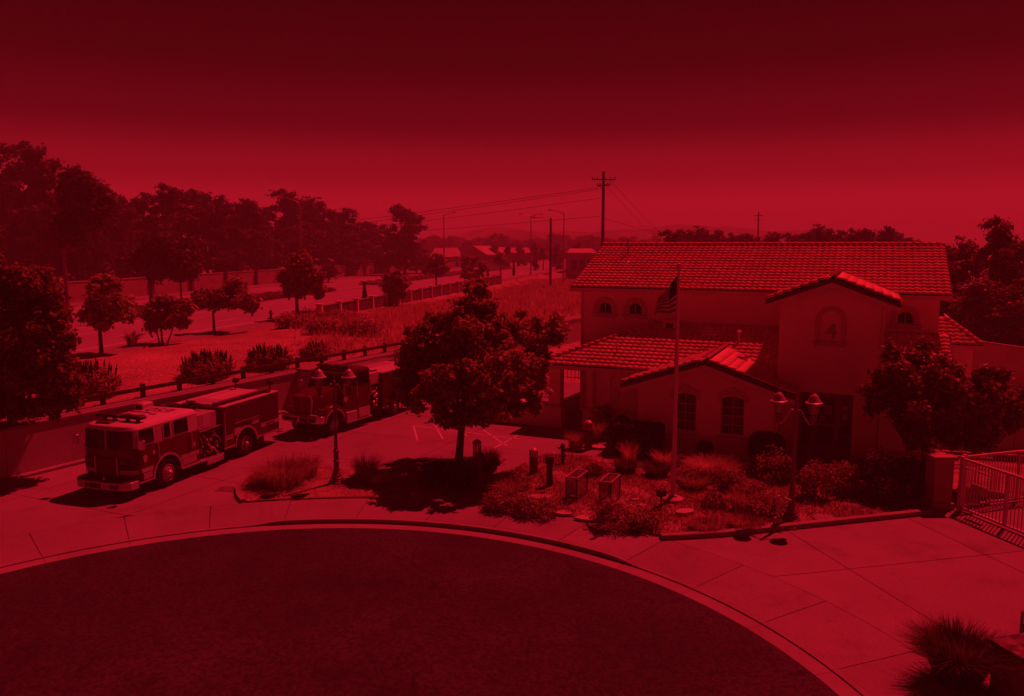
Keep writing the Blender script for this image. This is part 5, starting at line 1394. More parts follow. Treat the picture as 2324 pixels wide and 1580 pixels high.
def flag_material():
    m = bpy.data.materials.new('flag_cloth'); m.use_nodes = True
    N, L = m.node_tree.nodes, m.node_tree.links
    b = N['Principled BSDF']; b.inputs['Roughness'].default_value = 0.8
    uv = N.new('ShaderNodeUVMap'); sp_ = N.new('ShaderNodeSeparateXYZ'); L.new(uv.outputs[0], sp_.inputs[0])
    def math_(op, a, bb=None, clamp=False):
        n_ = N.new('ShaderNodeMath'); n_.operation = op; n_.use_clamp = clamp
        for i, v in enumerate((a, bb)):
            if v is None: continue
            if hasattr(v, 'is_output'): L.new(v, n_.inputs[i])
            else: n_.inputs[i].default_value = v
        return n_.outputs[0]
    t_, s_ = sp_.outputs[0], sp_.outputs[1]
    stripe = math_('MODULO', math_('FLOOR', math_('MULTIPLY', s_, 13.0)), 2.0)          # 0 red, 1 white
    canton = math_('MULTIPLY', math_('LESS_THAN', s_, 7 / 13), math_('LESS_THAN', t_, 0.40))
    fx_ = math_('SUBTRACT', math_('FRACT', math_('MULTIPLY', t_, 6 / 0.40)), 0.5); fy_ = math_('SUBTRACT', math_('FRACT', math_('MULTIPLY', s_, 9 * 13 / 7)), 0.5)
    d2 = math_('ADD', math_('MULTIPLY', fx_, fx_), math_('MULTIPLY', fy_, fy_))
    star = math_('MULTIPLY', math_('LESS_THAN', d2, 0.05), math_('MODULO', math_('ADD', math_('FLOOR', math_('MULTIPLY', t_, 15.0)), math_('FLOOR', math_('MULTIPLY', s_, 9 * 13 / 7))), 2.0))
    def mixc(f, a, c):
        n_ = N.new('ShaderNodeMix'); n_.data_type = 'RGBA'
        L.new(f, n_.inputs[0])
        for i, v in ((6, a), (7, c)):
            if hasattr(v, 'is_output'): L.new(v, n_.inputs[i])
            else: n_.inputs[i].default_value = (*v, 1)
        return n_.outputs[2]
    col = mixc(stripe, (0.16, 0.014, 0.02), (0.72, 0.70, 0.68))
    cant = mixc(star, (0.018, 0.022, 0.07), (0.35, 0.35, 0.36))
    L.new(mixc(canton, col, cant), b.inputs['Base Color'])
    tr = N.new('ShaderNodeBsdfTranslucent'); L.new(mixc(canton, col, cant), tr.inputs[0])
    mx = N.new('ShaderNodeMixShader'); mx.inputs[0].default_value = 0.3
    L.new(b.outputs[0], mx.inputs[1]); L.new(tr.outputs[0], mx.inputs[2]); L.new(mx.outputs[0], N['Material Output'].inputs[0])
    M['flag_cloth'] = m
flag_material()
nsx, ntx = 26, 36
V = []; UV = []
for i in range(nsx + 1):
    s = i / nsx
    for j in range(ntx + 1):
        t = j / ntx
        x = -0.06 - t * (0.46 + 0.24 * s) - 0.05 * math.sin(t * 9 + s * 2) * t
        y = 0.02 + 0.75 * t + 0.16 * math.sin(t * 8.5 + 1.2 * s) * (0.3 + t) - 0.25 * t * s
        z = 7.92 - 1.22 * s - t * (0.90 * (1 - s) ** 1.1 + 0.16 * s) - 0.03 * math.sin(t * 7)
        V.append((x, y, z)); UV.append((t, s))
F_ = [(i * (ntx + 1) + j, i * (ntx + 1) + j + 1, (i + 1) * (ntx + 1) + j + 1, (i + 1) * (ntx + 1) + j) for i in range(nsx) for j in range(ntx)]
me = fast_mesh('flag', np.array(V), np.array(F_), True)
uvl = me.uv_layers.new(name='UVMap')
li = np.zeros(len(me.loops), dtype=np.int32); me.loops.foreach_get('vertex_index', li)
uvl.data.foreach_set('uv', np.array(UV, dtype=np.float32)[li].ravel())
fl = obj('flag', me, 'flag_cloth'); fl.location = (fpx, fpy, 0.05)
sol = fl.modifiers.new('thick', 'SOLIDIFY'); sol.thickness = 0.004
tag(fl, 'stars and stripes flag hanging limp from the top of the flagpole', 'flag')

# path lights
def path_light(label, px_, py_, h, sc=1.0):
    x, y = pt(px_, py_)
    t = thing('path_light', label, 'bollard light', (x, y, 0.02), 0.4, 'path lights beside the walkway')
    w = 0.13 * sc
    MB().box(-w, w, -w, w, 0, h * 0.62).build('post', 'lamp_metal', t, bevel=0.015)
    for sx in (-1, 1):
        for sy in (-1, 1):
            MB().box(sx * w * 0.8 - 0.02, sx * w * 0.8 + 0.02, sy * w * 0.8 - 0.02, sy * w * 0.8 + 0.02, h * 0.62, h * 0.86).build('corner_bar', 'lamp_metal', t)
    MB().box(-w * 0.6, w * 0.6, -w * 0.6, w * 0.6, h * 0.621, h * 0.859).build('light_glass', 'glass_lamp', t)
    MB().lathe([(w * 1.35, 0), (w * 1.35, 0.04), (w * 1.0, 0.09), (w * 0.5, 0.13), (0, 0.15)], 16, (0, 0, h * 0.86)).build('cap', 'lamp_cap', t, True)
    return t
path_light('dark bollard light beside the trunk of the central tree', 1083, 1085, 1.6)
path_light('bollard light at the corner of the garden next to the bare walkway', 1211, 1078, 1.1)
path_light('bollard light with pale dome cap by the porch plinth', 1335, 1020, 1.35)
x, y = pt(2316, 1478)
path_light('bollard light at the right edge behind the corner pier', 2330, 1490, 1.15)

# square dark posts and standpipe
x, y = pt(1247, 1106)
t = thing('marker_post', 'dark square post with a box near its top, left of the display stands', 'post', (x, y, 0.04), 0.3)
MB().box(-0.09, 0.09, -0.09, 0.09, 0, 1.12).build('post', 'timber_dark', t, bevel=0.01)
MB().box(-0.13, 0.13, -0.13, 0.13, 0.86, 1.17).build('box', 'dark_metal', t, bevel=0.02)
x, y = pt(1277, 1056)
t = thing('standpipe', 'thin dark standpipe with a valve collar at the edge of the walkway', 'standpipe', (x, y, 0.04))
MB().tube([(0, 0, 0), (0, 0, 0.78)], 0.075, 12).build('pipe', 'dark_metal', t, True)
MB().lathe([(0.14, 0), (0.15, 0.03), (0.14, 0.06)], 12, (0, 0, 0.34)).build('flange', 'dark_metal', t, True)
MB().lathe([(0.10, 0), (0.10, 0.08), (0.04, 0.14)], 12, (0, 0, 0.74)).build('cap', 'dark_metal', t, True)
MB().tube([(0, 0, 0.70), (-0.20, -0.05, 0.72)], 0.05, 8).build('outlet', 'dark_metal', t, True)

# two display stands: sloped glazed tops on steel legs
def display_stand(label, fl_, fr_, br_, bl_, zf, zb):
    fx0, fy0 = pt(*fl_); fx1, fy1 = pt(*fr_)
    dx, dy = fx1 - fx0, fy1 - fy0; w = math.hypot(dx, dy); ang = math.atan2(dy, dx)
    t = thing('display_stand', label, 'display stand', (fx0, fy0, 0.04), ang, 'display stands in the garden')
    d = 1.05
    for x in (0.02, w - 0.02):
        MB().box(x - 0.02, x + 0.02, -0.02, 0.02, 0, zf).build('leg', 'dark_metal', t)
        MB().box(x - 0.02, x + 0.02, d - 0.02, d + 0.02, 0, zb).build('leg', 'dark_metal', t)
        MB().bar((x, 0.0, 0.08), (x, d, 0.08), 0.025, 0.025).build('foot_rail', 'dark_metal', t)
        MB().bar((x, 0.0, zf), (x, d, zb), 0.04, 0.04).build('top_frame', 'lamp_cap', t)
    for y, z in ((0.0, zf), (d, zb)):
        MB().bar((0, y, z), (w, y, z), 0.04, 0.042).build('top_frame', 'lamp_cap', t)
    MB().add([(0.02, 0.02, zf + 0.005), (w - 0.02, 0.02, zf + 0.005), (w - 0.02, d - 0.02, zb + 0.005), (0.02, d - 0.02, zb + 0.005)], [(0, 1, 2, 3)]).build('display_panel', 'glass_display', t)
    for x in (0.02, w - 0.02):
        MB().add([(x, 0.02, 0.1), (x, d - 0.02, 0.1), (x, d - 0.02, zb - 0.03), (x, 0.02, zf - 0.03)], [(0, 1, 2, 3)]).build('side_mesh', 'glass_display', t)
    MB().add([(0.02, 0, 0.1), (w - 0.02, 0, 0.1), (w - 0.02, 0, zf - 0.03), (0.02, 0, zf - 0.03)], [(0, 1, 2, 3)]).build('front_mesh', 'glass_display', t)
    MB().box(0.05, w - 0.05, 0.2, 0.35, 0.02, 0.12).build('base_block', 'stone_pale', t)
    return t
glass_mat('glass_display', (0.08, 0.07, 0.07), 0.3, 0.55)
display_stand('left glazed display stand on thin steel legs in the garden', (1283, 1139), (1310, 1143), None, None, 0.86, 0.86)
display_stand('right glazed display stand on thin steel legs, nearer the flagpole', (1359, 1151), (1387, 1155), None, None, 0.88, 0.88)

# flood lamp by the flagpole
x, y = pt(1500, 1158)
t = thing('flood_lamp', 'small dark flood lamp on a short stake left of the flagpole base', 'flood lamp', (x, y, 0.05), 0.5)
MB().tube([(0, 0, -0.05), (0, 0, 0.45)], 0.03, 8).build('stake', 'dark_metal', t)
MB().cbox(-0.14, 0.14, -0.10, 0.10, 0.45, 0.68, 0.04).build('head', 'dark_metal', t)
# gooseneck post beside the right lamp
x, y = pt(1765, 1196)
t = thing('gooseneck_stand', 'pale bent-arm post on a concrete foot in front of the right lamp post', 'post', (x, y, 0.05), 0.0)
MB().tube([(0, 0, 0.25), (0, 0, 0.98)], 0.045, 10).build('post', 'gate_paint', t, True)
MB().bar((0.0, 0, 0.98), (0.34, -0.12, 0.86), 0.06, 0.06).build('arm', 'gate_paint', t)
MB().cbox(-0.10, 0.10, -0.10, 0.10, -0.05, 0.27, 0.03).build('sleeve', 'gate_paint', t)
MB().box(-0.42, 0.48, -0.30, 0.20, -0.08, 0.025).build('foot', 'stone_pale', t)
# drain grate
x, y = pt(515, 1110)
t = thing('drain_grate', 'slotted iron drain grate in the concrete beside the island kerb', 'drain grate', (x, y, 0.006), -0.1)
MB().box(-0.34, 0.34, -0.30, 0.30, -0.02, 0.002).build('recess', 'felt_and_shade', t)
for k in range(9): MB().box(-0.34, 0.34, -0.29 + k * 0.068, -0.29 + k * 0.068 + 0.034, 0.002, 0.012).build('bar', 'galvanised', t)
# round cover
x, y = pt(1870, 1182)
tag(MB().lathe([(0.36, -0.05), (0.36, 0.06), (0.33, 0.075), (0, 0.075)], 28, (x, y, 0.05)).build('utility_cover', 'concrete_old', None, True), 'round concrete utility cover in the bed right of the lamp post', 'cover')
# stepping stones
def stone(label, px_, py_, w, d, rz, hgt=0.05):
    x, y = pt(px_, py_, 0.06)
    k = 9; poly = []
    rr = np.random.default_rng(int(px_))
    for q in range(k):
        a = 2 * math.pi * q / k; f = rr.uniform(0.82, 1.1)
        poly.append((w / 2 * f * math.cos(a), d / 2 * f * math.sin(a)))
    o_ = MB().prism(poly, -0.02, hgt, 'z').build('stepping_stone', 'stone_pale', None, bevel=0.012)
    o_.location = (x, y, 0.06); o_.rotation_euler = (0, 0, rz)
    tag(o_, label, 'stone', 'pale stepping stones in the garden')
stone('pale stepping stone left of the left display stand', 1225, 1129, 0.95, 0.55, 0.1)
stone('pale stepping stone between the sidewalk and the left display stand', 1276, 1165, 0.8, 0.42, -0.2)
stone('large pale stepping stone in front of the right display stand', 1332, 1178, 0.85, 0.42, -0.3)
stone('flat rock lying right of the flagpole base', 1553, 1168, 0.75, 0.5, 0.4, 0.14)
stone('small round stone left of the flood lamp', 1440, 1135, 0.3, 0.2, 0.0)
stone('small oval stone just left of the flood lamp, nearer the street', 1458, 1148, 0.42, 0.25, 0.2)
stone('pale stepping stone behind the right lamp post shrubs', 1850, 1098, 0.7, 0.45, 0.0)
stone('second pale stepping stone farther back behind the lamp post', 1840, 1086, 0.6, 0.4, 0.2)
stone('pale stepping stone at the right among dark shrubs', 1955, 1112, 0.5, 0.5, 0.1)
stone('rounded boulder on the island right of the lamp post base', 860, 1093, 0.95, 0.6, 0.2, 0.32)
stone('flat paving piece by the porch bollard light', 1360, 1016, 0.9, 0.5, -0.3)
# fire hydrant
x, y = pt(615, 722, 2.05)
t = thing('fire_hydrant', 'small fire hydrant at the edge of the main road', 'hydrant', (x, y, 2.05)); 
MB().lathe([(0.16, 0), (0.16, 0.06), (0.11, 0.10), (0.11, 0.55), (0.15, 0.57), (0.15, 0.62), (0.11, 0.66), (0.09, 0.76), (0.0, 0.82)], 14).build('barrel', 'stone_dark', t, True)
MB().tube([(-0.2, 0, 0.45), (0.2, 0, 0.45)], 0.06, 8).build('nozzle', 'stone_dark', t)
MB().box(-0.25, 0.25, -0.25, 0.25, -0.2, 0.02).build('pad', 'kerb_concrete', t)

# ---- gate and piers at the right
mat('pier_stucco', (0.36, 0.30, 0.25), 0.92, 0.12, 2, 0.3, 50, dist=0.01, stain=0.3)
gp = thing('gate_pier', 'pale stucco gate pier with flat cap at the right of the garden', 'pier', (14.75, 26.75, 0))
MB().box(-0.32, 0.32, -0.32, 0.32, -0.1, 1.72).build('shaft', 'pier_stucco', gp, bevel=0.01)
MB().box(-0.42, 0.42, -0.42, 0.42, 1.722, 1.86).build('cap', 'pier_stucco', gp, bevel=0.03)
MB().box(-0.40, 0.40, -0.40, 0.40, -0.1, 0.22).build('foot', 'pier_stucco', gp, bevel=0.02)
def bar_gate(name, label, p, q, h, step, thick=0.022, frame=0.08, plate=False):
    d = Vector((q[0] - p[0], q[1] - p[1], 0)); L_ = d.length
    t = thing(name, label, 'gate' if 'gate' in name else 'fence', (p[0], p[1], 0), math.atan2(d.y, d.x))
    MB().box(0, L_, -frame / 2, frame / 2, h - frame, h).build('top_rail', 'gate_paint', t)
    MB().box(0, L_, -frame / 2, frame / 2, 0.08, 0.08 + frame * 0.8).build('bottom_rail', 'gate_paint', t)
    MB().box(-0.06, 0.06, -0.06, 0.06, 0.0, h + 0.05).build('post', 'gate_paint', t)
    MB().box(L_ * 0.36 - 0.035, L_ * 0.36 + 0.035, -0.034, 0.034, 0.145, h - frame - 0.002).build('stile', 'gate_paint', t)
    n_ = int(L_ / step); proto = None
    for k in range(1, n_):
        if proto is None:
            proto = MB().box(-thick / 2, thick / 2, -thick / 2, thick / 2, 0.146, h - frame - 0.002).build('bar', 'gate_paint', t); o_ = proto
        else: o_ = proto.copy(); put(o_, t)
        o_.location = (k * L_ / n_, 0, 0)
    if plate:
        MB().box(0.45, 1.15, -0.06, -0.03, 0.80, 1.10).build('lock_plate', 'gate_paint', t)
        MB().tube([(1.12, -0.10, 0.74), (1.25, -0.10, 0.74)], 0.025, 8).build('lock_handle', 'chrome', t)
        MB().box(0.06, 1.2, -0.02, 0.02, h - 0.32, h - 0.28).build('mid_rail', 'gate_paint', t)
    return t
bar_gate('swing_gate', 'open barred metal gate swung towards the camera at the right edge', (15.30, 26.35), (16.55, 21.5), 1.84, 0.135, plate=True)
bar_gate('yard_fence', 'barred metal fence running back behind the open gate', (15.45, 26.50), (22.0, 28.6), 1.86, 0.135)
bar_gate('yard_fence', 'low barred fence glimpsed under the right tree behind the gate pier', (16.2, 33.6), (20.2, 32.6), 1.5, 0.15)
# corner pier at the bottom right
cp = thing('corner_pier', 'dark square corner pier with flat cap cut off by the bottom right corner', 'pier', (10.35, 15.0, 0), 0.25)
MB().box(-0.42, 0.42, -0.5, 0.5, -0.2, 0.92).build('shaft', 'block_wall', cp, bevel=0.01)
MB().box(-0.50, 0.50, -0.58, 0.58, 0.922, 1.02).build('cap', 'stone_dark', cp, bevel=0.02)
# ================================================================== VEGETATION
def unit(v): return v / np.maximum(np.linalg.norm(v, axis=-1, keepdims=True), 1e-9)
def leaves_at(rg, C, N_, size, aspect=1.7, spread=0.9):
    n = len(C)
    nr = unit(N_ * 0.7 + rg.normal(0, spread, (n, 3)) * 0.6 + np.array([0, 0, 0.35]))
    t = unit(np.cross(nr, rg.normal(0, 1, (n, 3)))); b = np.cross(nr, t)
    s = size * rg.uniform(0.65, 1.3, (n, 1))
    V = np.stack([C - t * s * aspect / 2, C + b * s / 2, C + t * s * aspect / 2, C - b * s / 2], 1).reshape(-1, 3)
    return V, np.arange(4 * n).reshape(n, 4)
def leaf_cloud(rg, lobes, n, size, sig=0.2, per=22, lo=0.45, aspect=1.7, flat=0.8, sub=7):
    """lobes (k,6): centre and radii; leaves sit in clumps near the lobes' skins"""
    lobes = np.asarray(lobes, float)
    if sub:                                        # break every lobe into smaller tufts near its skin
        d = unit(rg.normal(0, 1, (len(lobes) * sub, 3))); par = np.repeat(lobes, sub, 0)
        fr_ = rg.uniform(0.22, 0.42, (len(par), 1))
        lobes = np.concatenate([par[:, :3] + d * par[:, 3:] * rg.uniform(0.45, 0.92, (len(par), 1)), par[:, 3:] * fr_], 1)
    w = (lobes[:, 3] * lobes[:, 4] * lobes[:, 5]) ** (2 / 3); w /= w.sum()
    nc = max(4, n // per)
    li_ = rg.choice(len(lobes), nc, p=w)
    d = unit(rg.normal(0, 1, (nc, 3)))
    r = lo + (1 - lo) * np.sqrt(rg.uniform(0, 1, (nc, 1)))
    cc = lobes[li_, :3] + d * r * lobes[li_, 3:]
    sz = rg.uniform(0.6, 1.35, (nc, 1))
    k = rg.integers(0, nc, n)
    off = rg.normal(0, 1, (n, 3)) * sig * sz[k] * np.array([1, 1, flat])
    P = cc[k] + off
    return leaves_at(rg, P, unit(d[k] * 0.8 + unit(off + 1e-6) * 0.6), size, aspect)
def crown_obj(name, mname, parent, rg, lobes, n, size, **kw):
    V, F = leaf_cloud(rg, lobes, n, size, **kw)
    return obj(name, fast_mesh(name, V, F), mname, parent)
def trunk_obj(parent, lobes, base_r, mname='bark', fork=None, rg=None, n_limb=7, lean=(0, 0)):
    lobes = np.asarray(lobes, float)
    zc = lobes[:, 2].min()
    top = lobes[np.argmax(lobes[:, 2]), :3]
    fz = fork if fork is not None else max(zc * 0.75, 0.3)
    fkp = np.array([lean[0], lean[1], fz])
    mb = MB()
    mb.tube([(0, 0, -0.15), (lean[0] * 0.15, lean[1] * 0.15, fz * 0.12), (lean[0] * 0.55, lean[1] * 0.55, fz * 0.55), tuple(fkp), tuple(fkp * 0.45 + top * 0.55), tuple(top)],
            [base_r * 1.45, base_r * 1.05, base_r * 0.92, base_r * 0.82, base_r * 0.42, base_r * 0.10], 9)
    idx = np.argsort(-lobes[:, 3])[:n_limb]
    for q in idx:
        e = lobes[q, :3]
        st_ = fkp * (1 - 0.12) + top * 0.12 * (0.2 + 0.8 * ((q * 37) % 10) / 10)
        mid = st_ * 0.5 + e * 0.5 + np.array([0, 0, 0.12 * np.linalg.norm(e - st_)])
        mb.tube([tuple(st_), tuple(mid), tuple(e)], [base_r * 0.55, base_r * 0.34, base_r * 0.08], 6)
    return mb.build('trunk', mname, parent, True)
def px_lobes(base, Y, items):
    """lobes from photo outlines (x, y, radius in px, depth shift in m) relative to a base point"""
    out = []
    for it in items:
        x, y, r, dy = it[:4]; ry = it[4] if len(it) > 4 else r
        Y2 = Y + dy
        X, Z = up(x, y, Y2); k = math.hypot(Y2, CAM_H - Z) / F_PX
        out.append((X - base[0], Y2 - base[1], Z - base[2], r * k, (r + ry) / 2 * k, ry * k))
    return out
def tree(name, label, base, lobes, n, size, mname, trunk_r, group=None, bark='bark', fork=None, n_limb=7, lean=(0, 0), seed=1, **kw):
    rg = np.random.default_rng(seed)
    t = thing(name, label, 'tree', base, 0, group)
    crown_obj('crown', mname, t, rg, lobes, n, size, **kw)
    trunk_obj(t, lobes, trunk_r, bark, fork, rg, n_limb, lean)
    return t

# ---- the big tree in front of the station
b0 = (-2.18, 31.38, 0.05)
items = [(1078, 690, 42, 0, 52), (1060, 745, 62, 0.3), (1010, 775, 60, -0.4), (1110, 775, 70, 0.2), (960, 805, 58, 0.2), (1180, 770, 52, 0.5), (1232, 750, 40, 0.2, 42), (1266, 765, 28, -0.3, 40),
         (930, 850, 44, 0.0), (990, 845, 70, -1.2), (1075, 835, 95, -0.6), (1160, 830, 80, -1.0), (1215, 830, 48, 0.0), (1040, 905, 70, -0.9), (975, 905, 48, 0.2), (1110, 900, 66, -1.4), (1180, 890, 52, -0.4), (1228, 890, 30, 0.4, 26),
         (1060, 940, 44, -0.6, 32), (1120, 840, 80, 1.6), (1000, 820, 70, 1.5), (1120, 935, 40, 0.6, 26), (1000, 950, 36, -0.3, 26), (1090, 655, 22, 0.1, 26), (1040, 850, 62, -2.4), (1120, 850, 60, -2.6), (990, 880, 46, -2.2), (1170, 860, 46, -2.0), (1060, 800, 60, 2.6), (1150, 810, 60, 2.4), (1080, 770, 50, -1.8), (918, 868, 40, -0.2), (938, 815, 42, 0.3), (905, 900, 26, 0.0, 20), (950, 760, 30, 0.2), (1000, 735, 34, 0.1), (1150, 725, 36, 0.2), (1270, 730, 24, 0.1, 30), (1068, 715, 50, 0.1, 44), (1050, 700, 30, 0.4, 36), (1102, 712, 40, -0.2, 40), (1075, 672, 28, -0.2, 30), (1035, 735, 40, -0.4)]
tree('leafy_tree', 'large leafy tree on the island in front of the station porch', b0, px_lobes(b0, 31.4, items), 60000, 0.12, 'leaf_street', 0.17, fork=1.35, lean=(0.12, 0), n_limb=12, seed=11, sig=0.10, lo=0.35, sub=9)
# ---- right tree by the entrance
x, y = pt(2096, 1098)
b1 = (x, y, 0.05)
items = [(2040, 835, 60, 0), (2095, 850, 66, -0.4), (2000, 880, 45, 0.1, 40), (2150, 870, 62, 0.2), (2060, 900, 66, -0.8), (2130, 915, 70, -0.6), (2200, 905, 66, 0.0), (2240, 880, 48, -0.4), (2190, 955, 60, -0.3), (2260, 950, 55, 0.2), (2110, 960, 60, -0.2), (1985, 925, 32, 0.3, 24), (2040, 940, 36, 0, 26), (2290, 910, 45, 0.3), (2150, 990, 46, 0, 24), (2235, 1000, 44, 0.2, 24), (2085, 815, 40, 0.5)]
tree('leafy_tree', 'spreading leafy tree at the right, beside the station entrance', b1, px_lobes(b1, y, items), 38000, 0.13, 'leaf_dark', 0.15, fork=1.6, n_limb=10, seed=12, sig=0.11, lo=0.4, sub=8)
# ---- dark trees at the left edge
b2 = (-19.55, 30.6, 0.0)
items = [(70, 650, 60, 0), (20, 640, 55, 0.5), (100, 720, 62, 0), (40, 730, 70, -0.5), (120, 800, 60, -0.4), (60, 810, 70, 0.3), (10, 800, 60, 0), (140, 870, 48, 0), (80, 880, 60, -0.6), (20, 890, 60, 0.2), (110, 925, 42, 0, 34), (50, 930, 46, 0, 34), (150, 905, 34, 0.2, 26)]
tree('dark_tree', 'dark dense tree at the left edge with thin trunk before the retaining wall', b2, px_lobes(b2, 30.6, items), 30000, 0.13, 'leaf_dark', 0.12, fork=1.9, n_limb=8, seed=13, sig=0.13)
b2 = (-20.6, 30.1, 0.0)
items = [(-20, 700, 70, 0), (10, 770, 70, 0.2), (-10, 850, 70, 0), (20, 910, 50, 0.2, 36), (-40, 900, 60, 0), (10, 620, 50, 0)]
tree('dark_tree', 'second dark tree cut by the left edge of the view', b2, px_lobes(b2, 30.1, items), 12000, 0.14, 'leaf_dark', 0.12, fork=1.9, n_limb=5, seed=14, sig=0.13)

# ---- young street trees along the main road
def street_tree(label, bx, by, items, n, seed, mname='leaf_street', stems=1, r=0.12, size=0.22, zb=2.1, group='young trees along the near side of the main road', fork=None):
    X, Y = pt(bx, by, zb); zg = terrain_z(X, Y)
    b = (X, Y, zg)
    lob = px_lobes(b, Y, items)
    t = tree('street_tree', label, b, lob, n, size, mname, r, group, seed=seed, sig=0.17, n_limb=6, fork=fork, sub=6)
    for k in range(1, stems):
        MB().tube([(0.15 * k * (-1) ** k, 0, -0.1), (0.45 * k * (-1) ** k, 0.05, 1.4), tuple(lob[k % len(lob)][:3])], [r * 0.7, r * 0.6, r * 0.2], 6).build('trunk', 'bark', t, True)
    return t
street_tree('round street tree with leaning trunk at the left, near the spiky agave', 230, 800, [(240, 655, 28, 0), (215, 690, 30, 0.2), (262, 685, 32, -0.2), (240, 715, 34, 0.3), (205, 720, 20, 0), (285, 710, 22, 0.1), (240, 640, 14, 0, 18)], 9000, 21, r=0.13)
street_tree('low multi-stemmed street tree between the agave and the umbrella-shaped tree', 368, 778, [(380, 700, 30, 0), (355, 715, 26, 0.3), (405, 712, 26, -0.2), (380, 730, 34, 0, 18), (345, 738, 16, 0, 12), (415, 735, 16, 0, 12)], 7000, 22, stems=3, r=0.08)
street_tree('umbrella-shaped street tree with flat wide crown', 486, 752, [(515, 655, 40, 0, 20), (475, 678, 34, 0.2, 16), (545, 675, 34, -0.2, 18), (510, 690, 42, 0.4, 14), (460, 690, 16, 0, 9), (565, 692, 18, 0, 10), (525, 642, 22, 0, 12)], 8000, 23, r=0.11)
street_tree('street tree with dense round crown beside the low stone wall', 675, 722, [(690, 600, 32, 0), (665, 625, 28, 0.3), (715, 628, 26, -0.3), (685, 650, 38, 0.5, 28), (660, 655, 18, 0, 14), (725, 660, 16, 0, 14), (680, 588, 18, 0)], 9000, 24, r=0.17, size=0.28)
street_tree('dark bushy street tree behind the left part of the stone wall', 900, 688, [(897, 640, 24, 0), (915, 655, 20, 0.5), (882, 652, 15, 0), (900, 668, 22, 0, 16)], 5000, 25, r=0.12, size=0.3, fork=0.6)
street_tree('thin-trunked street tree in the middle of the stone wall', 990, 656, [(990, 592, 18, 0), (975, 608, 14, 0), (1006, 608, 13, 0), (990, 615, 20, 0, 12)], 4500, 26, r=0.14, size=0.34)
street_tree('broad dark street tree near the right part of the stone wall', 1075, 642, [(1072, 590, 18, 0), (1058, 605, 16, 0), (1090, 608, 14, 0), (1072, 620, 22, 0, 16), (1080, 633, 16, 0, 9)], 5500, 27, r=0.2, size=0.36, fork=0.9)
street_tree('small street tree with tiny crown near the end of the stone wall', 1136, 622, [(1135, 583, 8, 0), (1128, 592, 8, 0), (1142, 592, 8, 0)], 2000, 28, r=0.15, size=0.36)
street_tree('small leaning street tree left of the short wooden light pole', 1233, 612, [(1230, 572, 10, 0), (1225, 580, 10, 0), (1238, 580, 9, 0)], 2000, 29, r=0.16, size=0.36)

# narrow dark cypress saplings
def cypress(label, bx, ytop, ybase, wpx, zb=2.0):
    X, Y = pt(bx, ybase, zb); zt = up(bx, ytop, Y)[1]; h = zt - zb; r = wpx / 2 * Y / F_PX
    t = thing('cypress_sapling', label, 'cypress', (X, Y, zb), 0, 'narrow dark cypress saplings along the road')
    rg = np.random.default_rng(int(bx)); n = 1400
    f = rg.uniform(0, 1, n) ** 0.8; rad = r * np.where(f < 0.25, 0.75 + f, (1 - f) ** 0.6 * 1.05 + 0.02)
    a = rg.uniform(0, 2 * np.pi, n); rr = rad * np.sqrt(rg.uniform(0.3, 1, n))
    C_ = np.stack([rr * np.cos(a), rr * np.sin(a), 0.1 + f * h], 1)
    V, F = leaves_at(rg, C_, unit(np.stack([np.cos(a), np.sin(a), np.full(n, 0.4)], 1)), 0.16)
    obj('foliage', fast_mesh('foliage', V, F), 'leaf_hedge', t)
    MB().tube([(0, 0, -0.1), (0, 0, h * 0.9)], [r * 0.45, 0.02], 6).build('stem', 'leaf_hedge', t)
cypress('tallest narrow cypress sapling near the left end of the stone wall', 828, 643, 687, 11)
cypress('narrow cypress sapling left of the small-crowned street tree', 1107, 607, 636, 7)
cypress('narrow cypress sapling at the right end of the stone wall', 1166, 592, 626, 7)
cypress('narrow cypress sapling left of the short wooden light pole', 1215, 596, 614, 6)
cypress('stubby cypress sapling behind the stone wall left of the thin-trunked tree', 964, 655, 664, 5)

# ---- tall trees behind the block wall, one individual each
rgB = np.random.default_rng(99)
def rand_lobes(rg, w, h, n, z0, tall=False):
    out = []
    for k in range(n):
        f = (k + 0.5) / n
        prof = math.sin(math.pi * min(1, 0.18 + 0.80 * f)) ** 0.7
        a = rg.uniform(0, 2 * math.pi); rr = w * 0.62 * prof * math.sqrt(rg.uniform(0.05, 1))
        s = w * rg.uniform(0.26, 0.44) * (0.75 + 0.35 * prof)
        out.append((rr * math.cos(a), rr * math.sin(a), z0 + h * f, s, s, s * rg.uniform(0.6, 0.95)))
    return out
protos = []
for k in range(7):
    rg = np.random.default_rng(300 + k)
    lob = rand_lobes(rg, 0.34 + 0.04 * (k % 3), 0.80, 17 + k, 0.17 + 0.02 * (k % 4))
    V, F = leaf_cloud(rg, lob, 15000, 0.019, sig=0.018, per=26, lo=0.3, sub=7)
    cme = fast_mesh('crown', V, F); cme.materials.append(M['leaf_gum'])
    V2 = V
    tb = MB()
    hold = thing('tmp', 'tmp', 'tmp'); to = trunk_obj(hold, lob, 0.016, 'bark', 0.24, rg, 9, (rg.uniform(-.03, .03), 0))
    tme = to.data; bpy.data.objects.remove(to); bpy.data.objects.remove(hold)
    protos.append((cme, tme))
def unit_tree(name, label, base, h, w, k, group, mname=None, rz=None):
    t = thing(name, label, 'tree', base, (k * 1.7 if rz is None else rz), group)
    cme, tme = protos[k % len(protos)]
    c = bpy.data.objects.new('crown', cme); put(c, t)
    r_ = bpy.data.objects.new('trunk', tme); put(r_, t)
    if mname:
        c.material_slots[0].link = 'OBJECT'; c.material_slots[0].material = M[mname]
    t.scale = (w / 0.66, w / 0.66, h)
    return t
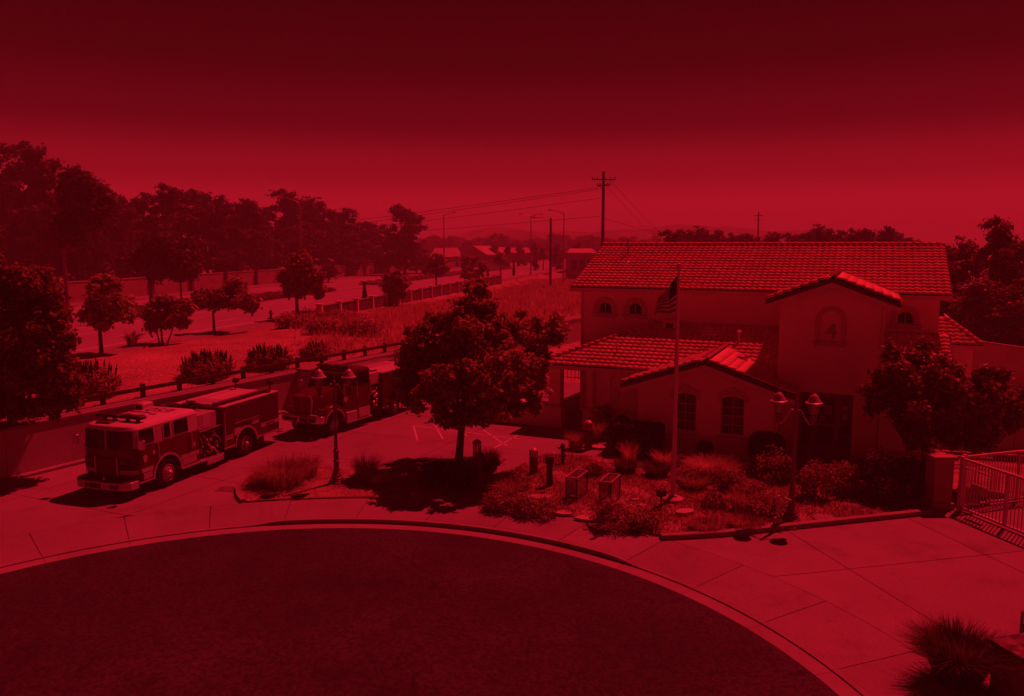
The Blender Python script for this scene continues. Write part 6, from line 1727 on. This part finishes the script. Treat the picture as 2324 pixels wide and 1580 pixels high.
def bg_tree(label, px_, ptop, pbase, hwpx, Y, k, group='tall trees behind the block wall', zb=1.8, name='tall_tree', mname=None):
    X, zt = up(px_, ptop, Y)
    zb_ = zb
    w = 2.7 * hwpx * Y / F_PX
    return unit_tree(name, label, (X, Y, zb_), zt - zb_, w, k, group, mname)
bgl = [
 ('tallest spreading gum tree at the far left', 60, 330, 95, 112, 0), ('dark gum tree cut by the left edge of the view', -10, 350, 90, 116, 3), ('narrow tall gum tree second from the left edge', 188, 388, 52, 112, 1),
 ('lower feathery tree right of the narrow gum', 268, 452, 48, 122, 2), ('broad dark tree with two crowns left of centre of the row', 390, 428, 76, 132, 4), ('dense tree rising right behind the umbrella-shaped street tree', 462, 440, 62, 140, 5),
 ('tree with sloping crown left of the twin-arm lamp', 545, 462, 62, 150, 6), ('tall rounded tree directly behind the twin-arm lamp', 645, 434, 62, 172, 0), ('dark tree right behind the twin-arm lamp', 715, 462, 58, 182, 2),
 ('tree stepping down towards the right in the row', 785, 485, 56, 192, 3), ('lower tree near the right end of the row', 845, 508, 44, 205, 5), ('separate upright tree ending the row at the right', 916, 470, 46, 190, 1),
 ('shorter tree filling the gap below the far left gum', 120, 480, 62, 118, 5), ('shorter tree under the feathery tree', 320, 500, 56, 128, 6), ('low dark tree right of the twin-arm lamp', 680, 540, 56, 165, 4), ('low tree at the foot of the separate upright tree', 880, 545, 46, 200, 6), ('low bushy tree between sloping crown and tall rounded tree', 595, 520, 46, 158, 3), ('low tree at the far left behind the wall', 30, 520, 70, 108, 2), ('low dark tree below the narrow gum', 205, 520, 60, 114, 4), ('low tree behind the umbrella tree crown', 500, 545, 56, 138, 1), ('low tree under the stepping-down tree', 770, 560, 56, 185, 0), ('low tree hiding the wall end by the upright tree', 945, 560, 30, 200, 2),
 ('mid-height tree between the feathery tree and the broad dark tree', 330, 455, 56, 136, 3), ('mid-height tree between the dense tree and the sloping crown', 505, 470, 50, 148, 2), ('mid-height tree left of the tall rounded tree', 598, 478, 46, 168, 4), ('mid-height tree between the far left gum and the narrow gum', 135, 420, 50, 118, 6), ('mid-height tree filling the gap right of the stepping-down tree', 820, 520, 44, 198, 1)]
for lab, x_, yt, hw_, Y_b, k in bgl:
    bg_tree(lab, x_, yt, 0, hw_, Y_b, k)
# gum trees standing in the median and on the far verge with visible trunks
def verge_tree(label, bx, by, items, n, seed, r):
    X, Y = pt(bx, by, 2.0); b = (X, Y, 2.0)
    return tree('verge_tree', label, b, px_lobes(b, Y, items), n, 0.34, 'leaf_gum', r, 'trees on the median and far verge', 'bark_pale', seed=seed, sig=0.4, n_limb=7)
verge_tree('slim tree on the median at the left with long bare trunk', 155, 716, [(190, 430, 40, 0), (165, 470, 40, 0), (215, 470, 30, 0), (180, 510, 36, 0), (150, 520, 24, 0)], 7000, 41, 0.22)
verge_tree('forked pale-trunked tree in front of the block wall', 345, 692, [(350, 560, 40, 0), (400, 575, 34, 0), (320, 590, 30, 0), (370, 610, 30, 0), (430, 600, 26, 0)], 6000, 42, 0.26)
verge_tree('slender young tree with straight dark trunk before the block wall', 412, 684, [(412, 600, 22, 0), (400, 615, 18, 0), (425, 615, 16, 0)], 2500, 43, 0.13)
verge_tree('small tree on the median beyond the umbrella-shaped tree', 745, 640, [(745, 612, 10, 0), (738, 620, 9, 0), (752, 620, 9, 0)], 1500, 44, 0.15)

# ---- distant tree belt beyond the houses
kk = 0
for x_ in np.arange(955, 1345, 17):
    yt = 543 + rgB.uniform(-12, 9); Yd = rgB.uniform(380, 480)
    unit_tree('distant_tree', 'small far-off tree in the hazy belt beyond the houses', (up(x_, 560, Yd)[0], Yd, 0.5), up(x_, yt, Yd)[1] - 0.5, rgB.uniform(11, 19), kk, 'distant tree belt beyond the houses', 'leaf_far'); kk += 1
for x_ in np.arange(1345, 1500, 18):
    yt = 540 + rgB.uniform(-6, 8); Yd = rgB.uniform(330, 420)
    unit_tree('distant_tree', 'small far-off tree just right of the utility pole above the roof ridge', (up(x_, 560, Yd)[0], Yd, 0.5), up(x_, yt, Yd)[1] - 0.5, rgB.uniform(10, 17), kk, 'distant trees right of the utility pole', 'leaf_far'); kk += 1
for q, (x_, yt, hw_, Yd) in enumerate(((1120, 553, 20, 260), (1180, 558, 16, 270), (1215, 555, 18, 240), (1265, 556, 20, 230), (1310, 552, 16, 230), (1150, 562, 12, 240), (1000, 560, 12, 300), (960, 552, 14, 320))):
    unit_tree('house_tree', ('tree between the far houses left of the twin-arm lamp', 'small tree beside the long low far house', 'tree behind the slim twin-arm lamp', 'tree left of the lamp closest to the utility pole', 'tree between that lamp and the utility pole', 'small round tree in front of the far houses', 'small tree by the leftmost far house', 'tree at the left end of the far houses')[q], (up(x_, 560, Yd)[0], Yd, 0.6), up(x_, yt, Yd)[1] - 0.6, 2 * hw_ * Yd / F_PX, kk, None, 'leaf_far'); kk += 1
# ---- trees behind the station ridge
belt = [(1520, 522, 34, 'pointed tree just right of the slanting wires above the ridge'), (1555, 530, 30, None), (1590, 528, 28, None), (1625, 536, 30, None), (1660, 534, 30, None), (1700, 536, 30, None), (1745, 532, 30, None), (1790, 530, 32, None), (1830, 534, 28, None), (1870, 526, 30, None), (1905, 534, 28, None), (1940, 528, 26, None), (1975, 526, 24, None), (2005, 524, 24, None), (2035, 530, 26, None), (2070, 546, 24, None)]
for q, (x_, yt, hw_, lab) in enumerate(belt):
    Yd = 120 + (q * 37 % 40)
    unit_tree('ridge_line_tree', lab or 'tree top showing above the station roof ridge', (up(x_, 560, Yd)[0], Yd, -0.2), up(x_, yt + rgB.uniform(-5, 5), Yd)[1] + 0.2, rgB.uniform(3.2, 4.6) * hw_ * Yd / F_PX, q, 'tree belt behind the station roof', None)
# ---- big trees at the right edge
rt = [('tallest dark tree at the right edge behind the station', 2262, 500, 62, 62, 0), ('dark rounded tree left of the tallest right-edge tree', 2185, 560, 55, 66, 2), ('dark tree cut by the right edge of the view', 2330, 535, 60, 60, 4), ('lower bushy tree behind the back wing roof', 2240, 640, 70, 58, 5), ('low dark tree at the right edge above the compound wall', 2315, 650, 60, 56, 3), ('low tree squeezed between station corner and back trees', 2150, 610, 45, 68, 1), ('bush-like tree over the compound wall', 2290, 720, 50, 57, 6)]
for lab, x_, yt, hw_, Yd, k in rt:
    unit_tree('back_tree', lab, (up(x_, 600, Yd)[0], Yd, -0.2), up(x_, yt, Yd)[1] + 0.2, 3.0 * hw_ * Yd / F_PX, k, 'dark trees at the right behind the station', 'leaf_dark')

# ---- shrubs
def dome_shrub(name, label, base, r, h, n, size, mname, seed, group=None, sig=0.09, core=True):
    rg = np.random.default_rng(seed)
    t = thing(name, label, 'shrub', base, 0, group)
    lob = [(0, 0, h * 0.45, r, r, h * 0.52)] + [(r * 0.55 * math.cos(a), r * 0.55 * math.sin(a), h * rg.uniform(0.35, 0.62), r * 0.5, r * 0.5, h * 0.38) for a in rg.uniform(0, 6.28, 5)]
    crown_obj('foliage', mname, t, rg, lob, n, size, sig=sig, lo=0.6, per=16, sub=0)
    stem = MB()
    for a in rg.uniform(0, 6.28, 5):
        stem.tube([(0, 0, -0.05), (r * 0.3 * math.cos(a), r * 0.3 * math.sin(a), h * 0.4), (r * 0.6 * math.cos(a), r * 0.6 * math.sin(a), h * 0.7)], [0.02, 0.015, 0.006], 5)
    tag(stem.build('stems', 'bark', t), kind='stuff')
    return t
def at_px(px_, py_, z=0.06): x, y = pt(px_, py_, z); return (x, y, z)
GS = 'shrubs planted in the station garden'
shrubs = [
 ('low dense shrub edging the sidewalk, left half of the long clump', 1150, 1152, 0.75, 0.55, 'leaf_shrub'), ('low dense shrub edging the sidewalk, right half of the long clump', 1215, 1165, 0.75, 0.55, 'leaf_shrub'),
 ('flowering shrub left of the bollard at the garden corner', 1165, 1108, 0.65, 0.6, 'leaf_shrub'), ('leafy bright shrub in front of the right display stand', 1400, 1190, 0.85, 0.75, 'leaf_bright'), ('small leafy shrub between display stand and flagpole, by the sidewalk', 1452, 1196, 0.6, 0.5, 'leaf_shrub'),
 ('pale flowering shrub beside the porch bollard light', 1366, 978, 0.55, 1.35, 'leaf_bright'), ('small dark shrub near the left display stand rear leg', 1352, 1075, 0.28, 0.35, 'leaf_shrub'),
 ('shrub right of the pale grass clump near the flagpole', 1660, 1112, 0.6, 0.8, 'leaf_shrub'), ('tall shrub left of the right lamp post', 1755, 1090, 0.7, 1.25, 'leaf_shrub'), ('shrub between the tall shrub and the flagpole stone', 1700, 1135, 0.6, 0.7, 'leaf_shrub'),
 ('dense shrub at the foot of the right lamp post, left side', 1740, 1175, 0.65, 0.75, 'leaf_shrub'), ('slim-stemmed shrub just right of the right lamp post', 1850, 1130, 0.55, 1.35, 'leaf_shrub'), ('upright shrub in front of the entrance door', 1905, 1122, 0.6, 1.25, 'leaf_shrub'),
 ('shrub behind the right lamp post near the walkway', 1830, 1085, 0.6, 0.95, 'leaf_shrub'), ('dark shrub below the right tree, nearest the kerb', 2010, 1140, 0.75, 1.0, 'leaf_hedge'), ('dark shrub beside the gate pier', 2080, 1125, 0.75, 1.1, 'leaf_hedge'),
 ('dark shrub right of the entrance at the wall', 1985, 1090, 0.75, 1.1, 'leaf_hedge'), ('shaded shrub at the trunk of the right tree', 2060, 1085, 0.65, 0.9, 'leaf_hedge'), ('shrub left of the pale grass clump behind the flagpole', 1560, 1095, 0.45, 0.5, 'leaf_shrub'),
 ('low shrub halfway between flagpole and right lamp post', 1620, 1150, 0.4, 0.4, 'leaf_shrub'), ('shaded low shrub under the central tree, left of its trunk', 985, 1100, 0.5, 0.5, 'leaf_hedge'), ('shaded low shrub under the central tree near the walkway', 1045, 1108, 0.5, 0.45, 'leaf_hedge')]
for q, (lab, x_, y_, r_, h_, mn) in enumerate(shrubs):
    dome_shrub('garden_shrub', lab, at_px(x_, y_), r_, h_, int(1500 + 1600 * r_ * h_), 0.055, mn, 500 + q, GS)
# clipped hedges against the station
def hedge(label, px_, py_, w, d, h, n, round_=False, seed=1, rz=ST_ANG):
    x, y = pt(px_, py_, 0.0)
    t = thing('clipped_hedge', label, 'hedge', (x, y, 0.04), rz, 'clipped hedges against the station')
    rg = np.random.default_rng(seed)
    u = rg.uniform(-1, 1, (n, 3)); ax = rg.integers(0, 3, n); sg = rg.choice([-1, 1], n)
    if round_:
        C_ = unit(rg.normal(0, 1, (n, 3))); C_[:, 2] = C_[:, 2]; N_ = C_.copy()
        C_ = np.sign(C_) * np.abs(C_) ** 0.8
    else:
        C_ = u.copy(); C_[np.arange(n), ax] = sg; N_ = np.zeros((n, 3)); N_[np.arange(n), ax] = sg
        C_ = C_ * (1 - 0.06 * (np.abs(C_[:, [1, 2, 0]]) ** 6))
    C_ = C_ * np.array([w / 2, d / 2, h / 2]) + np.array([0, 0, h / 2]) + rg.normal(0, 0.03, (n, 3))
    C_[:, 2] = np.maximum(C_[:, 2], 0.02)
    V, F = leaves_at(rg, C_, N_, 0.055)
    obj('foliage', fast_mesh('foliage', V, F), 'leaf_hedge', t)
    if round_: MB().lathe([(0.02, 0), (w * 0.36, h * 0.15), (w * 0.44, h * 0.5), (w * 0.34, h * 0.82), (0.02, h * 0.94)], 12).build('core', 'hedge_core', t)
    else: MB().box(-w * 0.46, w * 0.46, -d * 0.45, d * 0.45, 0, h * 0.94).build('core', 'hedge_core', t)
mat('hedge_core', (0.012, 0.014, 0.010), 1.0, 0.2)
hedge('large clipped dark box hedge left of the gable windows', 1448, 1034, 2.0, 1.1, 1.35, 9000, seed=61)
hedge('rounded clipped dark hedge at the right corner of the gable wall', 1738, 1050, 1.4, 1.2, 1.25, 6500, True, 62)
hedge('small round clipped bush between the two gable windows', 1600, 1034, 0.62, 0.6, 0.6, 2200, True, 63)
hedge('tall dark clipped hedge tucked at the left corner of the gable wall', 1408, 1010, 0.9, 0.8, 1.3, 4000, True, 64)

# spiky blue-flowered bushes on the bank
def spike_bush(label, px_, py_, r, h, seed, zb=2.1):
    x, y = pt(px_, py_, zb); zg = terrain_z(x, y)
    t = dome_shrub('spike_flower_bush', label, (x, y, zg), r, h, 5200, 0.10, 'leaf_shrub', seed, 'bushes with dark flower spikes on the bank', sig=0.12)
    rg = np.random.default_rng(seed + 1); sp_ = MB()
    Vs = []; Fs = []
    for k in range(int(34 * r)):
        a = rg.uniform(0, 6.28); rr = r * 0.92 * math.sqrt(rg.uniform(0, 1)); z0 = h * (0.62 + 0.36 * math.sqrt(max(0, 1 - (rr / r) ** 2))) * rg.uniform(0.85, 1.0)
        hh = rg.uniform(0.28, 0.5); bx_, by_ = rr * math.cos(a), rr * math.sin(a)
        tx, ty = bx_ + 0.25 * hh * math.cos(a) * rr / r, by_ + 0.25 * hh * math.sin(a) * rr / r
        sp_.tube([(bx_, by_, z0 - 0.1), ((bx_ + tx) / 2, (by_ + ty) / 2, z0 + hh * 0.4), (tx, ty, z0 + hh)], [0.035, 0.05, 0.008], 5)
    tag(sp_.build('flower_spikes', 'spike_bloom', t), kind='stuff')
spike_bush('largest spiky-flowered bush, behind the roof of the near engine', 475, 856, 1.35, 1.25, 71)
spike_bush('spiky-flowered bush behind the gap between the two engines', 612, 834, 1.2, 1.15, 73)
spike_bush('small spiky-flowered bush above the bonneted truck', 716, 812, 0.8, 0.8, 75)
spike_bush('spiky-flowered bush beside the dark left-edge trees', 195, 896, 1.5, 1.35, 77)

# ---- grasses
def blades(rg, n, r0, h, lean, w, spread=1.0, hv=0.4):
    a = rg.uniform(0, 2 * np.pi, n); rr = r0 * np.sqrt(rg.uniform(0, 1, n)); b = np.stack([rr * np.cos(a), rr * np.sin(a), np.zeros(n)], 1)
    az = a + rg.normal(0, 0.5, n); d = np.stack([np.cos(az), np.sin(az), np.zeros(n)], 1)
    hh = h * rg.uniform(1 - hv, 1.05, n)[:, None]; ln = (lean * rg.uniform(0.2, 1.1, n) * spread)[:, None]
    s = np.stack([-np.sin(az), np.cos(az), np.zeros(n)], 1) * w * rg.uniform(0.6, 1.3, n)[:, None]
    rot = rg.uniform(0, np.pi, n)[:, None]; s = s * np.cos(rot) + np.cross(s, d) * np.sin(rot) * 0.5 + s * 0.2
    Z = np.array([0, 0, 1.0])
    p1 = b + d * hh * ln * 0.30 + Z * hh * 0.60; p2 = b + d * hh * ln + Z * hh * (1 - 0.38 * ln ** 2)
    V = np.stack([b - s, b + s, p1 + s * 0.8, p1 - s * 0.8, p2 + s * 0.15, p2 - s * 0.15], 1).reshape(-1, 3)
    i = np.arange(n)[:, None] * 6
    F = np.concatenate([i + np.array([[0, 1, 2, 3]]), i + np.array([[3, 2, 4, 5]])])
    return V, F
def tuft(name, label, base, r0, h, lean, n, w, mname, seed, group, cat='grass clump'):
    rg = np.random.default_rng(seed)
    V, F = blades(rg, n, r0, h, lean, w)
    o_ = obj(name, fast_mesh(name, V, F), mname); o_.location = base
    return tag(o_, label, cat, group)
GG = 'ornamental grass clumps in the beds'
tufts = [
 ('wide dry grass clump on the island left of the lamp post', 640, 1100, 0.75, 1.05, 0.9, 1500, 'grass_tan'), ('second dry grass clump behind it on the island', 690, 1080, 0.5, 0.85, 0.8, 800, 'grass_tan'), ('low dry grass clump at the left tip of the island', 590, 1102, 0.4, 0.5, 0.9, 500, 'grass_tan'),
 ('feathery grass clump right of the island lamp post', 832, 1092, 0.35, 1.05, 0.7, 700, 'grass_tan'), ('dark grass clump left of the central tree trunk', 985, 1082, 0.4, 0.8, 0.6, 900, 'grass_green'), ('dark grass clump at the central tree trunk', 1025, 1090, 0.4, 0.75, 0.6, 900, 'grass_green'),
 ('dark upright grass clump right of the bollard by the tree', 1108, 1066, 0.35, 0.85, 0.5, 900, 'grass_green'), ('grass clump left of the bollard by the tree', 1062, 1086, 0.3, 0.7, 0.5, 700, 'grass_green'),
 ('pale fine grass clump left of the marker post', 1150, 1125, 0.35, 0.75, 1.0, 700, 'grass_tan'), ('grass clump left of the porch bollard light', 1308, 1016, 0.3, 0.75, 0.7, 600, 'grass_tan'), ('tall grass clump right of the porch bollard light', 1352, 1000, 0.3, 1.1, 0.6, 600, 'grass_tan'),
 ('dark round grass clump behind the right display stand', 1420, 1072, 0.35, 0.6, 0.9, 900, 'grass_green'), ('tall seeding grass above the dark round clump', 1428, 1052, 0.25, 1.0, 0.5, 260, 'grass_dry'), ('dark round grass clump left of the flagpole', 1490, 1080, 0.4, 0.6, 0.9, 1000, 'grass_green'), ('pale grass fringe left of the flagpole', 1508, 1062, 0.35, 0.8, 0.7, 600, 'grass_dry'),
 ('large pale fountain grass right of the flagpole', 1605, 1085, 0.5, 0.95, 1.0, 1500, 'grass_dry'), ('grass clump in front of the pale fountain grass', 1575, 1108, 0.4, 0.55, 0.9, 800, 'grass_tan'), ('spiky grass clump between fountain grass and lamp post', 1650, 1090, 0.35, 0.95, 0.7, 700, 'grass_tan'),
 ('thin grass clump right of the flagpole rock', 1690, 1160, 0.4, 0.8, 0.7, 600, 'grass_tan'), ('grass clump behind the right display stand near the marker', 1345, 1080, 0.25, 0.4, 0.9, 400, 'grass_green'), ('low grass clump at the sidewalk by the right kerb', 1600, 1200, 0.5, 0.4, 0.9, 700, 'grass_tan'), ('low grass clump left of the gooseneck post', 1690, 1195, 0.5, 0.42, 0.9, 700, 'grass_tan'),
 ('big dark grass clump at the bottom right corner', 2172, 1545, 0.42, 1.15, 0.85, 3800, 'grass_green')]
for q, (lab, x_, y_, r_, h_, ln_, n_, mn) in enumerate(tufts):
    tuft('ornamental_grass', lab, at_px(x_, y_, 0.05), r_, h_, ln_, n_, 0.010, mn, 700 + q, GG)
x, y = pt(300, 785, 2.1)
tuft('agave', 'spiky agave at the edge of the main road', (x, y, 2.1), 0.25, 1.1, 0.8, 130, 0.05, 'leaf_shrub', 760, None, 'agave')

# planting round the bottom-right clump
bed('corner_bed', [(2100, 1560), (2120, 1500), (2160, 1475), (2230, 1470), (2330, 1500), (2330, 1600), (2130, 1600)], h=0.03)

# ground cover in the garden: too many leaves to count
def inside(poly, X, Y):
    c = np.zeros(len(X), bool); n = len(poly)
    for i in range(n):
        x0, y0 = poly[i]; x1, y1 = poly[(i + 1) % n]
        k = ((y0 > Y) != (y1 > Y)) & (X < (x1 - x0) * (Y - y0) / (y1 - y0 + 1e-12) + x0)
        c ^= k
    return c
def cover(name, label, poly, n, hmin, hmax, w, mname, seed, cat, patch=0.5):
    rg = np.random.default_rng(seed)
    P_ = np.array(poly); X = rg.uniform(P_[:, 0].min(), P_[:, 0].max(), n * 3); Y = rg.uniform(P_[:, 1].min(), P_[:, 1].max(), n * 3)
    f = np.sin(X * 1.7 + 1) * np.sin(Y * 1.3) + 0.7 * np.sin(X * 3.9 + Y * 2.2) + rg.normal(0, 0.5, n * 3)
    k = inside(poly, X, Y) & (f > -patch); X = X[k][:n]; Y = Y[k][:n]; m_ = len(X)
    b = np.stack([X, Y, np.full(m_, 0.05)], 1)
    a = rg.uniform(0, 6.28, m_); s = np.stack([np.cos(a), np.sin(a), np.zeros(m_)], 1) * (w * rg.uniform(0.5, 1.3, m_))[:, None]
    tip = b + rg.normal(0, 0.05, (m_, 3)) * np.array([1, 1, 0]) + np.array([0, 0, 1.0]) * rg.uniform(hmin, hmax, m_)[:, None]
    V = np.stack([b - s, b + s, tip], 1).reshape(-1, 3)
    o_ = obj(name, fast_mesh(name, V, np.arange(3 * m_).reshape(m_, 3)), mname)
    return tag(o_, label, cat, None, 'stuff')
cover('ground_cover', 'low patchy ground cover between the garden shrubs', clear_of_ring(GARDEN), 42000, 0.03, 0.14, 0.025, 'ground_cover', 801, 'ground cover')
cover('ground_cover', 'sparse litter and seedlings on the planted island', clear_of_ring(ISLAND), 12000, 0.01, 0.05, 0.02, 'ground_cover', 802, 'ground cover', 0.2)

# dry meadow on the bank: one mass of grass
rg = np.random.default_rng(55); n = 52000
s_ = rg.uniform(8, 150, n) ** 1.0; t_ = rg.uniform(1.6, 62, n)
X = WO[0] + s_ * WS[0] + t_ * WT[0]; Y = WO[1] + s_ * WS[1] + t_ * WT[1]; D = X - ne_x(Y)
nz_ = np.sin(X * 0.35) * np.sin(Y * 0.22) + 0.6 * np.sin(X * 0.9 + Y * 0.6)
keep_ = (D > 3.4) & (s_ > 19.5 + 0.78 * t_ + 2.0 * nz_ + rg.normal(0, 1.2, n))
X, Y, nz_ = X[keep_], Y[keep_], nz_[keep_]
zg = np.array([terrain_z(float(a_), float(c_)) for a_, c_ in zip(X, Y)])
m_ = len(X); reps = 4
bX = np.repeat(X, reps) + rg.normal(0, 0.14, m_ * reps); bY = np.repeat(Y, reps) + rg.normal(0, 0.14, m_ * reps); bZ = np.repeat(zg, reps) - 0.05
hh = np.repeat(0.55 + 0.22 * nz_, reps) * rg.uniform(0.6, 1.5, m_ * reps); hh = np.clip(hh, 0.25, 1.4) * np.repeat(0.35 + 0.65 * np.clip((D[keep_] - 3.4) / 6, 0, 1), reps)
a = rg.uniform(0, 6.28, m_ * reps); w_ = 0.035 + 0.0006 * (bY - 50)
sv = np.stack([np.cos(a), np.sin(a), np.zeros(len(a))], 1) * w_[:, None]
b = np.stack([bX, bY, bZ], 1); tip = b + np.stack([rg.normal(0.06, 0.22, len(a)) * hh, rg.normal(0, 0.22, len(a)) * hh, hh], 1)
V = np.stack([b - sv, b + sv, tip], 1).reshape(-1, 3)
tag(obj('dry_meadow', fast_mesh('dry_meadow', V, np.arange(len(V)).reshape(-1, 3)), 'grass_dry'), 'tall dry grass covering the bank behind the retaining wall', 'grass', None, 'stuff')
# darker bushes in the meadow edge
for q, (x_, y_, r_, h_, lab) in enumerate(((675, 752, 1.6, 1.1, 'olive bush at the left edge of the dry meadow'), (735, 770, 1.3, 1.0, 'olive bush in the meadow above the bonneted truck'), (825, 770, 1.4, 1.0, 'dusky bush in the meadow left of the central tree'), (780, 740, 1.2, 0.9, 'dusky bush below the left end of the stone wall'), (700, 726, 1.4, 0.8, 'low bush by the street tree beside the stone wall'))):
    x, y = pt(x_, y_, 2.0)
    dome_shrub('meadow_bush', lab, (x, y, terrain_z(x, y)), r_, h_, 3000, 0.14, 'grass_tan', 820 + q, 'bushes in the dry meadow', sig=0.2)
# planting strips on the median
rg = np.random.default_rng(66)
for q, (y0, y1, lab) in enumerate(((70, 118, 'long low planting strip on the median at the left'), (135, 230, 'long low planting strip on the median behind the street trees'))):
    n = 16000; yy = rg.uniform(y0, y1, n); oo = rg.uniform(14.0, 18.0, n)
    dx = np.interp(yy, _ys, _dx); ln = np.sqrt(1 + dx ** 2); xx = ne_x(yy) - oo / ln; y2 = yy + oo * dx / ln
    C_ = np.stack([xx, y2, 2.1 + rg.uniform(0.05, 0.65, n) * (0.6 + 0.4 * np.sin(yy * 0.8) ** 2)], 1)
    V, F = leaves_at(rg, C_, np.tile([[0, 0, 1.0]], (n, 1)), 0.22)
    tag(obj('median_planting', fast_mesh('median_planting', V, F), 'leaf_dark'), lab, 'planting', None, 'stuff')
